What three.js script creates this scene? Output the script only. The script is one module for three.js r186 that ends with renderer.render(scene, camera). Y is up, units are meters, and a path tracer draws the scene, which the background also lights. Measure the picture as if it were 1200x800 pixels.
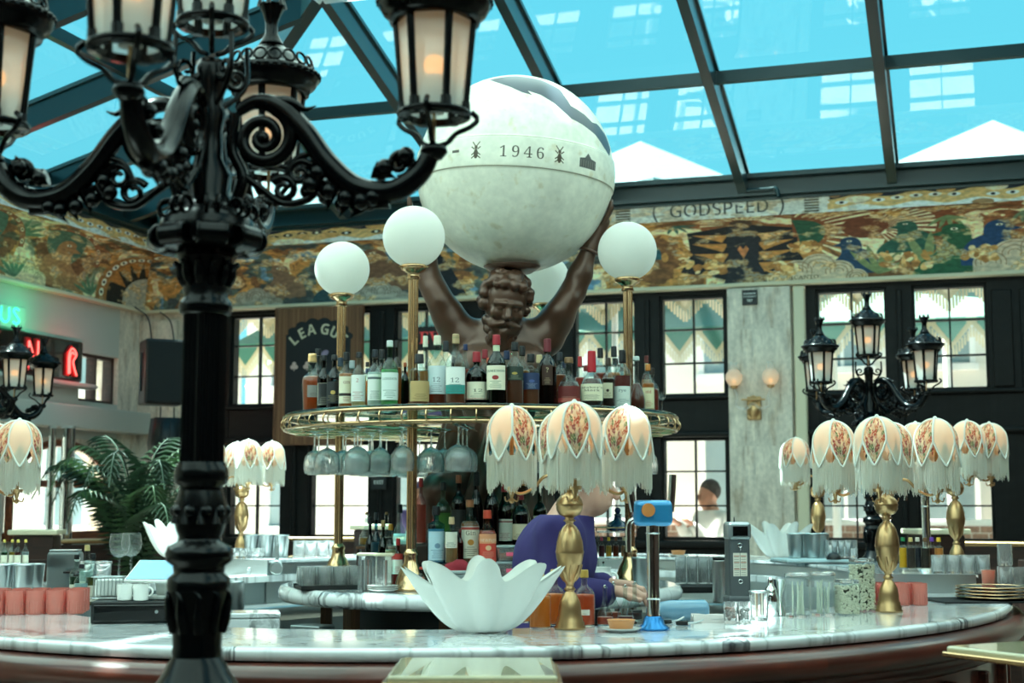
import * as THREE from 'three';
import { mergeGeometries } from 'three/addons/utils/BufferGeometryUtils.js';
import { RoundedBoxGeometry } from 'three/addons/geometries/RoundedBoxGeometry.js';
import { MarchingCubes } from 'three/addons/objects/MarchingCubes.js';
import { ImprovedNoise } from 'three/addons/math/ImprovedNoise.js';

// ---------------------------------------------------------------- camera, sky, sun, exposure
const scene = new THREE.Scene();
const FOC = 1667, EYE = 1.5, PITCH = Math.atan(192 / FOC);
const camera = new THREE.PerspectiveCamera(2 * Math.atan(400 / FOC) * 180 / Math.PI, 1.5, 0.05, 200);
camera.position.set(0, EYE, 0);
camera.rotation.set(PITCH, 0, 0);
camera.focus = 5.4;
camera.userData.fStop = 3.6;
scene.add(camera);

const renderer = new THREE.WebGLRenderer({ antialias: true });
renderer.toneMapping = THREE.LinearToneMapping;
renderer.toneMappingExposure = 2.8;
renderer.shadowMap.enabled = true;

{ // one even blue sky: paler towards the horizon, deeper towards the zenith
  const w = 64, h = 128, d = new Float32Array(w * h * 4);
  for (let y = 0; y < h; y++) {
    const e = Math.max(0, (y + .5) / h * 2 - 1), t = Math.pow(e, .55);
    const c = [.15 + (.02 - .15) * t, .385 + (.23 - .385) * t, .43 + (.35 - .43) * t];
    for (let x = 0; x < w; x++) d.set([c[0], c[1], c[2], 1], (y * w + x) * 4);
  }
  const t = new THREE.DataTexture(d, w, h, THREE.RGBAFormat, THREE.FloatType);
  t.mapping = THREE.EquirectangularReflectionMapping; t.magFilter = THREE.LinearFilter; t.needsUpdate = true;
  scene.background = t; scene.environment = t;
  scene.backgroundIntensity = 1.0; scene.environmentIntensity = 1.0;
}
const sun = new THREE.DirectionalLight(new THREE.Color(1.0, .93, .84), 10.5);
sun.position.set(-6, 14, -1).add(new THREE.Vector3(0, 0, -7));
sun.target.position.set(0, 1, -7);
sun.castShadow = true; sun.shadow.radius = 2;
Object.assign(sun.shadow.camera, { left: -16, right: 16, top: 16, bottom: -16, near: 1, far: 60 });
sun.shadow.mapSize.set(4096, 4096);
scene.add(sun, sun.target);

// ---------------------------------------------------------------- helpers
let seed = 7;
const rnd = () => { seed = (seed + 0x6D2B79F5) | 0; let t = Math.imul(seed ^ (seed >>> 15), 1 | seed); t = (t + Math.imul(t ^ (t >>> 7), 61 | t)) ^ t; return ((t ^ (t >>> 14)) >>> 0) / 4294967296; };
const rr = (a, b) => a + (b - a) * rnd();
const PI = Math.PI, V = (x, y, z) => new THREE.Vector3(x, y, z);
const noise3 = new ImprovedNoise();
const fbm = (x, y, z, o = 4) => { let s = 0, a = .5; for (let i = 0; i < o; i++) { s += a * noise3.noise(x, y, z); x *= 2.03; y *= 2.03; z *= 2.03; a *= .5; } return s; };
const smooth = (a, b, x) => { x = Math.min(1, Math.max(0, (x - a) / (b - a))); return x * x * (3 - 2 * x); };

const cp = Math.cos(PITCH), sp = Math.sin(PITCH);
// a point z = -depth at height h that stands above photograph column px
const spot = (px, depth, h) => V((px - 600) / FOC * (depth * cp + (h - EYE) * sp), h, -depth);
// where the sight line through a photograph point meets the level y = h
function gp(px, py, h) {
  const x = (px - 600) / FOC, y = -(py - 400) / FOC, d = V(x, y * cp + sp, y * sp - cp);
  const t = (h - EYE) / d.y; return V(d.x * t, h, d.z * t);
}
const used = new Map();
const numbered = (n) => { const k = used.get(n) ?? 0; used.set(n, k + 1); return k ? n + '_' + String(k).padStart(3, '0') : n; };
function thing(name, label, category, p = [0, 0, 0], turn = 0, group) {
  const o = new THREE.Group(); o.name = numbered(name); scene.add(o);
  if (p.isVector3) o.position.copy(p); else o.position.set(...p);
  o.rotation.y = turn; o.userData = { label, category }; if (group) o.userData.group = group;
  return o;
}
function struct(name, p = [0, 0, 0], turn = 0, label) {
  const o = new THREE.Group(); o.name = name; scene.add(o); if (p.isVector3) o.position.copy(p); else o.position.set(...p);
  o.rotation.y = turn; o.userData = { kind: 'structure' }; if (label) o.userData.label = label; return o;
}
function dup(root, p, turn, label, group, name) {
  const r = root.clone(); r.name = numbered(name ?? root.name.replace(/_\d{3}$/, '')); scene.add(r);
  if (p.isVector3) r.position.copy(p); else r.position.set(...p);
  r.rotation.y = turn ?? 0; r.userData = { ...root.userData, label: label ?? root.userData.label };
  if (group) r.userData.group = group; return r;
}
function clean(g) { const n = g.index ? g.toNonIndexed() : g; for (const k of Object.keys(n.attributes)) if (!['position', 'normal', 'uv'].includes(k)) n.deleteAttribute(k); if (!n.attributes.uv) n.setAttribute('uv', new THREE.BufferAttribute(new Float32Array(n.attributes.position.count * 2), 2)); n.morphAttributes = {}; return n; }
const merge = (list) => list.length === 1 ? list[0] : mergeGeometries(list.map(clean));
function part(parent, name, geo, mat) {
  const m = new THREE.Mesh(Array.isArray(geo) ? merge(geo) : geo, mat); m.name = name; m.castShadow = m.receiveShadow = true; parent.add(m); return m;
}
function sub(parent, name) { const g = new THREE.Group(); g.name = name; parent.add(g); return g; }
const tr = (g, x = 0, y = 0, z = 0, rx = 0, ry = 0, rz = 0, s) => { if (s) g.scale(...(Array.isArray(s) ? s : [s, s, s])); if (rx) g.rotateX(rx); if (rz) g.rotateZ(rz); if (ry) g.rotateY(ry); return g.translate(x, y, z); };
const box = (w, h, d, x = 0, y = 0, z = 0) => new THREE.BoxGeometry(w, h, d).translate(x, y, z);
const rbox = (w, h, d, r = .01, x = 0, y = 0, z = 0, s = 2) => new RoundedBoxGeometry(w, h, d, s, Math.min(r, w / 2.01, h / 2.01, d / 2.01)).translate(x, y, z);
const cyl = (r0, r1, h, x = 0, y = 0, z = 0, s = 16) => new THREE.CylinderGeometry(r1, r0, h, s).translate(x, y + h / 2, z);
const ball = (r, x = 0, y = 0, z = 0, s = 16) => new THREE.SphereGeometry(r, s, Math.max(6, s * .7 | 0)).translate(x, y, z);
const lathe = (pts, seg = 24) => new THREE.LatheGeometry(pts.map(([r, y]) => new THREE.Vector2(Math.max(r, 1e-5), y)), seg);
const torus = (R, r, s = 8, n = 32, arc = PI * 2) => new THREE.TorusGeometry(R, r, s, n, arc);
const tube = (pts, r, n = 24, s = 6, closed = false) => new THREE.TubeGeometry(new THREE.CatmullRomCurve3(pts.map((p) => p.isVector3 ? p : V(...p)), closed), n, r, s, closed);
function taperTube(pts, radii, n = 24, s = 6) { // a tube whose radius follows radii
  const c = new THREE.CatmullRomCurve3(pts.map((p) => p.isVector3 ? p : V(...p))), f = c.computeFrenetFrames(n, false), P = [], U = [], I = [];
  for (let i = 0; i <= n; i++) {
    const t = i / n, p = c.getPointAt(t), k = t * (radii.length - 1), a = Math.min(radii.length - 2, k | 0), r = radii[a] + (radii[a + 1] - radii[a]) * (k - a);
    for (let j = 0; j <= s; j++) { const q = j / s * PI * 2, x = Math.cos(q) * r, y = Math.sin(q) * r; P.push(p.x + f.normals[i].x * x + f.binormals[i].x * y, p.y + f.normals[i].y * x + f.binormals[i].y * y, p.z + f.normals[i].z * x + f.binormals[i].z * y); U.push(t, j / s); }
  }
  for (let i = 0; i < n; i++) for (let j = 0; j < s; j++) { const a = i * (s + 1) + j, b = a + s + 1; I.push(a, b, a + 1, b, b + 1, a + 1); }
  return geom(P, U, I);
}
function geom(P, U, I) { const g = new THREE.BufferGeometry(); g.setAttribute('position', new THREE.Float32BufferAttribute(P, 3)); g.setAttribute('uv', new THREE.Float32BufferAttribute(U, 2)); g.setIndex(I); g.computeVertexNormals(); return g; }
function grid(nu, nv, fn, wrap = false) { // fn(u, v) -> [x, y, z, U, V]
  const P = [], U = [], I = [];
  for (let j = 0; j <= nv; j++) for (let i = 0; i <= nu; i++) { const q = fn(i / nu, j / nv); P.push(q[0], q[1], q[2]); U.push(q[3] ?? i / nu, q[4] ?? j / nv); }
  for (let j = 0; j < nv; j++) for (let i = 0; i < nu; i++) { const a = j * (nu + 1) + i, b = a + nu + 1; I.push(a, a + 1, b, a + 1, b + 1, b); }
  const g = geom(P, U, I);
  if (wrap) { const n = g.attributes.normal; for (let j = 0; j <= nv; j++) { const a = j * (nu + 1), b = a + nu; const v = V(n.getX(a) + n.getX(b), n.getY(a) + n.getY(b), n.getZ(a) + n.getZ(b)).normalize(); n.setXYZ(a, v.x, v.y, v.z); n.setXYZ(b, v.x, v.y, v.z); } }
  return g;
}
// a moulding swept round an ellipse; profile rows are [distance inwards from the outer edge, height]
function sweepEllipse(a, b, prof, n = 160, t0 = 0, t1 = PI * 2) {
  const L = [0]; for (let j = 1; j < prof.length; j++) L.push(L[j - 1] + Math.hypot(prof[j][0] - prof[j - 1][0], prof[j][1] - prof[j - 1][1]));
  return grid(n, prof.length - 1, (u, v) => {
    const t = t0 + (t1 - t0) * u, j = Math.round(v * (prof.length - 1)), [o, y] = prof[j], nx = Math.cos(t) / a, nz = Math.sin(t) / b, k = Math.hypot(nx, nz);
    return [a * Math.cos(t) - nx / k * o, y, b * Math.sin(t) - nz / k * o, t * (a + b) / 2, L[j]];
  }, t1 - t0 > 6.28);
}
function planarUV(g, s = 1, ax = 0, az = 2) { const p = g.attributes.position, u = g.attributes.uv; for (let i = 0; i < p.count; i++) u.setXY(i, p.getComponent(i, ax) * s, p.getComponent(i, az) * s); return g; }
function boxUV(g, s = 1) { const q = g.index ? g.toNonIndexed() : g, p = q.attributes.position, n = q.attributes.normal, u = q.attributes.uv; for (let i = 0; i < p.count; i++) { const x = Math.abs(n.getX(i)), y = Math.abs(n.getY(i)), z = Math.abs(n.getZ(i)); if (y > x && y > z) u.setXY(i, p.getX(i) * s, p.getZ(i) * s); else if (x > z) u.setXY(i, p.getZ(i) * s, p.getY(i) * s); else u.setXY(i, p.getX(i) * s, p.getY(i) * s); } return q; }
function sdfMesh(fn, lo, size, res) { // a surface meshed from a distance field in a cube
  const mc = new MarchingCubes(res, new THREE.MeshStandardMaterial(), false, false, 200000); mc.isolation = 0;
  const e = size / res, B = 8, far = e * B * .87 * 1.6, F = mc.field, R2 = res * res;
  for (let bz = 0; bz < res; bz += B) for (let by = 0; by < res; by += B) for (let bx = 0; bx < res; bx += B) {
    const d = fn(lo[0] + (bx + 4) * e, lo[1] + (by + 4) * e, lo[2] + (bz + 4) * e), skip = Math.abs(d) > far;
    for (let z = bz; z < Math.min(res, bz + B); z++) for (let y = by; y < Math.min(res, by + B); y++) for (let x = bx; x < Math.min(res, bx + B); x++) F[x + y * res + z * R2] = skip ? -d : -fn(lo[0] + x * e, lo[1] + y * e, lo[2] + z * e);
  }
  mc.update();
  const n = mc.count, g = new THREE.BufferGeometry(), P = new Float32Array(n * 3), N = mc.normalArray.slice(0, n * 3);
  for (let i = 0; i < n * 3; i++) P[i] = lo[i % 3] + (mc.positionArray[i] + 1) / 2 * size;
  let sign = 0; for (let i = 0; i < n && i < 3000; i += 101) { const x = P[i * 3], y = P[i * 3 + 1], z = P[i * 3 + 2], k = 3 * e; sign += (fn(x + N[i * 3] * k, y + N[i * 3 + 1] * k, z + N[i * 3 + 2] * k) > 0 ? 1 : -1); }
  for (let i = 0; i < n * 3; i += 3) { const l = (sign < 0 ? -1 : 1) / (Math.sqrt(N[i] ** 2 + N[i + 1] ** 2 + N[i + 2] ** 2) || 1); N[i] *= l; N[i + 1] *= l; N[i + 2] *= l; }
  const a = V(), b = V(), c = V(), m = V();
  for (let i = 0; i < n; i += 3) { a.fromArray(P, i * 3); b.fromArray(P, i * 3 + 3).sub(a); c.fromArray(P, i * 3 + 6).sub(a); if (b.cross(c).dot(m.fromArray(N, i * 3)) < 0) for (const A of [P, N]) for (let k = 0; k < 3; k++) { const t = A[i * 3 + 3 + k]; A[i * 3 + 3 + k] = A[i * 3 + 6 + k]; A[i * 3 + 6 + k] = t; } }
  g.setAttribute('position', new THREE.BufferAttribute(P, 3)); g.setAttribute('normal', new THREE.BufferAttribute(N, 3)); g.setAttribute('uv', new THREE.BufferAttribute(new Float32Array(n * 2), 2));
  return g;
}
const cap = (x, y, z, a, b, ra, rb) => { const dx = b[0] - a[0], dy = b[1] - a[1], dz = b[2] - a[2]; let px = x - a[0], py = y - a[1], pz = z - a[2]; const h = Math.min(1, Math.max(0, (px * dx + py * dy + pz * dz) / (dx * dx + dy * dy + dz * dz + 1e-9))); px -= dx * h; py -= dy * h; pz -= dz * h; return Math.sqrt(px * px + py * py + pz * pz) - (ra + (rb - ra) * h); };
const hyp = (a, b, c) => Math.sqrt(a * a + b * b + c * c);
const ell = (x, y, z, c, r) => { const k0 = hyp((x - c[0]) / r[0], (y - c[1]) / r[1], (z - c[2]) / r[2]), k1 = hyp((x - c[0]) / r[0] ** 2, (y - c[1]) / r[1] ** 2, (z - c[2]) / r[2] ** 2); return k1 < 1e-9 ? -Math.min(...r) : k0 * (k0 - 1) / k1; };
const smin = (a, b, k) => { const h = Math.max(k - Math.abs(a - b), 0) / k; return Math.min(a, b) - h * h * k / 4; };

// ---------------------------------------------------------------- textures and materials
const canvas = (w, h) => { const c = document.createElement('canvas'); c.width = w; c.height = h; return [c, c.getContext('2d')]; };
function ctex(c, rep) { const t = new THREE.CanvasTexture(c); t.colorSpace = THREE.SRGBColorSpace; t.wrapS = t.wrapT = THREE.RepeatWrapping; if (rep) t.repeat.set(...rep); return t; }
function dtex(n, fn, srgb = true, m = n) { const d = new Uint8Array(n * m * 4); for (let y = 0; y < m; y++) for (let x = 0; x < n; x++) { const c = fn(x / n, y / m); d.set([Math.min(255, Math.max(0, c[0])), Math.min(255, Math.max(0, c[1])), Math.min(255, Math.max(0, c[2])), 255], (y * n + x) * 4); } const t = new THREE.DataTexture(d, n, m); t.magFilter = THREE.LinearFilter; t.wrapS = t.wrapT = THREE.RepeatWrapping; if (srgb) t.colorSpace = THREE.SRGBColorSpace; t.needsUpdate = true; return t; }
const std = (o) => new THREE.MeshStandardMaterial(o), phy = (o) => new THREE.MeshPhysicalMaterial(o);
const thin = (color, o = {}) => phy({ color, transmission: 1, thickness: 0, roughness: .03, ior: 1.5, ...o });
const frost = (color, t = .5, o = {}) => phy({ color, transmission: t, thickness: 0, roughness: 1, ...o });

const marbleMap = dtex(1024, (x, y) => {
  const w = fbm(x * 5, y * 5, 1.3, 5), v = 1 - Math.abs(fbm(x * 3 + w * 2.2, y * 3 - w * 1.8, 4.1, 4)) * 9, v2 = 1 - Math.abs(fbm(x * 9 + w * 2, y * 9, 9.7, 4)) * 10;
  const a = Math.pow(Math.max(0, v), 2.2) * smooth(-.1, .25, fbm(x * 4, y * 4, 7, 3)), b = Math.pow(Math.max(0, v2), 3) * .35, k = 1 - .62 * a - b * .6 - .05 * (w + .3);
  return [238 * k, 240 * k, 238 * k + 5];
});
const grain = (r, g, b, dark, fx = 2, fy = 30) => dtex(512, (x, y) => { const w = fbm(x * fx, y * fy, 2.2, 5), q = .5 + .5 * Math.sin((y * 14 + fbm(x * 1.5, y * 3, 5, 3) * 6) * 3), k = 1 - dark * (.45 * q + w * .9 + .15); return [r * k, g * k, b * k]; });
const M = {
  marble: phy({ map: marbleMap, roughness: .12, clearcoat: .5, clearcoatRoughness: .06 }),
  mahogany: phy({ map: grain(96, 38, 24, .5), roughness: .36, clearcoat: .4, clearcoatRoughness: .15 }),
  darkWood: std({ map: grain(58, 32, 24, .5), roughness: .45 }),
  oak: std({ map: grain(126, 82, 52, .4, 30, 2), roughness: .6 }),
  blackWood: phy({ map: grain(20, 19, 19, .5, 26, 2), roughness: .5, specularIntensity: .45 }),
  iron: phy({ color: 0x040608, roughness: .22, specularIntensity: .4 }),
  ironDull: std({ color: 0x0b0e12, roughness: .4 }),
  brass: std({ color: 0xd8b288, metalness: 1, roughness: .2 }),
  oldBrass: std({ color: 0xc39e72, metalness: 1, roughness: .33 }),
  steel: std({ color: 0xc3c9ca, metalness: 1, roughness: .28 }),
  chrome: std({ color: 0xe3e8e8, metalness: 1, roughness: .07 }),
  greySteel: std({ color: 0x8d9698, metalness: .7, roughness: .42 }),
  greenSteel: phy({ color: 0x0f2a2c, roughness: .32, clearcoat: .4, clearcoatRoughness: .2 }),
  black: std({ color: 0x0c0d0f, roughness: .5 }),
  blackGloss: phy({ color: 0x08090b, roughness: .2, clearcoat: .6 }),
  rubber: std({ color: 0x111214, roughness: .8 }),
  white: std({ color: 0xe9ebe8, roughness: .45 }),
  porcelain: phy({ color: 0xeeeeea, roughness: .25, clearcoat: .6, clearcoatRoughness: .1 }),
  shell: phy({ color: 0xe9eae6, roughness: .5, clearcoat: .2 }),
  cream: std({ color: 0xd9d0b4, roughness: .6 }),
  glass: thin(0xf4fafa), glassTeal: thin(0xaadfe0), roofGlass: thin(0xc8f0f2, { roughness: .02 }), winGlass: thin(0xf6fdfc),
  opal: frost(0xf6f4ef, .55), frosted: frost(0xe9efec, .72, { roughness: .8 }), silk: frost(0xece2d0, .5),
  stemware: phy({ color: 0xffffff, transmission: .91, thickness: .003, ior: 1.5, roughness: .0 }),
  clear: phy({ color: 0xfafdfd, transmission: .95, thickness: 0, roughness: .05 }),
  ware: phy({ color: 0xffffff, transmission: .92, thickness: .003, ior: 1.46, roughness: .0 }),
  bronze: phy({ color: 0x573a2c, metalness: .35, roughness: .36, clearcoat: .25, clearcoatRoughness: .3 }),
  concrete: std({ color: 0x8f8d88, roughness: .9 }),
};
const glow = (color, k) => std({ color: 0x000000, emissive: color, emissiveIntensity: k });
M.bulb = glow(0xffa850, 1.1); M.redNeon = glow(0xff5a52, 1.6); M.greenNeon = glow(0x38f2a8, 1.3);
function lamp(parent, x, y, z, color, power, dist = 0) { const l = new THREE.PointLight(color, power, dist, 2); l.position.set(x, y, z); l.castShadow = true; l.shadow.radius = 1; parent.add(l); return l; }
// ---------------------------------------------------------------- the room: its own axes run along the back wall (x) and out of it (z)
const RP = V(-3.64, 0, -13.95), RY = -Math.asin(.3), RW = 11.5, RD = 14;
const roomToWorld = (x, y, z) => V(x, y, z).applyAxisAngle(V(0, 1, 0), RY).add(RP);
const room = (name, label) => struct(name, RP, RY, label);
const wb = (x0, x1, y0, y1, z0, z1) => box(x1 - x0, y1 - y0, z1 - z0, (x0 + x1) / 2, (y0 + y1) / 2, (z0 + z1) / 2);

M.plaster = std({ map: dtex(512, (x, y) => { const a = fbm(x * 14, y * 3, 3, 5), b = fbm(x * 30, y * 24, 8, 4), k = 1 + .26 * a + .14 * b, s = smooth(.08, .34, fbm(x * 16, y * 2.5, 15, 4)); return [216 * k - 24 * s, 205 * k - 30 * s, 190 * k - 34 * s]; }), roughness: .85 });
M.blind = frost(0xf3f1ea, .6);
M.paint = std({ color: 0xb9bdb6, roughness: .55 });
M.floor = phy({ map: dtex(256, (x, y) => { const k = .9 + .25 * fbm(x * 20, y * 20, 3, 4); return [92 * k, 84 * k, 76 * k]; }), roughness: .35 });

{
  const f = room('floor'); part(f, 'floor_slab', boxUV(wb(-.3, RW + .3, -.2, 0, -.3, RD + .3)), M.floor);
  const w = room('wall_back');
  const bays = [[.95, 1.52], [1.8, 2.42], [2.66, 3.24], [3.52, 4.10], [4.38, 4.96], [5.17, 5.75], [6.52, 7.11], [7.31, 7.91]];
  // plaster above the heads, at the corner, the pilaster and the far end
  for (const b of [[0, RW, 3.38, 4.3], [0, .86, 0, 3.38], [5.80, 6.33, 0, 3.38], [8.75, RW, 0, 3.38]]) part(w, 'wall_panel', boxUV(wb(...b, -.25, 0)), M.plaster);
  const pil = part(w, 'pilaster', boxUV(rbox(.54, 3.36, .1, .012, 6.05, 1.68, .03)), M.plaster);
  part(w, 'pilaster', boxUV(rbox(.40, 3.3, .1, .012, .2, 1.65, .03)), M.plaster);
  part(w, 'pilaster_trim', boxUV(rbox(.1, 3.36, .1, .02, 6.39, 1.68, .02)), M.cream);
  // black panelled timber front: below the sills, the transom band, posts between the bays
  const dark = [[.86, 5.80], [6.44, 8.75]];
  for (const [a, b] of dark) {
    part(w, 'lower_panel', boxUV(wb(a, b, 0, 1.16, -.2, -.02)), M.blackWood);
    part(w, 'transom_band', boxUV(wb(a, b, 2.09, 2.44, -.2, -.02)), M.blackWood);
    part(w, 'head_rail', boxUV(wb(a, b, 3.33, 3.38, -.2, -.02)), M.blackWood);
    part(w, 'sill_moulding', rbox(b - a, .06, .09, .02, (a + b) / 2, 1.17, .0), M.blackWood);
    part(w, 'transom_moulding', rbox(b - a, .035, .07, .015, (a + b) / 2, 2.43, .0), M.blackWood);
    part(w, 'transom_moulding', rbox(b - a, .05, .09, .02, (a + b) / 2, 2.11, .0), M.blackWood);
    let x = a; for (const [p, q] of [...bays.filter((v) => v[0] >= a && v[1] <= b), [b, b]]) { if (p - x > .02) { part(w, 'post', boxUV(wb(x, p, 1.16, 3.33, -.2, -.01)), M.blackWood); if (p - x > .15) part(w, 'post_bead', rbox(.045, 2.1, .03, .012, (x + p) / 2, 2.25, .0), M.blackWood); } x = q; }
  }
  for (const x of [8.02, 8.24, 8.5]) part(w, 'carved_panel', rbox(.16, .8, .03, .012, x, 2.86, .0), M.blackWood);
  // windows: two panes wide, three high, above and below the transom band
  let n = 0;
  for (const [a, b] of bays) for (const [h0, h1] of [[2.44, 3.33], [1.2, 2.09]]) {
    const g = room('window_' + ++n, 'black timber window of six panes in the back wall'), c = (a + b) / 2, m = .014, d = [-.13, -.08];
    for (const [x0, x1, y0, y1] of [[a, a + .025, h0, h1], [b - .025, b, h0, h1], [a, b, h0, h0 + .03], [a, b, h1 - .03, h1]]) part(g, 'window_frame', wb(x0, x1, y0, y1, -.15, -.05), M.blackWood);
    part(g, 'muntin', wb(c - m / 2, c + m / 2, h0, h1, ...d), M.blackWood);
    for (let k = 1; k < 3; k++) part(g, 'muntin', wb(a, b, h0 + (h1 - h0) * k / 3 - m / 2, h0 + (h1 - h0) * k / 3 + m / 2, ...d), M.blackWood);
    for (let i = 0; i < 2; i++) for (let k = 0; k < 3; k++) part(g, 'pane', new THREE.PlaneGeometry((b - a) / 2 - m, (h1 - h0) / 3 - m).translate(a + (b - a) * (i + .5) / 2, h0 + (h1 - h0) * (k + .5) / 3, -.105), M.winGlass);
  }
  const co = room('trim_1', 'cream cornice line under the mural'); part(co, 'cornice', [rbox(RW, .035, .12, .012, RW / 2, 3.385, .03), rbox(.12, .035, RD, .012, .03, 3.385, RD / 2)], M.cream);

  // left wall: glazed lower part with a round-headed window, painted beam, plaster
  const l = room('wall_left');
  part(l, 'wall_panel', boxUV(wb(-.25, 0, 3.38, 4.3, 0, RD)), M.plaster); part(l, 'wall_panel', boxUV(wb(-.25, 0, 0, 1.15, 0, RD)), M.plaster);
  part(l, 'wall_panel', boxUV(wb(-.25, 0, 1.15, 3.38, 0, .42)), M.plaster); part(l, 'wall_panel', boxUV(wb(-.25, 0, 1.15, 3.38, 3.4, RD)), M.plaster);
  part(l, 'wall_panel', boxUV(wb(-.25, 0, 2.9, 3.38, .42, 3.4)), M.paint); part(l, 'wall_panel', boxUV(wb(-.25, 0, 2.1, 2.45, .42, 3.4)), M.paint);
  part(l, 'wall_panel', boxUV(wb(-.25, 0, 2.45, 2.9, 1.05, 3.4)), M.paint);
  part(l, 'painted_beam', rbox(.2, .21, 4.6, .015, .06, 2.285, 2.35), M.paint);
  part(l, 'sign_ledge', rbox(.16, .04, 1.6, .012, .06, 2.575, 1.75), M.paint);
  part(l, 'wall_panel', boxUV(wb(-.25, 0, 1.15, 2.1, 2.12, 2.2)), M.paint);
  const sh = new THREE.Shape(); sh.moveTo(-2.12, 1.15); sh.lineTo(-.42, 1.15); sh.lineTo(-.42, 2.1); sh.lineTo(-2.12, 2.1);
  const ho = new THREE.Path(); ho.moveTo(-2.02, 1.24); ho.lineTo(-.54, 1.24); ho.lineTo(-.54, 1.62); ho.absellipse(-1.28, 1.62, .74, .44, 0, PI); ho.lineTo(-2.02, 1.24); sh.holes.push(ho);
  part(l, 'arched_panel', new THREE.ExtrudeGeometry(sh, { depth: .12, bevelEnabled: false, curveSegments: 24 }).rotateY(PI / 2).translate(-.14, 0, 0), M.plaster);
  const w30 = room('window_30', 'round-headed window with a copper frame in the left wall');
  const rim = []; for (let i = 0; i <= 40; i++) { const t = PI * i / 40; rim.push([0.02, 1.62 + .43 * Math.sin(t), 1.28 - .73 * Math.cos(t)]); }
  M.copper = std({ map: grain(150, 78, 46, .5, 8, 8), roughness: .3, metalness: .4 });
  part(w30, 'window_frame', [tube(rim, .035, 60, 8), tube([[.02, 1.24, .55], [.02, 1.62, .55]], .035, 4, 8), tube([[.02, 1.24, 2.01], [.02, 1.62, 2.01]], .035, 4, 8), wb(-.03, .05, 1.2, 1.27, .52, 2.04)], M.copper);
  for (const [y0, y1] of [[1.27, 1.66], [1.72, 2.06]]) part(w30, 'pane', wb(-.062, -.06, y0, y1, .5, 2.06), M.winGlass);
  part(w30, 'muntin', wb(-.08, -.04, 1.66, 1.72, .5, 2.06), M.copper);
  const w31 = room('window_31', 'dim upper window of the left wall behind the neon sign'); part(w31, 'window_frame', [wb(-.15, -.05, 2.45, 2.9, .42, .46), wb(-.15, -.05, 2.45, 2.9, 1.01, 1.05), wb(-.15, -.05, 2.45, 2.9, .7, .73), wb(-.15, -.05, 2.45, 2.48, .42, 1.05), wb(-.15, -.05, 2.87, 2.9, .42, 1.05)], M.darkWood);
  for (const z of [.58, .87]) part(w31, 'pane', wb(-.102, -.1, 2.48, 2.87, z - .14, z + .14), M.winGlass);
  const w32 = room('window_32', 'plain window in the left wall'); for (const z of [2.2, 2.6, 3.0, 3.37]) part(w32, 'muntin', wb(-.14, -.08, 1.15, 2.1, z, z + .03), M.darkWood);
  for (const z of [2.41, 2.81, 3.2]) part(w32, 'pane', wb(-.112, -.11, 1.15, 2.1, z - .18, z + .18), M.winGlass);
  const r = room('wall_right'); part(r, 'wall_panel', boxUV(wb(RW, RW + .25, 0, 4.3, -.25, RD + .25)), M.darkWood);
  const fr = room('wall_front'); part(fr, 'wall_panel', boxUV(wb(-.25, RW + .25, 0, 4.3, RD, RD + .25)), M.darkWood);
}

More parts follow.
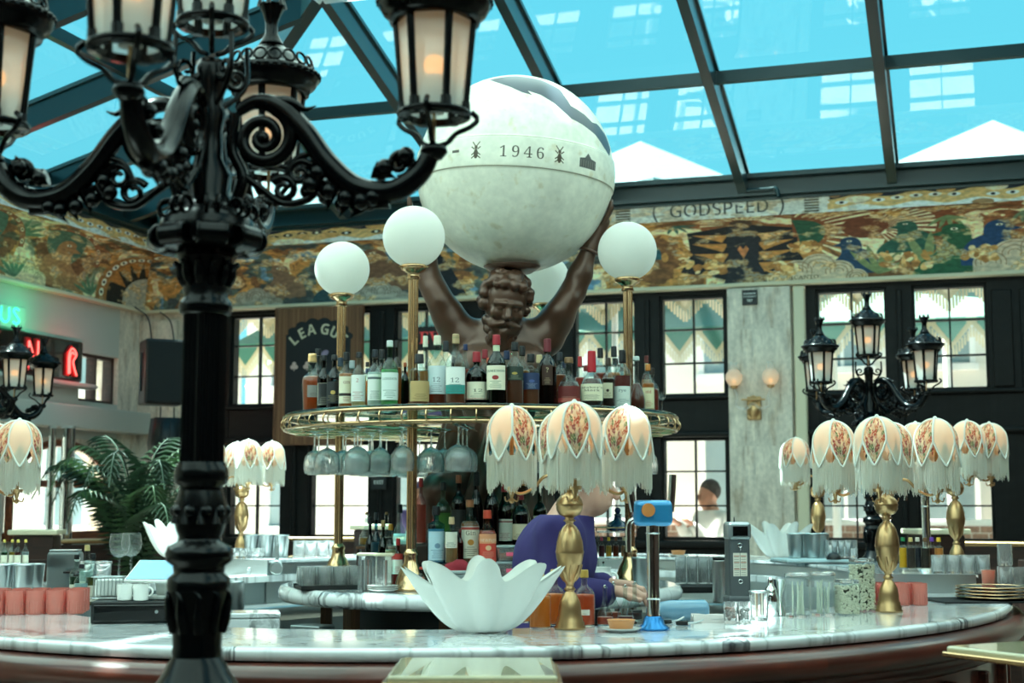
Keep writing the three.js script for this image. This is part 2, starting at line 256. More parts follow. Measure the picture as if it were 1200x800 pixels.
// ---------------------------------------------------------------- mural on the cove
function mural(back) {
  const [c, g] = canvas(2048, 340), BH = 66;
  const id = g.createImageData(2048, 340), D = id.data, o = back ? 0 : 50;
  for (let y = 0; y < 340; y++) for (let x = 0; x < 2048; x++) {
    const u = x / 90, v = y / 90, a = fbm(u * 1.1, v * 1.3 + fbm(u, v, o + 3, 3) * 1.4, o, 5), b = fbm(u * 4, v * 6, o + 9, 4), s = smooth(-.02, .12, fbm(u * .55, v * .7, o + 21, 3));
    let k = 1 + .5 * b + .35 * a, C = a > .09 ? [206, 184, 146] : a > -.07 ? [166, 116, 62] : [112, 72, 44];
    if (back && x < 1060) { const q = smooth(-.08, .05, fbm(u * 1.6, v * 1.5, 33, 4)); C = [C[0] * (1 - .72 * q) + 38 * q * .6, C[1] * (1 - .55 * q) + 52 * q * .6, C[2] * (1 - .3 * q) + 60 * q * .6]; }
    if (back && x > 1240) { const q = smooth(0, .03, .1 - Math.abs(a)) * .75 * (y < 230 ? 1 : .3); C = [C[0] * (1 - q) + 112 * q, C[1] * (1 - q) + 56 * q, C[2] * (1 - q) + 36 * q]; }
    if (!back) { const q = smooth(.02, .12, fbm(u * 1.3, v * 1.6, 71, 3)) * .6; C = [C[0] * (1 - q) + 52 * q, C[1] * (1 - q) + 76 * q, C[2] * (1 - q) + 66 * q]; }
    const i = (y * 2048 + x) * 4; D[i] = C[0] * k; D[i + 1] = C[1] * k; D[i + 2] = C[2] * k; D[i + 3] = 255;
  }
  g.putImageData(id, 0, 0);
  const poly = (col, pts) => { g.fillStyle = col; g.beginPath(); pts.forEach(([x, y], i) => i ? g.lineTo(x, y) : g.moveTo(x, y)); g.fill(); };
  const bird = (x, y, s, f, col, eye = '#e8dcc0') => { g.save(); g.translate(x, y); g.scale(s * f, s); g.fillStyle = col; g.beginPath(); g.moveTo(-46, 60); g.quadraticCurveTo(-50, 10, -14, -6); g.quadraticCurveTo(-16, -40, 6, -44); g.quadraticCurveTo(26, -42, 24, -26); g.lineTo(40, -18); g.lineTo(24, -14); g.quadraticCurveTo(18, 8, 36, 24); g.quadraticCurveTo(60, 40, 64, 64); g.closePath(); g.fill(); g.fillStyle = eye; g.beginPath(); g.ellipse(8, -30, 5, 3, 0, 0, 7); g.fill(); g.fillStyle = '#111'; g.beginPath(); g.arc(8, -30, 2, 0, 7); g.fill(); g.restore(); };
  const leaf = (x, y, s, a, col) => { g.save(); g.translate(x, y); g.rotate(a); g.fillStyle = col; for (let k = -2; k <= 2; k++) { g.save(); g.rotate(k * .42); g.beginPath(); g.moveTo(0, 0); g.quadraticCurveTo(s * .16, -s * .5, 0, -s); g.quadraticCurveTo(-s * .16, -s * .5, 0, 0); g.fill(); g.restore(); } g.restore(); };
  const cloud = (x, y, s, col, line) => { for (const [dx, dy, r] of [[-60, 10, 26], [-26, -8, 32], [14, -20, 36], [52, -4, 30], [84, 14, 22]]) { g.fillStyle = col; g.beginPath(); g.arc(x + dx * s, y + dy * s, r * s, 0, 7); g.fill(); } g.fillRect(x - 86 * s, y + 8 * s, 192 * s, 60); g.strokeStyle = line; g.lineWidth = 1.6; for (const [dx, dy, r] of [[-60, 10, 22], [-26, -8, 27], [14, -20, 31], [52, -4, 25], [84, 14, 18]]) for (const q of [1, .66, .34]) { g.beginPath(); g.arc(x + dx * s, y + dy * s, r * s * q, PI * .9, PI * 2.1); g.stroke(); } };
  const rays = (x, y, r0, r1, n, a0, a1, col) => { for (let i = 0; i < n; i++) { const a = a0 + (a1 - a0) * i / n, d = (a1 - a0) / n * .25; poly(col, [[x + r0 * Math.cos(a - d * .5), y + r0 * Math.sin(a - d * .5)], [x + r1 * Math.cos(a - d), y + r1 * Math.sin(a - d)], [x + r1 * Math.cos(a + d), y + r1 * Math.sin(a + d)], [x + r0 * Math.cos(a + d * .5), y + r0 * Math.sin(a + d * .5)]]); } };
  const S = (s) => s * 2048 / 9;
  if (back) {
    // ring of eyes that turns the corner
    g.strokeStyle = '#6d4527'; g.lineWidth = 40; g.beginPath(); g.arc(S(.35), 300, 165, -PI * .62, -PI * .04); g.stroke();
    for (let i = 0; i < 7; i++) { const a = -PI * (.08 + i * .075), x = S(.35) + 165 * Math.cos(a), y = 300 + 165 * Math.sin(a); g.fillStyle = '#e6dcc2'; g.beginPath(); g.ellipse(x, y, 10, 15, a, 0, 7); g.fill(); g.fillStyle = '#15110e'; g.beginPath(); g.arc(x, y, 5, 0, 7); g.fill(); }
    bird(S(1.55), 250, 1.1, -1, '#6a5140'); bird(S(2.55), 220, 1.5, -1, '#5d4334'); cloud(S(2.5), 320, .7, '#8f8c84', '#5a564f'); cloud(S(1.2), 320, .7, '#8c887d', '#5c5347');
    bird(S(2.02), 300, .9, 1, '#1d3a44'); poly('#0f1620', [[S(2.85), 340], [S(3.0), 200], [S(3.1), 160], [S(3.4), 340]]); bird(S(4.15), 260, 1.3, 1, '#263c45'); bird(S(5.02), 200, .95, -1, '#1b4a58'); leaf(S(5.35), 120, 50, 2.6, '#31544b');
    // dark winged figure with a heart
    for (const f of [-1, 1]) { const X = (d) => S(5.93) + f * d; poly('#15161b', [[X(0), 130], [X(40), 150], [X(108), 168], [X(104), 250], [X(126), 300], [X(60), 318], [X(0), 340]]); for (let k = 0; k < 4; k++) poly('#a9713c', [[X(28), 185 + k * 32], [X(100), 178 + k * 34], [X(40), 212 + k * 32]]); }
    g.fillStyle = '#1b1e26'; g.beginPath(); g.ellipse(S(5.93), 215, 32, 100, 0, 0, 7); g.fill(); poly('#1b1e26', [[S(5.75), 340], [S(5.87), 240], [S(6.0), 240], [S(6.14), 340]]); g.fillStyle = '#3c2a22'; g.beginPath(); g.ellipse(S(5.93), 132, 22, 28, 0, 0, 7); g.fill();
    rays(S(5.93), 135, 34, 80, 15, PI, PI * 2, '#d8c6a0'); poly('#a86840', [[S(5.93), 268], [S(5.88), 238], [S(5.905), 226], [S(5.93), 238], [S(5.955), 226], [S(5.98), 238]]);
    // sunbursts
    g.fillStyle = '#6b3722'; g.fillRect(S(6.36), 76, S(1.35), 130); g.fillStyle = '#1f4636'; g.beginPath(); g.arc(S(6.36), 190, 62, -PI / 2, PI / 2.4); g.fill(); rays(S(6.3), 190, 84, 190, 13, -PI * .42, PI * .3, '#dccba4'); rays(S(7.02), 180, 30, 118, 15, -PI * .4, PI * .4, '#d9c9a6'); g.fillStyle = '#5d3020'; g.beginPath(); g.arc(S(6.95), 180, 42, 0, 7); g.fill();
    bird(S(6.86), 262, 1.05, -1, '#17324f'); leaf(S(7.05), 330, 88, .2, '#66744e'); bird(S(7.32), 210, 1, -1, '#20493f'); leaf(S(7.45), 320, 110, .5, '#6d7b55'); leaf(S(7.62), 150, 58, 3, '#5f7450'); bird(S(7.72), 250, 1.4, -1, '#1d4a34'); bird(S(7.98), 240, 1.3, 1, '#15345a'); leaf(S(8.2), 150, 50, 2.7, '#5b6f57'); cloud(S(6.5), 320, 1, '#b4a48c', '#7c5a40'); cloud(S(8.28), 300, 1.25, '#b1a18c', '#7b5a42');
    for (const [x, y, r] of [[5.5, 280, 60], [6.28, 300, 30], [7.28, 300, 46], [7.16, 120, 30], [7.85, 285, 34], [6.68, 90, 30], [7.62, 100, 26], [6.45, 240, 26]]) for (let k = 0; k < 24; k++) { g.fillStyle = ['#a8763f', '#c9a066', '#8f5c30', '#cdb68c'][k % 4]; g.beginPath(); g.ellipse(S(x) + rr(-r, r), y + rr(-r, r) * .55, rr(4, 15), rr(3, 9), rr(0, 3), 0, 7); g.fill(); }
    g.fillStyle = '#3a2a1e'; g.font = '14px serif'; g.fillText('INCANTO', S(6.28), 334);
  } else {
    for (const [x, f] of [[1.5, -1], [2.62, -1], [3.9, 1], [5.4, -1], [7, 1]]) { g.fillStyle = '#3d5a4c'; g.beginPath(); g.ellipse(S(x), 180, 62, 80, .3, 0, 7); g.fill(); bird(S(x), 235, 1.5, f, '#8d6440'); g.strokeStyle = '#7b4a30'; g.lineWidth = 16; g.beginPath(); g.arc(S(x), 240, 125, PI, PI * 1.7); g.stroke(); for (let k = 0; k < 6; k++) { const a = PI * (1.05 + k * .11); g.fillStyle = '#d8c8a4'; g.beginPath(); g.ellipse(S(x) + 125 * Math.cos(a), 240 + 125 * Math.sin(a), 9, 5, a + 1.57, 0, 7); g.fill(); g.fillStyle = '#231a14'; g.beginPath(); g.arc(S(x) + 125 * Math.cos(a), 240 + 125 * Math.sin(a), 3, 0, 7); g.fill(); } cloud(S(x + .45), 310, .8, '#c3b48e', '#8d7a58'); leaf(S(x + .62), 200, 80, -.4, '#4c6a50'); leaf(S(x - .55), 330, 70, .4, '#4c6a50'); }
    // ring of eyes, black teeth, grey moon face at the corner
    const cx = S(.05); g.fillStyle = '#8b5a2e'; g.beginPath(); g.arc(cx, 320, 190, 0, 7); g.fill(); g.fillStyle = '#191512'; g.beginPath(); g.arc(cx, 320, 150, 0, 7); g.fill();
    for (let i = 0; i < 9; i++) { const a = PI * (1.05 + i * .1), b = a + PI * .05, q = a - PI * .05; poly('#a4672f', [[cx + 158 * Math.cos(q), 320 + 158 * Math.sin(q)], [cx + 158 * Math.cos(b), 320 + 158 * Math.sin(b)], [cx + 92 * Math.cos(a), 320 + 92 * Math.sin(a)]]); } 
    for (let i = 0; i < 9; i++) for (const f of [1, -1]) { const a = PI * 1.5 + f * i * .19, x = cx + 170 * Math.cos(a), y = 320 + 170 * Math.sin(a); g.fillStyle = '#e6dcc2'; g.beginPath(); g.ellipse(x, y, 13, 8, a + 1.57, 0, 7); g.fill(); g.fillStyle = '#15110e'; g.beginPath(); g.arc(x, y, 4.5, 0, 7); g.fill(); }
    g.fillStyle = '#9d968a'; g.beginPath(); g.arc(cx, 320, 88, 0, 7); g.fill();
  }
  // border band
  g.fillStyle = back ? '#1c2230' : '#23262c'; g.fillRect(0, 0, 2048, BH);
  const wave = (y0, col, ph) => { g.fillStyle = col; g.beginPath(); g.moveTo(0, BH); for (let x = 0; x <= 2048; x += 6) g.lineTo(x, y0 + 6 * Math.sin(x / 17 + ph)); g.lineTo(2048, BH); g.fill(); };
  wave(20, '#c4a068', 0); wave(52, '#c9cdca', 0);
  for (let x = 14; x < 2048; x += 34) { if (rnd() < (back ? .12 : .06)) continue; const y = 34 + 5 * Math.sin(x / 40); g.fillStyle = back && x < 1100 ? '#14161c' : '#dfe0da'; g.beginPath(); g.ellipse(x, y, 12, 6, 0, 0, 7); g.fill(); g.fillStyle = back && x < 1100 ? '#e4dcc8' : '#101218'; g.beginPath(); g.arc(x, y, 4, 0, 7); g.fill(); }
  for (let k = 0; k < (back ? 46 : 20); k++) { g.fillStyle = ['#b48a55', '#d2c7ae', '#a9773f', '#8d6a48'][k & 3]; g.beginPath(); g.ellipse(rr(0, 2048), rr(4, BH), rr(8, 30), rr(4, 14), 0, 0, 7); g.fill(); }
  if (back) {
    g.fillStyle = '#c2c0b8'; g.fillRect(S(4.82), 0, S(1.85), BH); for (let k = 0; k < 60; k++) { g.fillStyle = ['#a89a86', '#b5a690', '#cdcac2'][k % 3]; g.beginPath(); g.ellipse(S(4.82) + rr(0, S(1.85)), rr(0, BH), rr(6, 26), rr(3, 12), 0, 0, 7); g.fill(); }
    for (const [x, w] of [[4.86, .13], [6.48, .12]]) { g.fillStyle = '#4a4238'; for (let k = 0; k < 7; k++) g.fillRect(S(x), k * 9 + 2, S(w), 6); }
    for (const [x, f] of [[5.2, 1], [6.3, -1]]) { g.strokeStyle = '#16181c'; g.lineWidth = 3; g.beginPath(); g.moveTo(S(x) + f * 6, 2); g.quadraticCurveTo(S(x) - f * 8, BH / 2, S(x) + f * 6, BH); g.stroke(); }
    g.fillStyle = '#23262a'; g.font = '56px sans-serif'; g.save(); g.translate(S(5.33), 53); const w = g.measureText('GODSPEED').width; g.scale(S(.86) / w, 1); g.fillText('GODSPEED', 0, 0); g.restore();
    for (let k = 0; k < 14; k++) { g.fillStyle = ['#b3a48e', '#c2bfb6'][k & 1]; g.beginPath(); g.ellipse(S(5.4) + rr(0, S(.8)), rr(6, BH), rr(2, 5), rr(3, 9), 0, 0, 7); g.fill(); }
  } else { g.fillStyle = '#c9cdca'; g.fillRect(0, BH - 3, 2048, 3); }
  g.fillStyle = '#4a3524'; g.fillRect(0, BH, 2048, 2);
  // weathering: flaked and faded patches with ragged outlines over the paint
  const fin = g.getImageData(0, 0, 2048, 340), F = fin.data;
  for (let y = 0; y < 340; y++) for (let x = 0; x < 2048; x++) { const u = x / 90, v = y / 90, i = (y * 2048 + x) * 4, n = fbm(u * 1.7 + 9, v * 2.1, o + 61, 5), m = fbm(u * 7, v * 9, o + 5, 3), q = smooth(.05, .18, n) * .7 * (y < BH ? .4 : 1), w = .1, C = m > .04 ? [196, 168, 124] : m > -.12 ? [158, 116, 70] : [186, 174, 150], k = 1 + .35 * m; for (let j = 0; j < 3; j++) { let c0 = F[i + j] * (1 - w) + [150, 128, 100][j] * w; F[i + j] = Math.min(255, (c0 * (1 - q) + C[j] * q) * k * 1.25); } }
  g.putImageData(fin, 0, 0);
  const t = ctex(c); t.flipY = true; return t;
}
{
  const prof = []; for (let k = 0; k <= 10; k++) { const t = k / 10 * PI / 2; prof.push([.27 * (1 - Math.cos(t)) + .03, 3.40 + .53 * Math.sin(t), k / 10 * .8]); }
  prof.push([.30, 3.93, .806], [.31, 4.10, 1]);
  const cove = (W, map, flip) => grid(1, prof.length - 1, (u, v) => { const [n, h, q] = prof[Math.round(v * (prof.length - 1))]; const a = n + (W - 2 * n) * u; return [a, h, n, flip ? a / 9 : a / 9, q]; });
  const bm = std({ map: mural(true), roughness: .85 }), lm = std({ map: mural(false), roughness: .85 });
  const b = room('trim_2', 'weathered painted mural with birds and sunbursts on the back wall cove'); part(b, 'mural', cove(RW), bm);
  const l = room('trim_3', 'weathered painted mural with figures on the left wall cove');
  part(l, 'mural', grid(1, prof.length - 1, (u, v) => { const [n, h, q] = prof[Math.round(v * (prof.length - 1))], a = RD - n + (2 * n - RD) * u; return [n, h, a, a / 9, q]; }), lm);
  const r = room('trim_4', 'painted mural on the right wall cove'); part(r, 'mural', grid(1, prof.length - 1, (u, v) => { const [n, h, q] = prof[Math.round(v * (prof.length - 1))], a = n + (RD - 2 * n) * u; return [RW - n, h, a, a / 9, q]; }), lm);
}

// ---------------------------------------------------------------- glass roof
{
  const SL = .28, E = .3, H0 = 4.24, roof = room('ceiling', 'hipped glass roof on dark green steel bars');
  const sides = [['x', RW, (a, n) => [a, n]], ['l', RD, (a, n) => [n, a]], ['r', RD, (a, n) => [RW - n, a]], ['f', RW, (a, n) => [a, RD - n]]];
  const Y = (n) => H0 + SL * (n - E), lim = RW / 2;
  const beam = (p, q, w, h) => { const d = q.clone().sub(p), L = d.length(), x = d.clone().normalize(), z = x.clone().cross(V(0, 1, 0)).normalize(), y = z.clone().cross(x); const g = box(L, h, w, L / 2, 0, 0); g.applyMatrix4(new THREE.Matrix4().makeBasis(x, y, z).setPosition(p)); return g; };
  const clip = (poly, f) => { const out = []; for (let i = 0; i < poly.length; i++) { const a = poly[i], b = poly[(i + 1) % poly.length], fa = f(a), fb = f(b); if (fa >= 0) out.push(a); if ((fa >= 0) !== (fb >= 0)) { const t = fa / (fa - fb); out.push([a[0] + (b[0] - a[0]) * t, a[1] + (b[1] - a[1]) * t]); } } return out; };
  for (const [key, W, map] of sides) {
    const at3 = (a, n, up = 0) => { const [x, z] = map(a, n); return V(x, Y(n) + up, z); };
    const xs = [E]; for (let a = key === 'l' ? .9 : 1.1; a < W - E; a += 1.22) xs.push(a); xs.push(W - E);
    const ns = [E, 1.92, 3.5, 5.0, lim];
    for (let i = 1; i < xs.length - 1; i++) { const top = Math.min(xs[i], W - xs[i], lim); if (top - E < .1) continue; part(roof, 'rafter', [beam(at3(xs[i], E, -.07), at3(xs[i], top, -.07), .075, .17), beam(at3(xs[i], E, .035), at3(xs[i], top, .035), .115, .03)], M.greenSteel); }
    for (const n of ns.slice(1, -1)) part(roof, 'purlin', beam(at3(n, n, -.03), at3(W - n, n, -.03), .06, .09), M.greenSteel);
    for (let i = 0; i < xs.length - 1; i++) for (let j = 0; j < ns.length - 1; j++) {
      let p = [[xs[i], ns[j]], [xs[i + 1], ns[j]], [xs[i + 1], ns[j + 1]], [xs[i], ns[j + 1]]];
      p = clip(p, ([a, n]) => a - n); p = clip(p, ([a, n]) => W - a - n); if (p.length < 3) continue;
      const P = [], U = [], I = []; p.forEach(([a, n]) => { const q = at3(a, n, .02); P.push(q.x, q.y, q.z); U.push(a, n); }); for (let k = 1; k < p.length - 1; k++) I.push(0, k, k + 1);
      part(roof, 'pane', geom(P, U, I), M.roofGlass);
      // white fabric blinds drawn under the upper bays
      const drawn = key === 'f' || j >= 2 || (key === 'r' && (i + j) % 3) || (key === 'l' && xs[i] > 3.9 && i % 4);
      if (drawn) { const cx = p.reduce((s, q) => s + q[0], 0) / p.length, cn = p.reduce((s, q) => s + q[1], 0) / p.length, B = []; p.forEach(([a, n]) => { const da = a - cx, dn = n - cn, f = (d) => d - Math.sign(d) * Math.min(Math.abs(d), .03), q = at3(cx + f(da), cn + f(dn), -.2); B.push(q.x, q.y, q.z); }); part(roof, 'blind', geom(B, U, I), M.blind); }
    }
    part(roof, 'eave_beam', [beam(at3(.0, .1, -.02), at3(W, .1, -.02), .34, .06), beam(at3(E, E, -.08), at3(W - E, E, -.08), .07, .2), beam(at3(E, E + .05, -.15), at3(W - E, E + .05, -.15), .1, .03), beam(at3(E, E + .07, .0), at3(W - E, E + .07, .0), .08, .04)], M.greenSteel);
  }
  for (const [x, z, dx, dz] of [[E, E, 1, 1], [RW - E, E, -1, 1], [E, RD - E, 1, -1], [RW - E, RD - E, -1, -1]]) { const L = lim - E; part(roof, 'hip_rafter', beam(V(x, H0 - .06, z), V(x + dx * L, H0 + SL * L - .06, z + dz * L), .1, .2), M.greenSteel); }
  part(roof, 'ridge', beam(V(lim, Y(lim), lim), V(lim, Y(lim), RD - lim), .12, .2), M.greenSteel);
  part(roof, 'pipe', tube([[6.02, 4.13, .42], [6.2, 4.13, .42], [6.26, 4.13, .42], [6.28, 4.06, .42]], .018, 20, 8), M.greenSteel);
}
// ---------------------------------------------------------------- oval bar, round island, shelf, statue
const BC = V(-.15, 0, -6.93), CH = 1.10, IH = 1.13, SH = 1.93;
const barToWorld = (x, y, z) => V(x, y, z).applyAxisAngle(V(0, 1, 0), RY).add(V(BC.x, 0, BC.z));
{
  const A = 2.42, B = 2.9, b = thing('bar_counter', 'large oval bar with white veined marble top and mahogany edge', 'bar counter', BC, RY);
  part(b, 'marble_top', planarUV(sweepEllipse(A, B, [[.62, CH - .04], [.62, CH - .006], [.612, CH], [.02, CH], [.008, CH - .005], [.002, CH - .014], [.004, CH - .036], [.03, CH - .042], [.62, CH - .042]], 200), .55), M.marble);
  part(b, 'mahogany_edge', sweepEllipse(A, B, [[.03, CH - .042], [-.012, CH - .044], [-.036, CH - .052], [-.052, CH - .07], [-.056, CH - .09], [-.05, CH - .112], [-.032, CH - .13], [-.005, CH - .138], [.005, CH - .142], [.008, CH - .16], [.0, CH - .17], [.03, CH - .19], [.06, CH - .2]], 200), M.mahogany);
  part(b, 'bar_front', sweepEllipse(A, B, [[.06, CH - .2], [.07, .12], [.03, .1], [.03, 0]], 160), M.mahogany);
  for (let k = 0; k < 44; k++) { const t = k / 44 * PI * 2, x = (A - .05) * Math.cos(t), z = (B - .05) * Math.sin(t); part(b, 'front_stile', tr(rbox(.05, .76, .05, .012), x, .5, z, 0, Math.atan2(x / A / A, z / B / B)), M.mahogany); }
  part(b, 'foot_rail', tr(sweepEllipse(A + .18, B + .18, [[0, .02], [.02, 0], [.04, .02], [.02, .04], [0, .02]], 120), 0, .22, 0), M.brass);
  part(b, 'inner_wall', sweepEllipse(A, B, [[.6, CH - .04], [.6, .0]], 140), M.greySteel);
  part(b, 'steel_worktop', sweepEllipse(A, B, [[.6, CH - .16], [.86, CH - .16], [.87, CH - .17], [.87, CH - .24], [.84, CH - .24], [.84, 0]], 140), M.steel);
  // raised steel ledge along the far half
  part(b, 'raised_ledge', planarUV(sweepEllipse(A, B, [[.14, CH], [.14, CH + .06], [.15, CH + .068], [.6, CH + .068], [.61, CH + .06], [.61, CH - .16]], 90, PI + .42, PI * 2 - .13), .6), M.steel);
  part(b, 'ledge_top', planarUV(sweepEllipse(A, B, [[.12, CH + .068], [.12, CH + .085], [.63, CH + .085], [.63, CH + .068]], 90, PI + .42, PI * 2 - .13), .55), M.marble);
  for (const t of [PI + .42, PI * 2 - .13]) { const nx = Math.cos(t) / A, nz = Math.sin(t) / B, q = Math.hypot(nx, nz), ux = nx / q, uz = nz / q; part(b, 'ledge_end', tr(box(.49, .085, .012), A * Math.cos(t) - ux * .375, CH + .0425, B * Math.sin(t) - uz * .375, 0, Math.atan2(-uz, ux)), M.steel); }
}
const LH = CH + .085; // the ledge of the far half
{
  const i = thing('island_counter', 'round marble-topped island in the middle of the bar', 'counter', BC);
  part(i, 'marble_top', planarUV(lathe([[0, IH], [.93, IH], [.952, IH - .006], [.965, IH - .03], [.962, IH - .055], [.945, IH - .07], [0, IH - .07]], 96), .6), M.marble);
  part(i, 'core', lathe([[.62, 0], [.62, IH - .07]], 40), M.black);
  for (let k = 0; k < 9; k++) { const t = k / 9 * PI * 2 + .35; part(i, 'bracket', tr(box(.05, IH - .07, .06), Math.cos(t) * .74, (IH - .07) / 2, Math.sin(t) * .74, 0, -t), M.oak); }
  part(i, 'lower_shelf', lathe([[.62, .5], [.88, .5], [.88, .53], [.62, .53]], 48), M.steel);
}
{
  const s = thing('bottle_shelf', 'round glass bottle shelf with brass gallery around the statue', 'shelf', [BC.x, SH, BC.z]), R = .95;
  part(s, 'glass_top', lathe([[.26, -.014], [.26, 0], [R - .012, 0], [R - .004, -.003], [R - .004, -.011], [R - .012, -.014], [.26, -.014]], 96), thin(0x8fcfcf));
  part(s, 'brass_rim', lathe([[R - .006, -.016], [R + .006, -.012], [R + .006, -.026], [R - .02, -.03], [R - .02, -.016], [R - .006, -.016]], 96), M.brass);
  for (const [r, y] of [[R - .005, -.075], [R - .09, -.075], [.62, -.045], [.36, -.045]]) part(s, 'brass_ring', tr(torus(r, .007, 8, 96), 0, y, 0, PI / 2), M.brass);
  for (let k = 0; k < 56; k++) { const t = k / 56 * PI * 2; part(s, 'gallery_loop', tr(tube([[0, -.026, 0], [.014, -.045, 0], [.008, -.068, 0], [-.03, -.078, 0], [-.085, -.075, 0]], .0042, 8, 5), Math.cos(t) * R, 0, Math.sin(t) * R, 0, -t), M.brass); }
  for (let k = 0; k < 20; k++) { const t = k / 20 * PI * 2 + .1; for (const d of [-.016, .016]) part(s, 'hanger_rail', tr(cyl(.004, .004, .62, 0, 0, 0, 6).rotateZ(-PI / 2), Math.cos(t) * .3 - Math.sin(t) * d, -.088, Math.sin(t) * .3 + Math.cos(t) * d, 0, -t), M.brass); }
}
// four brass posts with white globes
const posts = [[-.442, -6.31, 'white globe lamp on a fluted brass post, nearest of the four, left of the statue'], [.548, -6.67, 'white globe lamp on a brass post to the right of the statue'], [-.868, -7.18, 'leftmost white globe lamp on a brass post'], [.169, -7.54, 'white globe lamp half hidden behind the statue head']];
{
  let first;
  for (const [x, z, label] of posts) {
    if (first) { dup(first, [x, IH, z], 0, label); continue; }
    const p = first = thing('globe_lamp', label, 'lamp', [x, IH, z], 0, 'globe lamps on brass posts'), top = 2.555 - IH;
    const fl = []; for (let k = 0; k <= 28; k++) { const a = k / 28 * PI * 2; fl.push(new THREE.Vector2(Math.cos(a) * (k & 1 ? .0195 : .0225), Math.sin(a) * (k & 1 ? .0195 : .0225))); }
    part(p, 'post', tr(new THREE.ExtrudeGeometry(new THREE.Shape(fl), { depth: top - .02, bevelEnabled: false }), 0, .01, 0, -PI / 2), M.brass);
    part(p, 'bell_base', lathe([[.0, 0], [.085, 0], [.088, .012], [.07, .022], [.066, .05], [.05, .09], [.034, .12], [.03, .15], [.036, .158], [.03, .17], [.022, .18]], 32), M.brass);
    part(p, 'collar', lathe([[.022, top - .05], [.032, top - .045], [.026, top - .03], [.03, top - .02], [.058, top - .005], [.06, top + .012], [.054, top + .018], [.03, top + .01]], 32), M.brass);
    for (let k = 0; k < 3; k++) { const a = k * 2.1 + .4; part(p, 'thumb_screw', tr(cyl(.004, .004, .02, 0, 0, 0, 6).rotateZ(-PI / 2), Math.cos(a) * .056, top + .004, Math.sin(a) * .056, 0, -a), M.brass); }
    part(p, 'globe', new THREE.SphereGeometry(.14, 40, 28).translate(0, top + .145, 0), M.opal);
  }
}
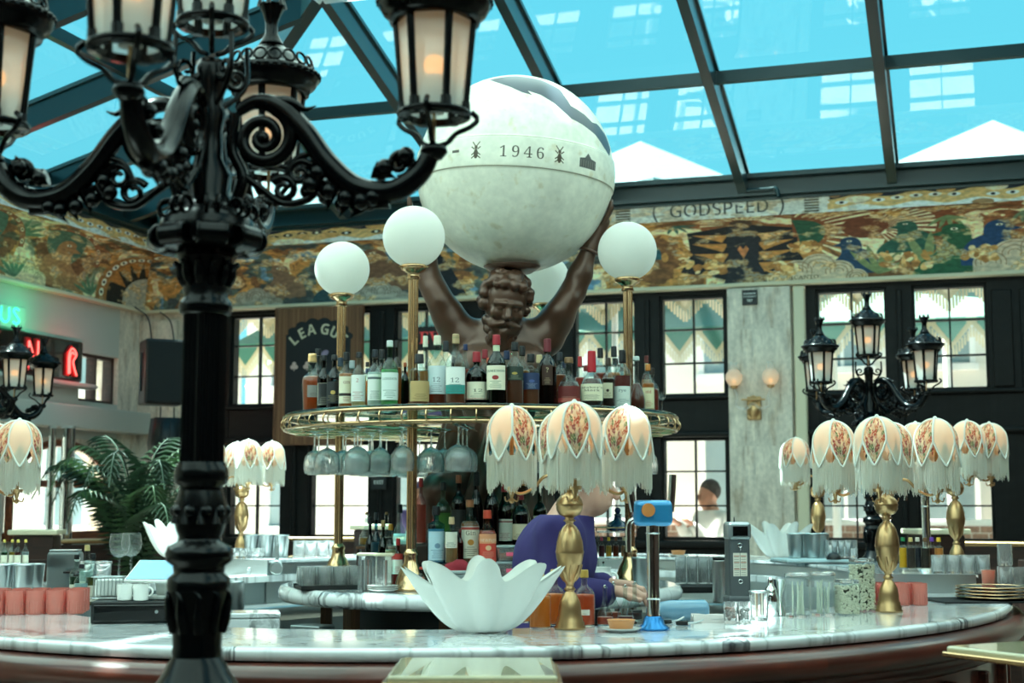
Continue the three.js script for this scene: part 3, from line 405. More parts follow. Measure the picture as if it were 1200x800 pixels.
// the big sphere
{
  const R = .489, [c, g] = canvas(2048, 1024), id = g.createImageData(2048, 1024);
  for (let y = 0; y < 1024; y++) for (let x = 0; x < 2048; x++) { const th = x / 2048 * PI * 2, ph = y / 1024 * PI, X = Math.cos(th) * Math.sin(ph) * 3, Z = Math.sin(th) * Math.sin(ph) * 3, Yy = Math.cos(ph) * 3, n = fbm(X, Yy, Z, 5), m = fbm(X * 5, Yy * 5, Z * 5 + 9, 3), q = smooth(.16, .42, fbm(X * 2.2 + 4, Yy * 2.2, Z * 2.2, 4)), i = (y * 2048 + x) * 4, k = 1 + .12 * n + .08 * m; id.data[i] = (228 - 14 * q) * k; id.data[i + 1] = (225 - 20 * q) * k; id.data[i + 2] = (210 - 30 * q) * k; id.data[i + 3] = 255; }
  g.putImageData(id, 0, 0);
  const LX = (lon) => 1024 + lon / 360 * 2048, LY = (lat) => 512 - lat / 180 * 1024;
  const land = (pts) => { g.beginPath(); pts.forEach(([a, b], i) => i ? g.lineTo(LX(a), LY(b)) : g.moveTo(LX(a), LY(b))); g.closePath(); g.fillStyle = '#3d4654'; g.fill(); g.strokeStyle = '#2a2f3a'; g.lineWidth = 2; g.stroke(); };
  [[[-35, 58], [-20, 51], [-7, 45], [2, 40], [9, 38], [6, 42], [16, 39], [25, 33], [29, 29], [35, 24], [43, 22], [54, 18], [61, 13], [69, 9], [76, 15], [73, 22], [62, 27], [55, 26], [49, 30], [38, 34], [37, 43], [38, 50], [27, 59], [-5, 64]]].forEach(land);
  g.strokeStyle = 'rgba(150,140,118,.9)'; g.lineWidth = 3; for (const la of [8.4, -8.4]) { g.beginPath(); g.moveTo(0, LY(la)); g.lineTo(2048, LY(la)); g.stroke(); }
  g.fillStyle = '#433a30'; g.font = '50px serif'; g.textAlign = 'center'; g.textBaseline = 'middle'; g.save(); g.translate(LX(3.4), LY(-.6)); g.fillText('1 9 4 6'.replace(/ /g, '\u2009'), 0, 0); g.restore();
  const beetle = (lon, s) => { g.save(); g.translate(LX(lon), LY(-.4)); g.scale(s, 1); g.fillStyle = '#463827'; g.strokeStyle = '#463827'; g.lineWidth = 3; g.beginPath(); g.ellipse(0, 8, 7, 15, 0, 0, 7); g.fill(); g.beginPath(); g.ellipse(0, -12, 5, 6, 0, 0, 7); g.fill(); for (const f of [-1, 1]) { g.beginPath(); g.moveTo(f * 2, -16); g.lineTo(f * 12, -30); g.stroke(); for (const y of [-6, 4, 14]) { g.beginPath(); g.moveTo(f * 5, y); g.lineTo(f * 15, y + (y < 0 ? -8 : 8)); g.stroke(); } } g.restore(); };
  for (const l of [-22, 24.5, 120, 170, -120]) beetle(l, 1);
  const hall = (lon) => { const x = LX(lon), y = LY(-.6); g.fillStyle = '#4d4a48'; g.beginPath(); g.moveTo(x - 36, y + 20); g.lineTo(x - 36, y - 8); g.lineTo(x - 14, y - 12); g.lineTo(x, y - 28); g.lineTo(x + 14, y - 12); g.lineTo(x + 36, y - 8); g.lineTo(x + 36, y + 20); g.fill(); g.fillStyle = '#77736c'; for (let k = -3; k <= 3; k++) g.fillRect(x + k * 10 - 1, y - 4, 3, 22); };
  hall(44); hall(-100); g.fillStyle = '#433a30'; g.fillRect(LX(-37), LY(1), 26, 8);
  const rad = (lat) => { const a = Math.abs(lat); return R + (a < 8.2 ? .006 : a < 9.2 ? .006 * (9.2 - a) : 0); };
  const lats = []; for (let l = -90; l <= 90; l += 4) if (Math.abs(l) > 10) lats.push(l); lats.push(-10, -9.2, -8.7, -8.2, -7.4, -6.8, -3, 0, 3, 6.8, 7.4, 8.2, 8.7, 9.2, 10); lats.sort((a, b) => a - b);
  const ge = grid(96, lats.length - 1, (u, v) => { const la = lats[Math.round(v * (lats.length - 1))], p = la * PI / 180, t = u * PI * 2 - PI, r = rad(la); return [r * Math.cos(p) * Math.sin(t), r * Math.sin(p), r * Math.cos(p) * Math.cos(t), u, .5 + la / 180]; }, true);
  const s = part(scene, 'stone_globe', ge, phy({ map: ctex(c), roughness: .42, clearcoat: .2, clearcoatRoughness: .25 })); s.position.set(.017, 3.131, -6.93); s.rotation.z = -.05;
  s.userData = { label: 'huge pale globe with the year 1946 carried on the bronze statue', category: 'globe' };
}
// ---------------------------------------------------------------- bronze figure under the globe
{
  const O = [-.1, IH, -6.93], st = thing('bronze_statue', 'dark bronze bearded figure holding up the big globe', 'statue', O);
  const w = (x, y, z) => [x - O[0], y - O[1], z - O[2]];
  const bones = [ // a, b, ra, rb, k
    [w(-.045, 2.02, -6.93), w(-.04, 2.28, -6.95), .165, .15, .08], [w(-.17, 2.16, -6.84), w(.07, 2.16, -6.84), .11, .11, .07], [w(-.09, 1.80, -6.95), w(-.05, 2.02, -6.93), .135, .15, .08], [w(-.11, 1.66, -6.97), w(-.09, 1.82, -6.95), .15, .14, .08],
    [w(-.22, 2.31, -6.94), w(.13, 2.31, -6.94), .095, .095, .06], [w(-.04, 2.3, -6.93), w(-.04, 2.44, -6.86), .08, .075, .05],
    [w(-.26, 2.33, -6.94), w(-.315, 2.43, -6.92), .092, .078, .05], [w(-.30, 2.40, -6.92), w(-.405, 2.60, -6.93), .074, .058, .03], [w(-.35, 2.49, -6.89), w(-.38, 2.55, -6.9), .062, .058, .03], [w(-.405, 2.6, -6.93), w(-.43, 2.70, -6.92), .057, .055, .03], [w(-.43, 2.7, -6.92), w(-.455, 2.81, -6.9), .054, .036, .03], [w(-.458, 2.81, -6.9), w(-.47, 2.9, -6.88), .034, .03, .02],
    [w(.17, 2.33, -6.94), w(.225, 2.41, -6.92), .092, .08, .05], [w(.21, 2.4, -6.92), w(.30, 2.545, -6.93), .076, .06, .03], [w(.235, 2.44, -6.88), w(.275, 2.5, -6.89), .06, .058, .03], [w(.30, 2.545, -6.93), w(.335, 2.63, -6.93), .058, .058, .03], [w(.335, 2.63, -6.93), w(.385, 2.765, -6.93), .057, .037, .03], [w(.39, 2.77, -6.93), w(.455, 2.89, -6.92), .036, .03, .02],
    [w(-.2, 1.66, -6.95), w(-.34, 1.56, -6.66), .115, .085, .06], [w(-.34, 1.56, -6.66), w(-.36, 1.24, -6.72), .08, .055, .04], [w(-.36, 1.2, -6.72), w(-.37, 1.17, -6.6), .05, .04, .03],
    [w(-.02, 1.64, -6.97), w(.1, 1.24, -6.78), .115, .085, .06], [w(.1, 1.24, -6.78), w(.06, 1.2, -7.1), .075, .055, .04],
  ];
  for (const [sx, h, side] of [[-.47, [-.47, 2.9, -6.88], -1], [.455, [.455, 2.89, -6.92], 1]]) for (let f = 0; f < 4; f++) { const z = (f - 1.5) * .026; bones.push([w(h[0], h[1], h[2] + z), w(h[0] + side * .03, h[1] + .06, h[2] + z * 1.2), .014, .013, .012]); bones.push([w(h[0] + side * .03, h[1] + .06, h[2] + z * 1.2), w(h[0] + side * .035, h[1] + .115 - Math.abs(f - 1.4) * .012, h[2] + z * 1.35), .013, .01, .012]); }
  const body = (x, y, z) => { let d = 9; for (const [a, b, ra, rb, k] of bones) { const q = cap(x, y, z, a, b, ra, rb); if (q < d + .15) d = smin(d, q, k); } return d; };
  part(st, 'body', sdfMesh(body, [-.62, -.02, -.55], 1.95, 128), M.bronze);
  // head in its own frame, face towards +z
  const curls = []; seed = 11;
  for (let k = 0; k < 130; k++) { const a = rr(-PI, PI), e = rr(-.5, 1.5), fz = Math.cos(a) * Math.cos(e); if (fz > .35 && e < .62) continue; curls.push([.118 * Math.sin(a) * Math.cos(e), .035 + .128 * Math.sin(e), -.012 + .128 * fz, rr(.018, .027)]); }
  for (let k = 0; k < 90; k++) { const a = rr(-1.5, 1.5), t = rnd(); if (Math.abs(a) < .5 && t < .18) continue; curls.push([(.088 - .045 * t) * Math.sin(a), -.065 - .145 * t, .015 + .098 * Math.cos(a) * (1 - .15 * t), rr(.014, .021)]); }
  for (const s of [-1, 1]) for (let k = 0; k < 6; k++) curls.push([s * (.012 + k * .011), -.058 - k * .004, .122 - k * .005, .011]);
  const head = (x, y, z) => {
    let d = ell(x, y, z, [0, .03, -.01], [.102, .125, .118]); d = smin(d, ell(x, y, z, [0, -.045, .035], [.076, .085, .078]), .04);
    d = smin(d, cap(x, y, z, [0, .025, .108], [0, -.022, .135], .011, .017), .018); for (const s of [-1, 1]) { d = smin(d, cap(x, y, z, [s * .015, .036, .112], [s * .062, .03, .092], .012, .011), .016); d = smin(d, ell(x, y, z, [s * .05, -.02, .085], [.03, .025, .025]), .025); d = Math.max(d, -ell(x, y, z, [s * .036, .012, .12], [.021, .012, .018])); d = smin(d, ell(x, y, z, [s * .036, .01, .1], [.017, .013, .013]), .004); d = smin(d, cap(x, y, z, [s * .012, -.03, .122], [s * .016, -.03, .118], .009, .008), .01); }
    d = smin(d, cap(x, y, z, [-.024, -.072, .112], [.024, -.072, .112], .009, .009), .01); d = smin(d, cap(x, y, z, [0, -.1, -.03], [0, -.2, -.06], .07, .075), .04);
    for (const [a, b, c, r] of curls) { const q = hyp(x - a, y - b, z - c) - r; if (q < .04) d = smin(d, q, .012); } return d;
  };
  const hg = sdfMesh(head, [-.19, -.27, -.2], .46, 108); hg.applyMatrix4(new THREE.Matrix4().makeRotationFromEuler(new THREE.Euler(.38, .16, -.1, 'YXZ')).setPosition(...w(-.035, 2.455, -6.79)));
  part(st, 'head', hg, M.bronze);
  // waist cloth in hanging folds, wrist band, rock seat
  const fold = (t) => .022 * Math.sin(t * 11) + .012 * Math.sin(t * 23 + 1);
  part(st, 'waist_cloth', grid(96, 14, (u, v) => { const t = u * PI * 2, r = .17 + .06 * v + fold(t + v * .5) * (.4 + v); return [-.01 + Math.sin(t) * r * 1.25, .78 - v * .40 - .06 * Math.sin(t + .8) * v, -.02 + Math.cos(t) * r * 1.1]; }, true), M.bronze);
  part(st, 'wrist_band', tr(torus(.046, .008, 8, 24), ...w(.378, 2.745, -6.93), PI / 2, 0, -.35), M.bronze);
  const rock = ball(.3, 0, 0, 0, 24); const rp = rock.attributes.position; for (let i = 0; i < rp.count; i++) { const k = 1 + .35 * fbm(rp.getX(i) * 6, rp.getY(i) * 6, rp.getZ(i) * 6, 3); rp.setXYZ(i, rp.getX(i) * k, Math.max(-.2, rp.getY(i) * k * .8), rp.getZ(i) * k); } rock.computeVertexNormals(); part(st, 'rock_seat', rock.translate(.0, .2, -.12), M.bronze);
  part(st, 'head_pad', lathe([[0, 1.478], [.1, 1.486], [.14, 1.515], [.1, 1.512], [0, 1.5]], 24).translate(.1, .012, .08), M.bronze);
}
// ---------------------------------------------------------------- cast-iron street lamps
{
  const lat = (pts, s = 24) => lathe(pts, s), iron = M.iron;
  const paneG = (() => { const b0 = .066 * .5, b1 = .082 * .5, h = .2; return geom([-b0, 0, 0, b0, 0, 0, b1, h, .0145, -b1, h, .0145], [0, 0, 1, 0, 1, 1, 0, 1], [0, 1, 2, 0, 2, 3]); })();
  const barG = taperTube([[0, 0, 0], [.008, .1, 0], [.0165, .2, 0]], [.009, .0085, .0095], 4, 6), footG = cyl(.0125, .0115, .034, 0, 0, 0, 8);
  const ringG = lat([[.058, -.012], [.078, -.01], [.08, 0], [.074, .004], [.055, .002], [.058, -.012]], 24);
  const capG = lat([[.07, .2], [.097, .197], [.1, .212], [.112, .218], [.122, .236], [.12, .25], [.108, .256], [.1, .262], [.092, .266], [.078, .284], [.054, .302], [.036, .318], [.0, .32]], 30);
  const dentG = merge(Array.from({ length: 36 }, (_, k) => ball(.0068, Math.cos(k / 36 * PI * 2) * .121, .243, Math.sin(k / 36 * PI * 2) * .121, 6)));
  const crownG = merge(Array.from({ length: 18 }, (_, k) => { const a = k / 18 * PI * 2; return tr(torus(.0155, .0035, 5, 12), Math.cos(a) * .104, .272, Math.sin(a) * .104, -.25, -a + PI / 2); }));
  const finG = merge([lat([[.0, .315], [.036, .315], [.028, .332], [.017, .352], [.016, .38], [.023, .405], [.034, .428], [.03, .428], [.0, .41]], 16), ...Array.from({ length: 6 }, (_, k) => { const a = k / 6 * PI * 2; return tr(new THREE.ConeGeometry(.009, .03, 5), Math.cos(a) * .031, .438, Math.sin(a) * .031); })]);
  const brackG = merge(Array.from({ length: 3 }, (_, k) => { const a = k / 3 * PI * 2 + .5; return tr(tube([[.085, .012, 0], [.1, -.002, 0], [.085, -.02, 0], [.05, -.04, 0], [.03, -.062, 0], [.012, -.07, 0]], .0062, 16, 6), 0, 0, 0, 0, a); }));
  const stemG = cyl(.004, .004, .11, 0, -.07, 0, 6);
  const coreG = lat([[0, .0], [.022, .0], [.03, .05], [.024, .08], [.0, .085]], 12), bulbG = new THREE.SphereGeometry(.024, 14, 10).translate(0, .105, 0);
  function lantern(parent, x, y, z, turn) {
    const l = sub(parent, 'lantern'); l.position.set(x, y, z); l.rotation.y = turn;
    for (let k = 0; k < 6; k++) { const a = k / 6 * PI * 2; const p = part(l, 'pane', paneG, M.frosted); p.rotation.y = a; p.position.set(Math.sin(a) * .0575, 0, Math.cos(a) * .0575); const b = part(l, 'glazing_bar', barG, iron); b.rotation.y = a - PI / 2 + PI / 6; b.position.set(Math.sin(a + PI / 6) * .066, 0, Math.cos(a + PI / 6) * .066); const f = part(l, 'bar_foot', footG, iron); f.position.copy(b.position).y = -.012; }
    part(l, 'base_ring', ringG, iron); part(l, 'cap', capG, iron); part(l, 'beading', dentG, iron); part(l, 'crown', crownG, iron); part(l, 'finial', finG, iron); part(l, 'bracket', brackG, iron); part(l, 'stem', stemG, M.oldBrass); part(l, 'candle_tube', coreG, M.white); part(l, 'bulb', bulbG, M.bulb);
    lamp(l, 0, .105, 0, 0xffb060, .004);
  }
  // arm drawn in the x-y plane
  const spiral = (cx, cy, r0, r1, turns, a0, dir = 1) => { const p = []; for (let k = 0; k <= 30; k++) { const t = k / 30, a = a0 + dir * t * turns * PI * 2, r = r0 + (r1 - r0) * Math.pow(t, .8); p.push([cx + Math.cos(a) * r, cy + Math.sin(a) * r, 0]); } return p; };
  const limbG = merge([taperTube([[.06, 2.345, 0], [.1, 2.365, 0], [.15, 2.352, 0], [.205, 2.3, 0], [.26, 2.225, 0], [.325, 2.17, 0], [.4, 2.162, 0], [.458, 2.2, 0], [.485, 2.25, 0]], [.014, .02, .023, .024, .025, .026, .025, .02], 40, 8), taperTube([[.13, 2.36, 0], [.175, 2.362, 0], [.21, 2.345, 0], [.232, 2.352, 0]], [.016, .014, .008, .002], 10, 6)]);
  const voluteG = merge([taperTube(spiral(.118, 2.285, .07, .012, 1.9, 1.2, -1), [.018, .016, .013, .008], 50, 7), taperTube(spiral(.118, 2.285, .048, .006, 1.2, 4, -1), [.008, .006], 30, 5), ball(.014, .118, 2.285, 0, 10)]);
  const leafG = (() => { const L = []; for (const [x, y, r, s] of [[.3, 2.135, -.5, .05], [.335, 2.128, -.9, .055], [.265, 2.15, -.2, .045], [.36, 2.135, -1.3, .05], [.24, 2.19, .2, .05], [.225, 2.165, -.1, .04], [.385, 2.2, 1.2, .04], [.43, 2.225, .6, .04]]) { L.push(tr(new THREE.ConeGeometry(.022, s * 1.3, 6), x, y, 0, 0, 0, r + PI, [1, 1, .7])); L.push(ball(.019, x, y + .012, .01, 8), ball(.017, x - .012, y + .004, -.012, 8)); } return merge(L); })();
  const scrollG = merge([taperTube(spiral(.415, 2.222, .034, .008, 1.4, 4.6, 1), [.01, .009, .006], 26, 6), taperTube(spiral(.2, 2.205, .03, .008, 1.3, .6, 1), [.009, .006], 24, 6), taperTube(spiral(.165, 2.17, .03, .01, 1.3, 2.6, -1), [.01, .006], 24, 6), tube([[.08, 2.2, 0], [.12, 2.17, 0], [.165, 2.14, 0], [.22, 2.15, 0], [.25, 2.19, 0]], .009, 16, 6), tube([[.17, 2.2, 0], [.19, 2.235, 0], [.225, 2.25, 0]], .008, 10, 6), tr(torus(.017, .006, 6, 14), .255, 2.168, 0), tr(torus(.015, .005, 6, 14), .215, 2.232, 0), tube([[.06, 2.14, 0], [.075, 2.2, 0], [.05, 2.26, 0], [.055, 2.34, 0]], .013, 14, 6)]);
  const cupG = lat([[.0, 2.225], [.018, 2.23], [.03, 2.245], [.026, 2.258], [.016, 2.262], [.0, 2.262]], 16).translate(.488, 0, 0);
  function streetLamp(pos, turn, label) {
    const s = thing('street_lamp', label, 'street lamp', pos, turn, 'cast-iron street lamps with five lanterns');
    part(s, 'base', lat([[0, 0], [.24, 0], [.24, .06], [.2, .08], [.19, .5], [.21, .52], [.2, .56], [.15, .62], [.13, .95], [.145, .98], [.14, 1.02], [.11, 1.06], [.098, 1.1], [.1, 1.115], [.088, 1.13], [.07, 1.155], [.06, 1.175], [.05, 1.19]], 40), iron);
    const rim = []; part(s, 'lower_shaft', lat([[.05, 1.185], [.052, 1.2], [.05, 1.21], [.052, 1.25], [.058, 1.29], [.064, 1.32], [.066, 1.335], [.064, 1.35], [.052, 1.36], [.054, 1.375], [.068, 1.385], [.071, 1.4], [.066, 1.415], [.046, 1.425], [.044, 1.435], [.05, 1.45], [.056, 1.475], [.055, 1.5], [.046, 1.53], [.044, 1.54], [.054, 1.545], [.057, 1.56], [.055, 1.575], [.048, 1.59]], 40), iron);
    for (let k = 0; k < 10; k++) { const a = k / 10 * PI * 2; rim.push(taperTube([[.05, 1.24, 0], [.06, 1.28, 0], [.066, 1.315, 0], [.063, 1.325, .01]], [.01, .012, .008, .002], 8, 5).rotateY(a), tr(ball(.014, .05, 1.488, 0, 8), 0, 0, 0, 0, a + .2, 0, [1, 1, 1]), tr(new THREE.ConeGeometry(.012, .05, 5), .052, 1.487, 0, 0, 0, 0).rotateY(a)); }
    part(s, 'acanthus_leaves', rim, iron);
    const fl = []; for (let k = 0; k <= 48; k++) { const a = k / 48 * PI * 2, r = k & 1 ? .0425 : .046; fl.push(new THREE.Vector2(Math.cos(a) * r, Math.sin(a) * r)); }
    part(s, 'fluted_shaft', tr(new THREE.ExtrudeGeometry(new THREE.Shape(fl), { depth: .33, bevelEnabled: false }), 0, 1.58, 0, -PI / 2), iron);
    part(s, 'capital', lat([[.046, 1.9], [.054, 1.905], [.057, 1.918], [.054, 1.93], [.046, 1.94], [.05, 1.955], [.046, 1.965], [.048, 1.985], [.052, 2.0], [.06, 2.02], [.066, 2.03], [.06, 2.045]], 36), iron);
    part(s, 'capital_leaves', Array.from({ length: 12 }, (_, k) => taperTube([[.046, 1.965, 0], [.055, 1.985, 0], [.06, 2.005, 0], [.07, 2.012, 0]], [.008, .011, .009, .003], 8, 5).rotateY(k / 12 * PI * 2)), iron);
    part(s, 'hub', lat([[.04, 2.04], [.09, 2.045], [.1, 2.06], [.1, 2.1], [.085, 2.12], [.06, 2.135], [.045, 2.16], [.05, 2.2], [.03, 2.24], [.026, 2.3], [.034, 2.34], [.026, 2.36], [.03, 2.4], [.034, 2.44], [.026, 2.46], [.0, 2.462]], 32), iron);
    for (let k = 0; k < 8; k++) { const a = k / 8 * PI * 2 + .39; part(s, 'hub_scroll', merge([tr(cyl(.026, .026, .05, 0, -.025, 0, 16).rotateX(PI / 2), .1, 2.062, 0), tr(torus(.02, .006, 6, 16), .1, 2.062, .027), tr(torus(.02, .006, 6, 16), .1, 2.062, -.027), tr(torus(.018, .005, 6, 16), .085, 2.125, .012), tr(torus(.018, .005, 6, 16), .085, 2.125, -.012)]).rotateY(a), iron); }
    for (let k = 0; k < 4; k++) { const a = k * PI / 2, arm = sub(s, 'arm'); arm.rotation.y = a; part(arm, 'limb', limbG, iron); part(arm, 'volute', voluteG, iron); part(arm, 'leaves', leafG, iron); part(arm, 'scrollwork', scrollG, iron); part(arm, 'cup', cupG, iron); lantern(s, Math.cos(a) * .488, 2.33, -Math.sin(a) * .488, a); }
    for (let k = 0; k < 4; k++) part(s, 'upper_scroll', merge([taperTube(spiral(.06, 2.43, .03, .006, 1.3, 3.4, 1), [.007, .005], 24, 5), tube([[.03, 2.36, 0], [.06, 2.385, 0], [.085, 2.42, 0], [.085, 2.5, 0]], .006, 12, 5)]).rotateY(k * PI / 2 + PI / 4), iron);
    lantern(s, 0, 2.545, 0, .3);
    return s;
  }
  const near = spot(238, 3.0, 1.7);
  const a = streetLamp([near.x, 0, -3.0], -.09, 'black cast-iron street lamp with fluted post close to the camera');
  const r = spot(1020, 9.9, 2); dup(a, [r.x, 0, -9.9], .62, 'black cast-iron street lamp in front of the right-hand windows');
  dup(a, [-3.89, 0, -10.4], .82, 'black cast-iron street lamp in front of the red neon sign');
}

// ---------------------------------------------------------------- fringed table lamps
{
  const prof = (T) => T < .6 ? [.083 * Math.sin(T / .6 * PI / 2), .27 - .085 * (1 - Math.cos(T / .6 * PI / 2))] : [.083 + .004 * (T - .6) / .4, .185 - .095 * (T - .6) / .4];
  const edge = (a) => .62 + .38 * (1 - Math.pow(Math.abs(a), 1.25));
  const panelG = grid(10, 14, (u, v) => { const a = u * 2 - 1, T = .03 + v * (edge(a) - .03), [r, y] = prof(T), t = a * PI / 6; return [Math.sin(t) * r, y, Math.cos(t) * r, u, v]; });
  const trim = (() => { const L = [], q = []; for (let k = 0; k <= 20; k++) { const a = k / 10 - 1, [r, y] = prof(edge(a)); q.push([Math.sin(a * PI / 6) * (r + .001), y, Math.cos(a * PI / 6) * (r + .001)]); } L.push(tube(q, .0042, 30, 5)); const s = []; for (let k = 0; k <= 10; k++) { const [r, y] = prof(.02 + k / 10 * .6); s.push([Math.sin(PI / 6) * (r + .001), y, Math.cos(PI / 6) * (r + .001)]); } L.push(tube(s, .0042, 14, 5)); return merge(L); })();
  const fringeG = (() => { const L = []; seed = 5; for (let k = 0; k < 340; k++) { const a = k / 340 * PI * 2 + rr(-.01, .01), ph = ((a / (PI / 3)) % 1) * 2 - 1, [r0, y0] = prof(Math.min(.93, edge(ph) - .02)), bot = -.012 + .04 * Math.abs(ph) + rr(-.014, .012), r = r0 - .003 + rr(-.003, .002), g = new THREE.CylinderGeometry(.0015, .0012, y0 - bot, 3, 1, true); L.push(g.translate(Math.sin(a) * r, (y0 + bot) / 2, Math.cos(a) * r)); } return merge(L); })();
  const [fc, fg] = canvas(256, 256); { fg.fillStyle = '#cdb79a'; fg.fillRect(0, 0, 256, 256); seed = 21; for (let k = 0; k < 120; k++) { fg.fillStyle = ['#a8503c', '#c98a70', '#6c7a52', '#e3cfae', '#8a4a4e', '#b9785a', '#d8b48e'][k % 7]; const x = rr(0, 256), y = rr(0, 256), r = rr(8, 22); for (let j = 0; j < 5; j++) { fg.beginPath(); fg.ellipse(x + Math.cos(j * 1.26) * r * .5, y + Math.sin(j * 1.26) * r * .5, r * .5, r * .34, j * 1.26, 0, 7); fg.fill(); } fg.fillStyle = '#e8d9a8'; fg.beginPath(); fg.arc(x, y, r * .2, 0, 7); fg.fill(); } }
  M.floral = phy({ map: ctex(fc), roughness: 1, transmission: .35, thickness: 0 }); M.fringe = frost(0xf1f1e8, .55); M.trim = std({ color: 0xdedfd6, roughness: .7 });
  const bulbG = new THREE.SphereGeometry(.017, 14, 10).translate(0, .205, 0), holderG = merge([cyl(.007, .007, .19, 0, 0, 0, 8), cyl(.02, .024, .012, 0, -.006, 0, 12), cyl(.004, .012, .03, 0, -.034, 0, 8), ball(.009, 0, -.04, 0, 8), ...[0, 1, 2].map((k) => tr(tube([[0, 0, 0], [.02, -.012, 0], [.026, .004, 0]], .0025, 8, 5), 0, -.03, 0, 0, k * 2.1))]);
  const armG = taperTube([[0, .44, 0], [.03, .49, 0], [.08, .495, 0], [.12, .455, 0], [.165, .438, 0], [.19, .455, 0]], [.006, .0055, .005], 30, 7);
  const postG = { base: [[0, 0], [.05, 0], [.052, .008], [.046, .014], [.048, .022], [.042, .03], [.043, .038], [.038, .046], [.037, .07], [.033, .095], [.022, .118], [.014, .13]], urn: [[.014, .13], [.02, .137], [.013, .146], [.013, .155], [.024, .175], [.036, .21], [.044, .245], [.0455, .26], [.0475, .266], [.0455, .272], [.043, .3], [.034, .335], [.022, .355], [.013, .362], [.013, .37], [.022, .375], [.013, .382], [.018, .388]], ball: [[.018, .388], [.034, .396], [.043, .412], [.044, .426], [.047, .43], [.044, .434], [.041, .448], [.03, .462], [.014, .47], [.008, .476], [0, .478]] };
  const lat = (p) => lathe(p.map(([r, y]) => [r, y * .935]), 32);
  let proto;
  function fringed(pos, turn, label) {
    if (proto) return dup(proto, pos, turn, label);
    const t = proto = thing('fringed_lamp', label, 'lamp', pos, turn, 'brass bar lamps with fringed shades');
    part(t, 'foot', lat(postG.base), M.oldBrass); part(t, 'urn', lat(postG.urn), M.oldBrass); part(t, 'knob', lat(postG.ball), M.oldBrass);
    part(t, 'urn_leaves', Array.from({ length: 8 }, (_, k) => taperTube([[.016, .155, 0], [.026, .173, 0], [.0345, .193, 0], [.041, .208, 0]], [.005, .008, .006, .002], 8, 5).rotateY(k / 8 * PI * 2)), M.oldBrass);
    for (let k = 0; k < 4; k++) {
      const a = k * PI / 2; const arm = part(t, 'arm', armG, M.oldBrass); arm.rotation.y = a;
      const s = sub(t, 'shade'); s.position.set(Math.cos(a) * .19, .455, -Math.sin(a) * .19); s.rotation.y = a + .5;
      for (let j = 0; j < 6; j++) { const p = part(s, j & 1 ? 'floral_panel' : 'silk_panel', panelG, j & 1 ? M.floral : M.silk); p.rotation.y = j * PI / 3; const q = part(s, 'braid', trim, M.trim); q.rotation.y = j * PI / 3; }
      const f = part(s, 'fringe', fringeG, M.fringe); f.userData.kind = 'stuff'; part(s, 'holder', holderG, M.oldBrass); part(s, 'bulb', bulbG, M.bulb); part(s, 'top_button', ball(.009, 0, .272, 0, 8), M.trim);
      lamp(s, 0, .205, 0, 0xffb066, .008);
    }
    return t;
  }
  fringed(gp(668, 737, CH), 1.62, 'brass table lamp with fringed shades beside the white clam shell, nearest of the bar lamps');
  fringed(gp(1042, 717, CH), 1.95, 'brass table lamp with fringed shades beside the red tumblers on the right');
  fringed(spot(1122, 7.15, LH), 1.5, 'brass table lamp with fringed shades behind the block of clear glasses, far right');
  fringed(spot(960, 8.85, LH), 2.5, 'brass table lamp with fringed shades behind the steel tins near the pilaster');
  fringed(spot(282, 9.2, LH), 1.2, 'brass table lamp with fringed shades behind the steel tins on the left');
  fringed(spot(-42, 5.5, CH), .1, 'brass table lamp with fringed shades cut by the left edge');
}

// ---------------------------------------------------------------- clam shells
{
  const clam = (n, ph) => { // one fluted valve standing on its hinge: folds fan out from a narrow foot
    const f = (t) => { const c = Math.cos(n * t + ph); return c > 0 ? Math.pow(c, .9) : -Math.pow(-c, .8); };
    const surf = (inner) => grid(240, 40, (u, v) => { const t = u * PI * 2, w = f(t), grow = .35 * Math.sin(v * 34 + w) * v, q = inner ? .955 : 1, k = (.3 + .68 * Math.pow(v, .66)) * (1 + .2 * Math.pow(v, .32) * w) + .01 * grow, side = 1 + .1 * v * v * Math.cos(t) ** 2; return [.2 * k * q * Math.cos(t) * side, .004 + (.17 * Math.pow(v, 1.25) + .03 * v * v * w) * (1 + .14 * Math.sin(t) ** 2 * v) + (inner ? .01 * (1 - v) + .001 : 0), .125 * k * q * Math.sin(t)]; }, true);
    const o = surf(false), i = surf(true), ix = i.index.array; for (let k = 0; k < ix.length; k += 3) { const a = ix[k]; ix[k] = ix[k + 1]; ix[k + 1] = a; } i.computeVertexNormals();
    return merge([o, i]);
  };
  const g = clam(8, .35);
  const put = (p, turn, s, label) => { const t = thing('clam_shell', label, 'shell', p, turn, 'giant clam shells on the bar'); t.scale.setScalar(s); part(t, 'valve', g, M.shell); part(t, 'hinge', tr(ball(.05, 0, 0, 0, 14), 0, .014, 0, 0, 0, 0, [1.0, .28, .62]), M.shell); };
  put(gp(566, 741, CH), .06, 1.02, 'large white fluted clam shell on the near marble counter');
  put(spot(915, 8.62, LH), .5, .95, 'white fluted clam shell on the far counter below the wall sconce');
  put(spot(205, 8.7, LH), 1.1, 1.0, 'white fluted clam shell on the far counter, partly behind the near lamp post');
}
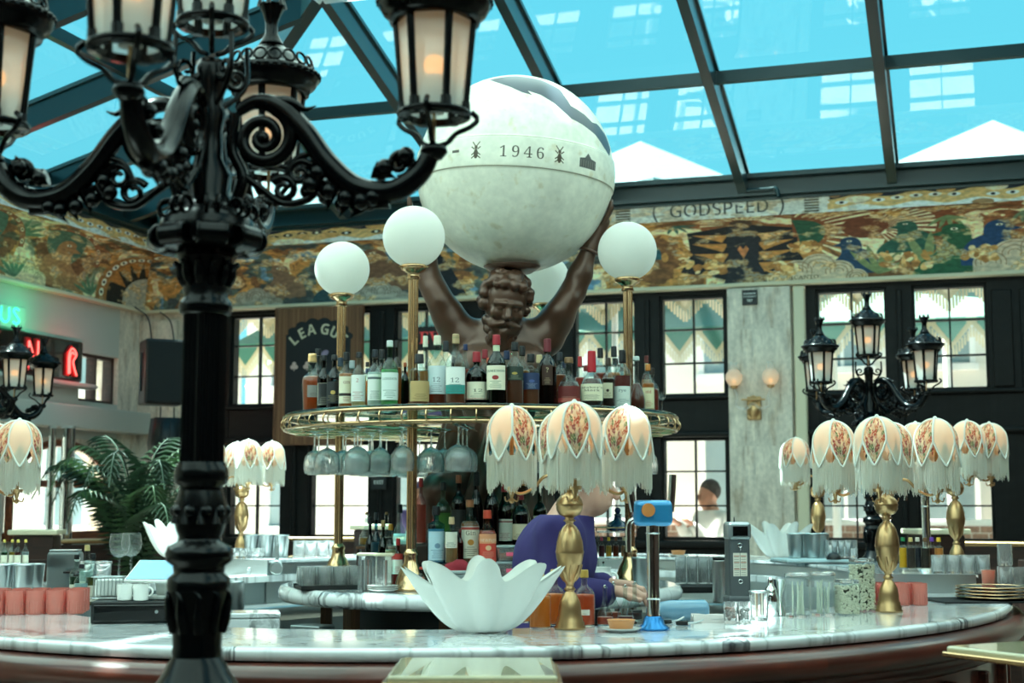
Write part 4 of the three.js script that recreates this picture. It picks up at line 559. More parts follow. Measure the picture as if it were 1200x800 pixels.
// ---------------------------------------------------------------- bottles
const LABELS = []; // each label's print: a cell of one shared sheet
const [atlas, ag] = canvas(2048, 1536);
ag.fillStyle = '#ddd'; ag.fillRect(0, 0, 2048, 1536);
function cell(sp) { // sp: {bg, ink, head, sub, band, dot, box}
  const key = JSON.stringify(sp); let i = LABELS.indexOf(key); if (i >= 0) return i; i = LABELS.push(key) - 1;
  const x = (i % 16) * 128, y = (i / 16 | 0) * 192; ag.save(); ag.beginPath(); ag.rect(x, y, 128, 192); ag.clip(); ag.translate(x, y);
  ag.fillStyle = sp.bg; ag.fillRect(0, 0, 128, 192); const ink = sp.ink ?? '#3a3630';
  if (sp.band) { ag.fillStyle = sp.band[0]; ag.fillRect(0, 192 * sp.band[1], 128, 192 * (sp.band[2] - sp.band[1])); }
  ag.strokeStyle = ink; ag.lineWidth = 2; if (sp.box) ag.strokeRect(8, 8, 112, 176);
  ag.fillStyle = ink; ag.textAlign = 'center';
  if (sp.head) { let fs = sp.size ?? 34; ag.font = (sp.bold ? 'bold ' : '') + fs + 'px ' + (sp.font ?? 'serif'); const w = ag.measureText(sp.head).width; if (w > 112) { fs *= 112 / w; ag.font = (sp.bold ? 'bold ' : '') + fs + 'px ' + (sp.font ?? 'serif'); } ag.fillText(sp.head, 64, sp.hy ?? 54); }
  if (sp.two) { ag.font = (sp.size ?? 28) + 'px ' + (sp.font ?? 'serif'); ag.fillText(sp.two, 64, (sp.hy ?? 54) + 32); }
  if (sp.num) { ag.font = '44px serif'; ag.fillText(sp.num, 64, 110); }
  if (sp.dot) { ag.fillStyle = sp.dot; ag.beginPath(); ag.arc(64, 96, 17, 0, 7); ag.fill(); }
  ag.fillStyle = ink; ag.globalAlpha = .55; let s = i * 7 + 3; for (let k = 0; k < 5; k++) { s = (s * 73 + 11) % 97; const w = 34 + s % 56; ag.fillRect(64 - w / 2, 122 + k * 12, w, 4); } ag.globalAlpha = 1;
  ag.restore(); return i;
}
const SHAPES = {
  std: [[0, 0], [.88, 0], [1, .02], [1, .56], [.96, .61], [.7, .68], [.42, .73], [.33, .77], [.31, .93], [.37, .935], [.37, .96]],
  broad: [[0, 0], [.93, 0], [1, .03], [1, .5], [.96, .57], [.72, .65], [.38, .7], [.28, .74], [.28, .91], [.34, .915], [.34, .95]],
  round: [[0, 0], [.6, 0], [.82, .04], [.97, .16], [1, .27], [.95, .38], [.75, .5], [.42, .59], [.29, .65], [.27, .9], [.34, .905], [.34, .94]],
  wine: [[0, 0], [.94, 0], [1, .02], [1, .5], [.92, .57], [.62, .66], [.4, .72], [.35, .78], [.33, .95], [.4, .955], [.4, .985]],
  block: [[0, 0], [.95, 0], [1, .02], [1, .66], [.97, .69], [.5, .73], [.36, .745], [.33, .77], [.33, .93], [.4, .935], [.4, .965]],
  bulge: [[0, 0], [.8, 0], [.86, .03], [.94, .3], [1, .52], [.92, .6], [.55, .66], [.42, .69], [.4, .8], [.46, .82], [.42, .86], [.4, .93], [.44, .96]],
  cruet: [[0, 0], [.85, 0], [1, .05], [1, .2], [.85, .33], [.45, .48], [.26, .6], [.24, .9], [.34, .93], [.34, .96]],
};
const latheCache = new Map(), matCache = new Map();
const tint = (c) => { if (!matCache.has(c)) matCache.set(c, thin(c)); return matCache.get(c); };
const liquid = (c) => { const k = 'L' + c; if (!matCache.has(k)) matCache.set(k, phy({ color: c, transmission: .8, thickness: 0, roughness: .62, ior: 1.33 })); return matCache.get(k); };
const cloudy = (c) => { const k = 'C' + c; if (!matCache.has(k)) matCache.set(k, phy({ color: c, transmission: .35, thickness: 0, roughness: .7 })); return matCache.get(k); };
const plain = (c, r = .45) => { const k = c + '/' + r; if (!matCache.has(k)) matCache.set(k, std({ color: c, roughness: r })); return matCache.get(k); };
let labelMat;
const taken = [];
// nothing may stand inside something else: a later piece steps back until it is clear
function settle(p, r) { for (let k = 0; k < 60; k++) { const hit = taken.find(([x, y, z, q, h]) => p.y < y + h && p.y > y - .3 && Math.hypot(p.x - x, p.z - z) < q + r + .001); if (!hit) break; p.z -= .008; } taken.push([p.x, p.y, p.z, r, .2]); return p; }
for (const [x, z] of posts) { taken.push([x, IH, z, .09, .1], [x, SH, z, .026, .2]); }
function bottle(name, label, p, o) {
  if (!o.fixed) settle(p, o.r * 1.03);
  const t = thing(name, label, 'bottle', p, o.turn ?? Math.atan2(-p.x, -p.z) + (o.yaw ?? 0), o.group), S = SHAPES[o.shape ?? 'std'], { h, r } = o;
  labelMat ??= std({ map: null, roughness: .55 });
  const G = part(t, 'glass', lathe(S.map(([a, b]) => [a * r, b * h]), 20), tint(o.glass ?? 0xe8f2f0));
  if (o.liquid != null) { const f = o.fill ?? .6, L = []; for (let k = 0; k < S.length; k++) { const [a, b] = S[k]; if (b >= f) { const [a0, b0] = S[k - 1], q = (f - b0) / (b - b0); L.push([(a0 + (a - a0) * q) * r * .93, f * h]); break; } L.push([a * r * .93, Math.max(b * h, .006)]); } L.push([0, f * h]); part(t, 'liquid', lathe(L, 16), o.cloudy ? cloudy(o.liquid) : liquid(o.liquid)); }
  if (o.lab) { const [y0, y1] = o.ly ?? [.1, .5], arc = o.arc ?? 1.15, i = cell(o.lab), u0 = (i % 16) / 16 + .002, v1 = 1 - (i / 16 | 0) / 8 - .002; part(t, 'paper_label', grid(10, 2, (u, v) => { const a = (u - .5) * 2 * arc, y = (y0 + (y1 - y0) * v), R = r * 1.025 * (o.lr ?? 1); return [Math.sin(a) * R, y * h, Math.cos(a) * R, u0 + u * .0585, v1 - .121 + v * .121]; }), labelMat); }
  const last = S[S.length - 1], cr = (o.cr ?? last[0] * 1.12) * r, c0 = (o.c0 ?? .9) * h;
  part(t, o.wax ? 'wax_seal' : 'cap', lathe([[0, c0], [cr, c0], [cr * 1.03, c0 + .003], [cr * (o.ct ?? .96), h - .003], [cr * .85, h], [0, h]], 14), o.capMat ?? plain(o.cap ?? 0x15161a, .4));
  if (o.neck) part(t, 'neck_label', lathe([[.355 * r, .76 * h], [.35 * r, .87 * h]], 14), plain(o.neck));
  return t;
}
// a place on a circle about the island's middle, seen at column px (front half)
function ringSpot(px, rad, h, backside = false) { let best, bd = 1e9; for (let k = 0; k <= 900; k++) { const a = (backside ? PI : 0) + PI * k / 900, x = BC.x + Math.cos(a) * rad, z = BC.z + Math.sin(a) * rad, q = 600 + FOC * x / (-z * cp + (h - EYE) * sp), d = Math.abs(q - px); if (d < bd) { bd = d; best = V(x, h, z); } } return best; }
{
  const amber = 0xefa04e, dark = 0xb45a1e, red = 0xc04826, pale = 0xf2dcae, clear = 0xeef6f4, green = 0x4f9a5e, bottleGreen = 0x1f4a2c, brown = 0x5a2a12, cream = '#e6dec6', wht = '#e9ebe6', tan = '#bfa06c', blk = '#1d1e20';
  const sh = 'on the round glass shelf', G = 'bottles on the round glass shelf';
  // px, width px, height px, circle radius, options, label
  const rows = [
    [344, 11, 58, .86, { liquid: 0xd9ead0, fill: .5, glass: 0xcfe8cf, lab: { bg: wht, ink: '#5a7a58' }, cap: 0x20342a }, 'small green-tinted bottle at the left end of the round glass shelf'],
    [352, 11, 54, .82, { liquid: amber, lab: { bg: cream }, cap: 0x1a1a1c }, 'small amber bottle with beige label, second from the left on the glass shelf'],
    [365, 23, 70, .86, { shape: 'bulge', liquid: 0xd8701e, fill: .62, lab: { bg: '#8d8a84', ink: '#3a332c' }, ly: [.26, .46], arc: .6, cap: 0xc9a06a, cr: .42, c0: .86 }, 'squat orange liqueur bottle with grey label and cork stopper ' + sh],
    [379, 15, 66, .85, { glass: 0x27303a, lab: { bg: blk, ink: '#c8bfa8', box: 1 }, cap: 0x101216 }, 'black bottle with black boxed label beside the orange liqueur bottle'],
    [391, 17, 64, .87, { glass: 0x6d7f8e, liquid: 0x2c1a14, fill: .5, lab: { bg: '#24262b', ink: '#b9a46e', dot: '#c9a95c' }, cap: 0x121316 }, 'dark bottle with charcoal label and gold seal left of the leftmost brass post'],
    [405, 17, 66, .87, { liquid: amber, fill: .62, lab: { bg: cream, ink: '#7a2c20', band: [blk, .62, .72], head: 'GIN', size: 26 }, ly: [.08, .56], cap: 0x17181b, c0: .84 }, 'amber bottle with cream label and one black stripe ' + sh],
    [420, 17, 65, .87, { liquid: pale, fill: .58, lab: { bg: wht, ink: '#a04a40', head: '2' }, ly: [.1, .58], cap: 0x202226 }, 'clear bottle with plain white label and red script ' + sh],
    [430, 10, 56, .75, { liquid: amber, cap: 0x333333 }, 'slim amber bottle peeping between two white labels ' + sh],
    [439, 17, 67, .87, { liquid: clear, fill: .6, lab: { bg: wht, ink: '#3b444a', band: ['#5c666c', .12, .2] }, ly: [.1, .56], cap: 0x1c2530, c0: .86 }, 'clear bottle with white label and dark blue cap ' + sh],
    [456, 20, 77, .88, { shape: 'broad', glass: 0xa8dcb4, liquid: 0xdcefdc, fill: .55, lab: { bg: '#dfe9e4', ink: '#4a6a5c', head: 'LONDON', size: 22 }, ly: [.08, .5], cap: 0xc9d3cf }, 'green-tinted gin bottle with pale label and silver cap ' + sh],
    [464, 12, 80, .72, { glass: 0xc8d0cc, cap: 0x121212, liquid: amber }, 'tall bottle with black cap behind the green-tinted gin bottle'],
    [474, 9, 52, .8, { glass: 0x26324e, liquid: 0x3a1c14, cap: 0xa5532a }, 'dark blue bottle with copper cap just left of the nearest brass post'],
    [491, 23, 60, .87, { shape: 'block', liquid: dark, fill: .42, lab: { bg: tan, ink: '#5a4426' }, ly: [.06, .46], cap: 0x23252a, c0: .82 }, 'whisky bottle with tan label just right of the nearest brass post'],
    [498, 14, 84, .74, { liquid: amber, fill: .5, cap: 0xd9d4c2, c0: .84 }, 'amber bottle with cream capsule behind the tan-label whisky'],
    [511, 21, 84, .88, { liquid: 0xb04a1a, fill: .45, lab: { bg: '#dbe6ea', ink: '#5c6a74', num: '12' }, ly: [.16, .56], cap: 0xdfd9c4, c0: .86 }, 'whisky bottle with pale blue label numbered 12 and cream cap'],
    [534, 23, 83, .88, { liquid: 0xb85a1e, fill: .5, lab: { bg: wht, ink: '#4a5a5a', num: '12', band: ['#2f8f88', .66, 1] }, ly: [.14, .52], cap: 0xb79a74, c0: .86, cr: .36 }, 'whisky bottle with white and teal label numbered 12'],
    [545, 12, 74, .72, { liquid: red, cap: 0x1c2c58 }, 'red-brown bottle with navy cap behind the teal-label whisky'],
    [558, 25, 63, .88, { shape: 'broad', glass: bottleGreen, lab: { bg: cream, ink: '#4c4636', num: '12', band: ['#a03030', .93, .96] }, ly: [.09, .42], arc: 1.2, cap: 0x9c2430, c0: .8 }, 'squat dark green bottle with cream label and red capsule'],
    [572, 10, 58, .7, { liquid: red, cap: 0xc05030 }, 'slim bottle with orange cap behind the dark green bottles'],
    [582, 22, 82, .88, { glass: 0x2c6a3c, lab: { bg: cream, ink: '#2f4a34', head: 'JAMESON', bold: 1, size: 26, dot: '#9a2c2c' }, ly: [.2, .55], arc: 1.2, cap: 0xa02030, c0: .85, neck: 0xcfd8b8 }, 'tall green whiskey bottle with arched name on a cream label and red cap'],
    [603, 20, 74, .88, { liquid: 0x9c4a1a, fill: .4, lab: { bg: '#26332c', ink: '#c4bd9c', dot: '#b79a4c' }, ly: [.38, .6], cap: 0x14161a, c0: .86 }, 'amber bottle with dark green label high on the glass, black cap'],
    [622, 20, 61, .87, { shape: 'block', liquid: dark, fill: .5, lab: { bg: '#27355a', ink: '#c9ccd6', dot: '#43548a' }, ly: [.3, .62], cap: 0x131418, c0: .84 }, 'whisky bottle with navy blue label and black cap'],
    [642, 21, 80, .88, { glass: 0x7a4a30, liquid: 0x2c120a, fill: .7, lab: { bg: '#3a1d10', ink: '#d8c7a0', head: '?', size: 60, hy: 70 }, ly: [.3, .6], arc: .6, cap: 0x6a1d28, c0: .8, cr: .42 }, 'dark brown bottle with a question mark and maroon capsule'],
    [667, 27, 58, .87, { shape: 'round', liquid: 0x6a2410, fill: .5, lab: { bg: '#6a1f1c', ink: '#d8b89a', band: ['#a03a34', .7, .95] }, ly: [.06, .4], cap: 0x7a5a3a, c0: .88 }, 'round brown bottle with dark red label and wooden stopper'],
    [680, 12, 62, .74, { liquid: red, cap: 0xb52a30, c0: .8 }, 'red-capped bottle behind the round brown bottle'],
    [694, 27, 66, .88, { shape: 'round', liquid: 0x7a2a0e, fill: .5, lab: { bg: '#e2d9bc', ink: '#3a2c20', head: "Maker's", two: 'Mark', size: 30 }, ly: [.1, .4], arc: 1.1, cap: 0xb51f2c, c0: .62, cr: .36, wax: 1 }, 'squat bourbon bottle with cream script label and dripping red wax top'],
    [713, 15, 60, .84, { liquid: brown, lab: { bg: '#cfc4a8', ink: '#3a2c22', dot: '#2a1d16' }, ly: [.2, .5], arc: .8, cap: 0x3a2c24, c0: .84 }, 'brown bottle with square beige label between red wax top and red whiskey'],
    [730, 20, 70, .87, { liquid: 0xa02418, fill: .56, lab: { bg: '#d6dbd4', ink: '#44525a', head: 'rye', font: 'serif' }, ly: [.04, .38], arc: 1.0, cap: 0x101114, c0: .78, cr: .4 }, 'deep red bottle with pale lower label and long black cap'],
    [746, 20, 64, .87, { shape: 'cruet', liquid: 0x9a3a12, fill: .5, cap: 0xb9c4c2, c0: .92 }, 'conical amber decanter with clear neck'],
    [757, 12, 74, .74, { liquid: amber, cap: 0xaeb6ba, c0: .78 }, 'tall bottle with silver cap behind the amber decanter'],
    [760, 14, 56, .89, { liquid: amber, fill: .6, lab: { bg: '#ddd2ac', ink: '#a83228', head: 'old', font: 'serif' }, ly: [.06, .5], cap: 0xc07a38, c0: .86 }, 'small bottle with cream label, red script and orange cap'],
    [771, 16, 56, .86, { shape: 'broad', liquid: red, fill: .55, cap: 0x2a1d16, c0: .86 }, 'red-brown unlabelled bottle near the right end of the glass shelf'],
    [781, 12, 72, .84, { liquid: 0x8a3216, fill: .7, lab: { bg: '#b58a6a', ink: '#5a3020' }, ly: [.15, .6], cap: 0x6a2a26, c0: .88, neck: 0xd8ccb0 }, 'tall slim bottle at the right end of the glass shelf'],
  ];
  for (const [px, w, hp, rad, o, label] of rows) { const p = ringSpot(px, rad - .03, SH), D = -p.z; bottle('liquor_bottle', label, p, { ...o, r: w / 2 / FOC * D * 1.04, h: hp / FOC * D * 1.0, group: G, yaw: rr(-.2, .2) }); }
  // the far half of the shelf shows only necks
  for (let k = 0; k < 13; k++) { const px = 372 + k * 29 + rr(-6, 6); if (px > 540 && px < 660) continue; const p = ringSpot(px, .8, SH, true); bottle('liquor_bottle', 'spirit bottle on the far side of the round glass shelf, mostly hidden', p, { h: rr(.28, .34), r: .036, liquid: [amber, red, pale, dark][k % 4], cap: [0x15161a, 0xb9c4c2, 0x1b2c4c, 0x8c2a2a][k % 4], group: 'bottles on the far side of the glass shelf' }); }
  // second row of the front half, showing between the labels
  const mid = [[398, 66, pale, 0x2a3a4a, 'slate cap, left of the leftmost brass post'], [412, 60, amber, 0x9aa4a8, 'grey cap, right of the leftmost brass post'], [447, 70, amber, 0x15161a, 'black cap, left of the green-tinted gin'], [481, 74, dark, 0xb8b0a0, 'beige cap, behind the nearest brass post'], [522, 78, red, 0x2a2c30, 'charcoal cap, between the two labels numbered 12'], [568, 70, amber, 0x8c2430, 'wine-red cap, left of the tall green whiskey'], [594, 66, dark, 0x1b2c4c, 'navy cap, right of the tall green whiskey'], [612, 72, amber, 0x121316, 'black cap, left of the navy label'], [632, 62, red, 0xc9b48a, 'tan cap, right of the navy label'], [656, 66, dark, 0x20242c, 'black cap, right of the question mark'], [704, 74, red, 0x14161a, 'black cap, just right of the red wax top'], [720, 78, amber, 0x1c2024, 'black cap, left of the deep red bottle'], [738, 70, dark, 0xa9b0b0, 'silver cap, behind the right brass post'], [766, 66, red, 0x30241c, 'brown cap, at the right end']];
  for (const [px, hp, c, cc, n] of mid) { const p = ringSpot(px, .7, SH), D = -p.z; bottle('liquor_bottle', 'second-row bottle with ' + n, p, { liquid: c, fill: .6, cap: cc, r: .033, h: hp / FOC * D, group: 'second row of bottles on the glass shelf', c0: .84 }); }
  const cg = ringSpot(776, .92, SH), cu = thing('cordial_glass', 'small clear cordial glass at the right end of the glass shelf', 'glass', cg); part(cu, 'bowl', lathe([[.0, .05], [.014, .06], [.02, .085], [.019, .11]], 16), M.glass); part(cu, 'stem', lathe([[.02, 0], [.02, .002], [.003, .006], [.003, .05]], 12), M.glass);

  // bottles on the island: a low timber riser in two steps
  const rz = thing('bottle_riser', 'dark stepped timber riser under the bottles on the island', 'riser', BC);
  const arcBox = (r0, r1, h0, h1, a0, a1) => { const s = new THREE.Shape(); s.absarc(0, 0, r1, a0, a1, false); s.absarc(0, 0, r0, a1, a0, true); return new THREE.ExtrudeGeometry(s, { depth: h1 - h0, bevelEnabled: true, bevelSize: .006, bevelThickness: .006, curveSegments: 30 }).rotateX(PI / 2).translate(0, h1, 0); };
  part(rz, 'front_step', arcBox(.58, .72, IH + .006, IH + .11, .85, 1.84), M.darkWood); part(rz, 'back_step', arcBox(.38, .575, IH + .006, IH + .19, .75, 2.25), M.darkWood);
  const I = 'on the island', GI = 'bottles on the island', F = IH + .117, K = IH + .197;
  const low = [
    [511, 20, 66, .645, F, { shape: 'block', glass: 0xa8d8ea, liquid: 0xd0ecf6, fill: .6, lab: { bg: '#bcd8e6', ink: '#4a6a84', dot: '#7a9cb8' }, ly: [.06, .56], cap: 0x1c1d20, c0: .84 }, 'pale blue square-shouldered gin bottle'],
    [529, 15, 54, .67, F, { shape: 'block', liquid: 0xe8b070, fill: .5, lab: { bg: '#e9e4d4', ink: '#1c1a18', head: '\u2736', size: 60, hy: 80 }, ly: [.34, .68], cap: 0xd8b890, c0: .84 }, 'short clear bottle with white label and black brush mark'],
    [539, 8, 40, .69, F, { liquid: 0x7a1a1c, glass: 0xb05a50, cap: 0x6a1a1c }, 'small dark red bottle on the island riser'],
    [550, 23, 74, .66, F, { shape: 'std', liquid: 0xe08a3c, fill: .66, lab: { bg: '#e6dfcb', ink: '#5a4a38', head: 'Gin', band: ['#b04438', .04, .12], dot: '#c98a3a' }, ly: [.08, .58], cap: 0xb0704a, c0: .88 }, 'large orange-amber gin bottle with cream pictorial label'],
    [571, 21, 62, .67, F, { shape: 'broad', liquid: 0xe8643a, fill: .62, glass: 0xf0b090, lab: { bg: '#d9483a', ink: '#f0d0b8', head: 'orange', band: ['#e79a70', 0, .35], dot: '#e8b890' }, ly: [.04, .56], cap: 0xc8452f, c0: .84, cr: .46 }, 'orange-red aperitif bottle with red cap'],
    [493, 13, 76, .48, K, { glass: 0xe6c4c0, liquid: 0xe6a89c, cap: 0xa82828, c0: .86 }, 'pale pink bottle with red cap right of the nearest brass post'],
    [519, 19, 72, .5, K, { shape: 'broad', glass: 0xdcecd8, liquid: 0xa4cc7c, fill: .5, cap: 0x1b1c1e, c0: .86 }, 'clear bottle of green liqueur with black cap'],
    [537, 17, 80, .5, K, { glass: 0x2a2522, lab: { bg: '#22201f', ink: '#8a8070' }, cap: 0xa25a3a, c0: .88 }, 'black liqueur bottle with copper neck band'],
    [558, 16, 84, .46, K, { shape: 'wine', glass: 0x1d2620, cap: 0x101012, c0: .8, cr: .42 }, 'black wine bottle behind the orange-amber gin bottle'],
    [576, 18, 84, .48, K, { shape: 'wine', glass: 0x1a211d, cap: 0x131316, c0: .8, cr: .42 }, 'black wine bottle behind the orange-red aperitif'],
    [591, 19, 72, .5, K, { shape: 'wine', glass: 0x2f8a48, lab: { bg: '#e4e2d4', ink: '#8c3430', band: ['#8c3430', .1, .16] }, ly: [.05, .4], cap: 0xb52430, c0: .84, cr: .42 }, 'green wine bottle with white label and red cap'],
    [600, 13, 74, .44, K, { shape: 'wine', glass: 0x3a9a50, cap: 0x1d5a30 }, 'plain green bottle behind the red-capped green bottle'],
    [610, 19, 60, .6, K, { glass: 0x3a1c18, lab: { bg: '#c9bda0', ink: '#3a2a20' }, ly: [.1, .4], cap: 0x8c2028, c0: .86 }, 'dark bottle with beige label and red cap beside the purple shirt'],
    [614, 17, 74, .4, K, { shape: 'round', glass: 0xd8cdb8, liquid: 0xa8b48c, cap: 0xb5793c }, 'pale round bottle with amber shoulder behind the dark bottle'],
    [633, 16, 64, .46, K, { glass: 0x2c7a44, lab: { bg: '#d8d2b8', ink: '#33402e' }, ly: [.1, .5], cap: 0x20302a }, 'green bottle with cream label under the left fringed shade'],
    [466, 12, 58, .62, IH, { liquid: 0xc23a34, glass: 0xe09a90, lab: { bg: '#e6e0d4', ink: '#8a2c28', band: ['#c03a34', 0, .3] }, ly: [.3, .7], cap: 0xb02c2c, c0: .86 }, 'red bottle with white label left of the nearest brass post'],
    [457, 13, 74, .61, IH, { liquid: pale, lab: { bg: '#dfdccc', ink: '#5a6a5a' }, cap: 0xb5822c }, 'clear bottle with gold cap left of the red bottle'],
    [448, 12, 78, .62, IH, { glass: 0x4a6a58, liquid: 0x1c2c2c, cap: 0xa98a5c }, 'dark green bottle beside the caddies on the island'],
    [440, 12, 86, .6, IH, { glass: 0x7fa8b8, liquid: 0xb8d4d8, cap: 0x20262c }, 'blue-grey bottle at the left of the island bottles'],
    [432, 11, 80, .62, IH, { glass: 0x2a3a46, liquid: 0x14181c, cap: 0x14161a }, 'blackish slim bottle at the left end of the island bottles'],
    [512, 10, 34, .83, IH, { shape: 'round', glass: 0x6a2a1a, liquid: 0x3a120a, cap: 0x1b1b1b }, 'small round brown bottle at the front of the island'],
    [493, 10, 30, .84, IH, { liquid: 0xe0793a, cap: 0xc84030, lab: { bg: '#e8e4d8', ink: '#6a5a4a' }, ly: [0.05, .4] }, 'tiny orange bottle with red cap at the front of the island'],
  ];
  for (const [px, w, hp, rad, h, o, label] of low) { const p = ringSpot(px, rad, h), D = -p.z; bottle('liquor_bottle', label.includes('island') || label.includes('post') || label.includes('shirt') ? label : label + ', ' + I, p, { ...o, r: w / 2 / FOC * D, h: hp / FOC * D, group: GI, yaw: rr(-.2, .2) }); }
  for (let k = 0; k < 7; k++) { const p = ringSpot(468 + k * 14 + (k > 3 ? 60 : 0), .62 + (k & 1) * .06, IH, true); bottle('liquor_bottle', 'spirit bottle with black cap standing at the back of the island', p, { h: rr(.36, .42), r: .034, liquid: clear, cap: 0x121316, c0: .88, lab: { bg: '#e2e0d6', ink: '#44403a' }, group: 'bottles at the back of the island' }); }

  // syrup bottles on the near counter
  const syr = [[633, 736, 0xe8922c, 'orange syrup bottle with cork stopper just right of the large clam shell'], [650, 732, 0xe07a1e, 'orange syrup bottle between the clam shell and the lamp foot'], [685, 733, 0xd8561e, 'red-orange syrup bottle right of the nearest lamp foot'], [612, 729, 0xe8a84c, 'pale orange syrup bottle behind the clam shell rim']];
  for (const [px, py, c, label] of syr) { const p = gp(px, py, CH); bottle('syrup_bottle', label, p, { cloudy: 1, shape: 'broad', h: .185, r: .036, liquid: c, fill: .56, glass: 0xf2e8da, cap: 0xd9b25a, c0: .86, cr: .4, group: 'syrup bottles on the near counter', lab: px === 685 ? { bg: '#e8e2d4', ink: '#7a4a30' } : null, ly: [.2, .3], arc: .5 }); }
  // dasher bottles
  for (const [px, py, c, label] of [[709, 733, 0xb84020, 'dasher bottle of red bitters behind the small tart, leftmost'], [719, 727, 0xa03a1e, 'dasher bottle behind the leftmost one, near the small tart'], [733, 732, 0x6a1a1e, 'dasher bottle of dark bitters behind the small tart'], [744, 727, 0x4a1418, 'rearmost dasher bottle of dark bitters near the chrome tap']]) { const p = gp(px, py, CH); bottle('dasher_bottle', label, p, { cloudy: 1, shape: 'cruet', h: .135, r: .028, liquid: c, fill: .22, cap: 0xc3c9ca, capMat: M.chrome, cr: .14, c0: .93, group: 'dasher bottles near the tap' }); }
  // juice bottles on the right-hand ledge
  const ju = [[1059, 0xf0c020, 0x1c7a48, 'yellow'], [1068, 0x2a1410, 0xc8b070, 'black-brown'], [1076, 0x1c2440, 0xc9c2b0, 'ink blue'], [1085, 0x201010, 0x6a4a30, 'black'], [1093, 0x5a1c14, 0x6a3aa0, 'dark red with purple cap'], [1101, 0xd88a3c, 0xe0b030, 'amber']];
  ju.forEach(([px, c, cc, n], k) => { const p = spot(px, 6.95 - (k % 2) * .04, LH + .012); bottle('juice_bottle', n + ' juice bottle in the row by the block of clear glasses', p, { cloudy: 1, shape: 'block', h: .15, r: .021, liquid: c, fill: .66, glass: 0xf0efe6, cap: cc, c0: .86, cr: .5, group: 'juice bottles on the right-hand ledge' }); });
  // cocktail bottles in the left corner of the bar
  for (const [px, d, c, cc, h, n] of [[88, 5.9, 0x2c5a30, 0x111111, .2, 'dark green bottle'], [100, 5.85, 0xd8e6e4, 0xc9b27a, .24, 'clear bottle with tan stopper'], [107, 5.75, 0x6a6a20, 0x14161a, .21, 'olive bottle with black pourer'], [94, 5.7, 0xd0e4e8, 0x20222a, .17, 'short clear bottle']]) { const p = spot(px, d, CH); bottle('liquor_bottle', n + ' beside the grey appliance at the left of the bar', p, { h, r: .027, liquid: c, fill: .55, cap: cc, lab: { bg: '#ddd8c8', ink: '#4a4a40' }, ly: [.1, .4], group: 'bottles at the left of the bar' }); }
  for (const [px, c, n] of [[4, 0x2c6a3a, 'green'], [12, 0xd8b040, 'yellow'], [20, 0x8a3020, 'red'], [27, 0xc9ccd0, 'clear']]) { const p = spot(px, 7.0, LH); bottle('small_bottle', n + ' capped small bottle in the row at the far left ledge', p, { h: .15, r: .0162, liquid: c, cap: 0xd9c060, lab: { bg: '#e6e0cc', ink: '#555' }, ly: [.15, .5], group: 'small bottles at the left end of the ledge' }); }
}

// ---------------------------------------------------------------- hanging stemware
{
  seed = 99;
  const ribs = (r) => { const P = [[.0, -.09], [.012, -.09], [.03, -.1], [.046, -.12], [.052, -.15], [.05, -.185], [.046, -.2], [.0445, -.2], [.0475, -.185], [.049, -.15], [.0435, -.122], [.028, -.103], [.0, -.094]]; return grid(48, P.length - 1, (u, v) => { const [a, y] = P[Math.round(v * (P.length - 1))], k = a * (1 + (Math.round(u * 48) & 1 ? .06 : 0)) * r, t = u * PI * 2; return [Math.cos(t) * k, y, Math.sin(t) * k]; }, true); };
  const footG = lathe([[0, -.013], [.004, -.012], [.034, -.004], [.036, 0], [.002, .004], [0, .004]], 20), stemG = lathe([[0, -.092], [.012, -.091], [.004, -.08], [.0035, -.02], [.006, -.005], [0, -.004]], 10), wide = ribs(1.1), slim = ribs(.92);
  let first; const protos = {};
  for (let k = 0; k < 20; k++) for (const [q, rad] of [.4, .535, .67, .805].entries()) {
    const a = k / 20 * PI * 2 + .1, kind = (k + q) % 3 ? 'wide' : 'slim', p = [BC.x + Math.cos(a) * rad, SH - .082, BC.z + Math.sin(a) * rad];
    if (q === 0 && k % 2) continue; if (Math.sin(a) < -.2 && q < 2) continue;
    if (posts.some(([x, z]) => Math.hypot(x - p[0], z - p[2]) < .09)) continue;
    const label = 'clear ribbed stem glass hanging upside down under the round shelf';
    if (protos[kind]) { dup(protos[kind], p, rnd() * 3); continue; }
    const t = protos[kind] = thing('stem_glass', label, 'glass', p, 0, 'stem glasses hanging under the shelf');
    part(t, 'foot', footG, M.stemware); part(t, 'stem', stemG, M.stemware); part(t, 'bowl', kind === 'wide' ? wide : slim, M.stemware);
  }
}
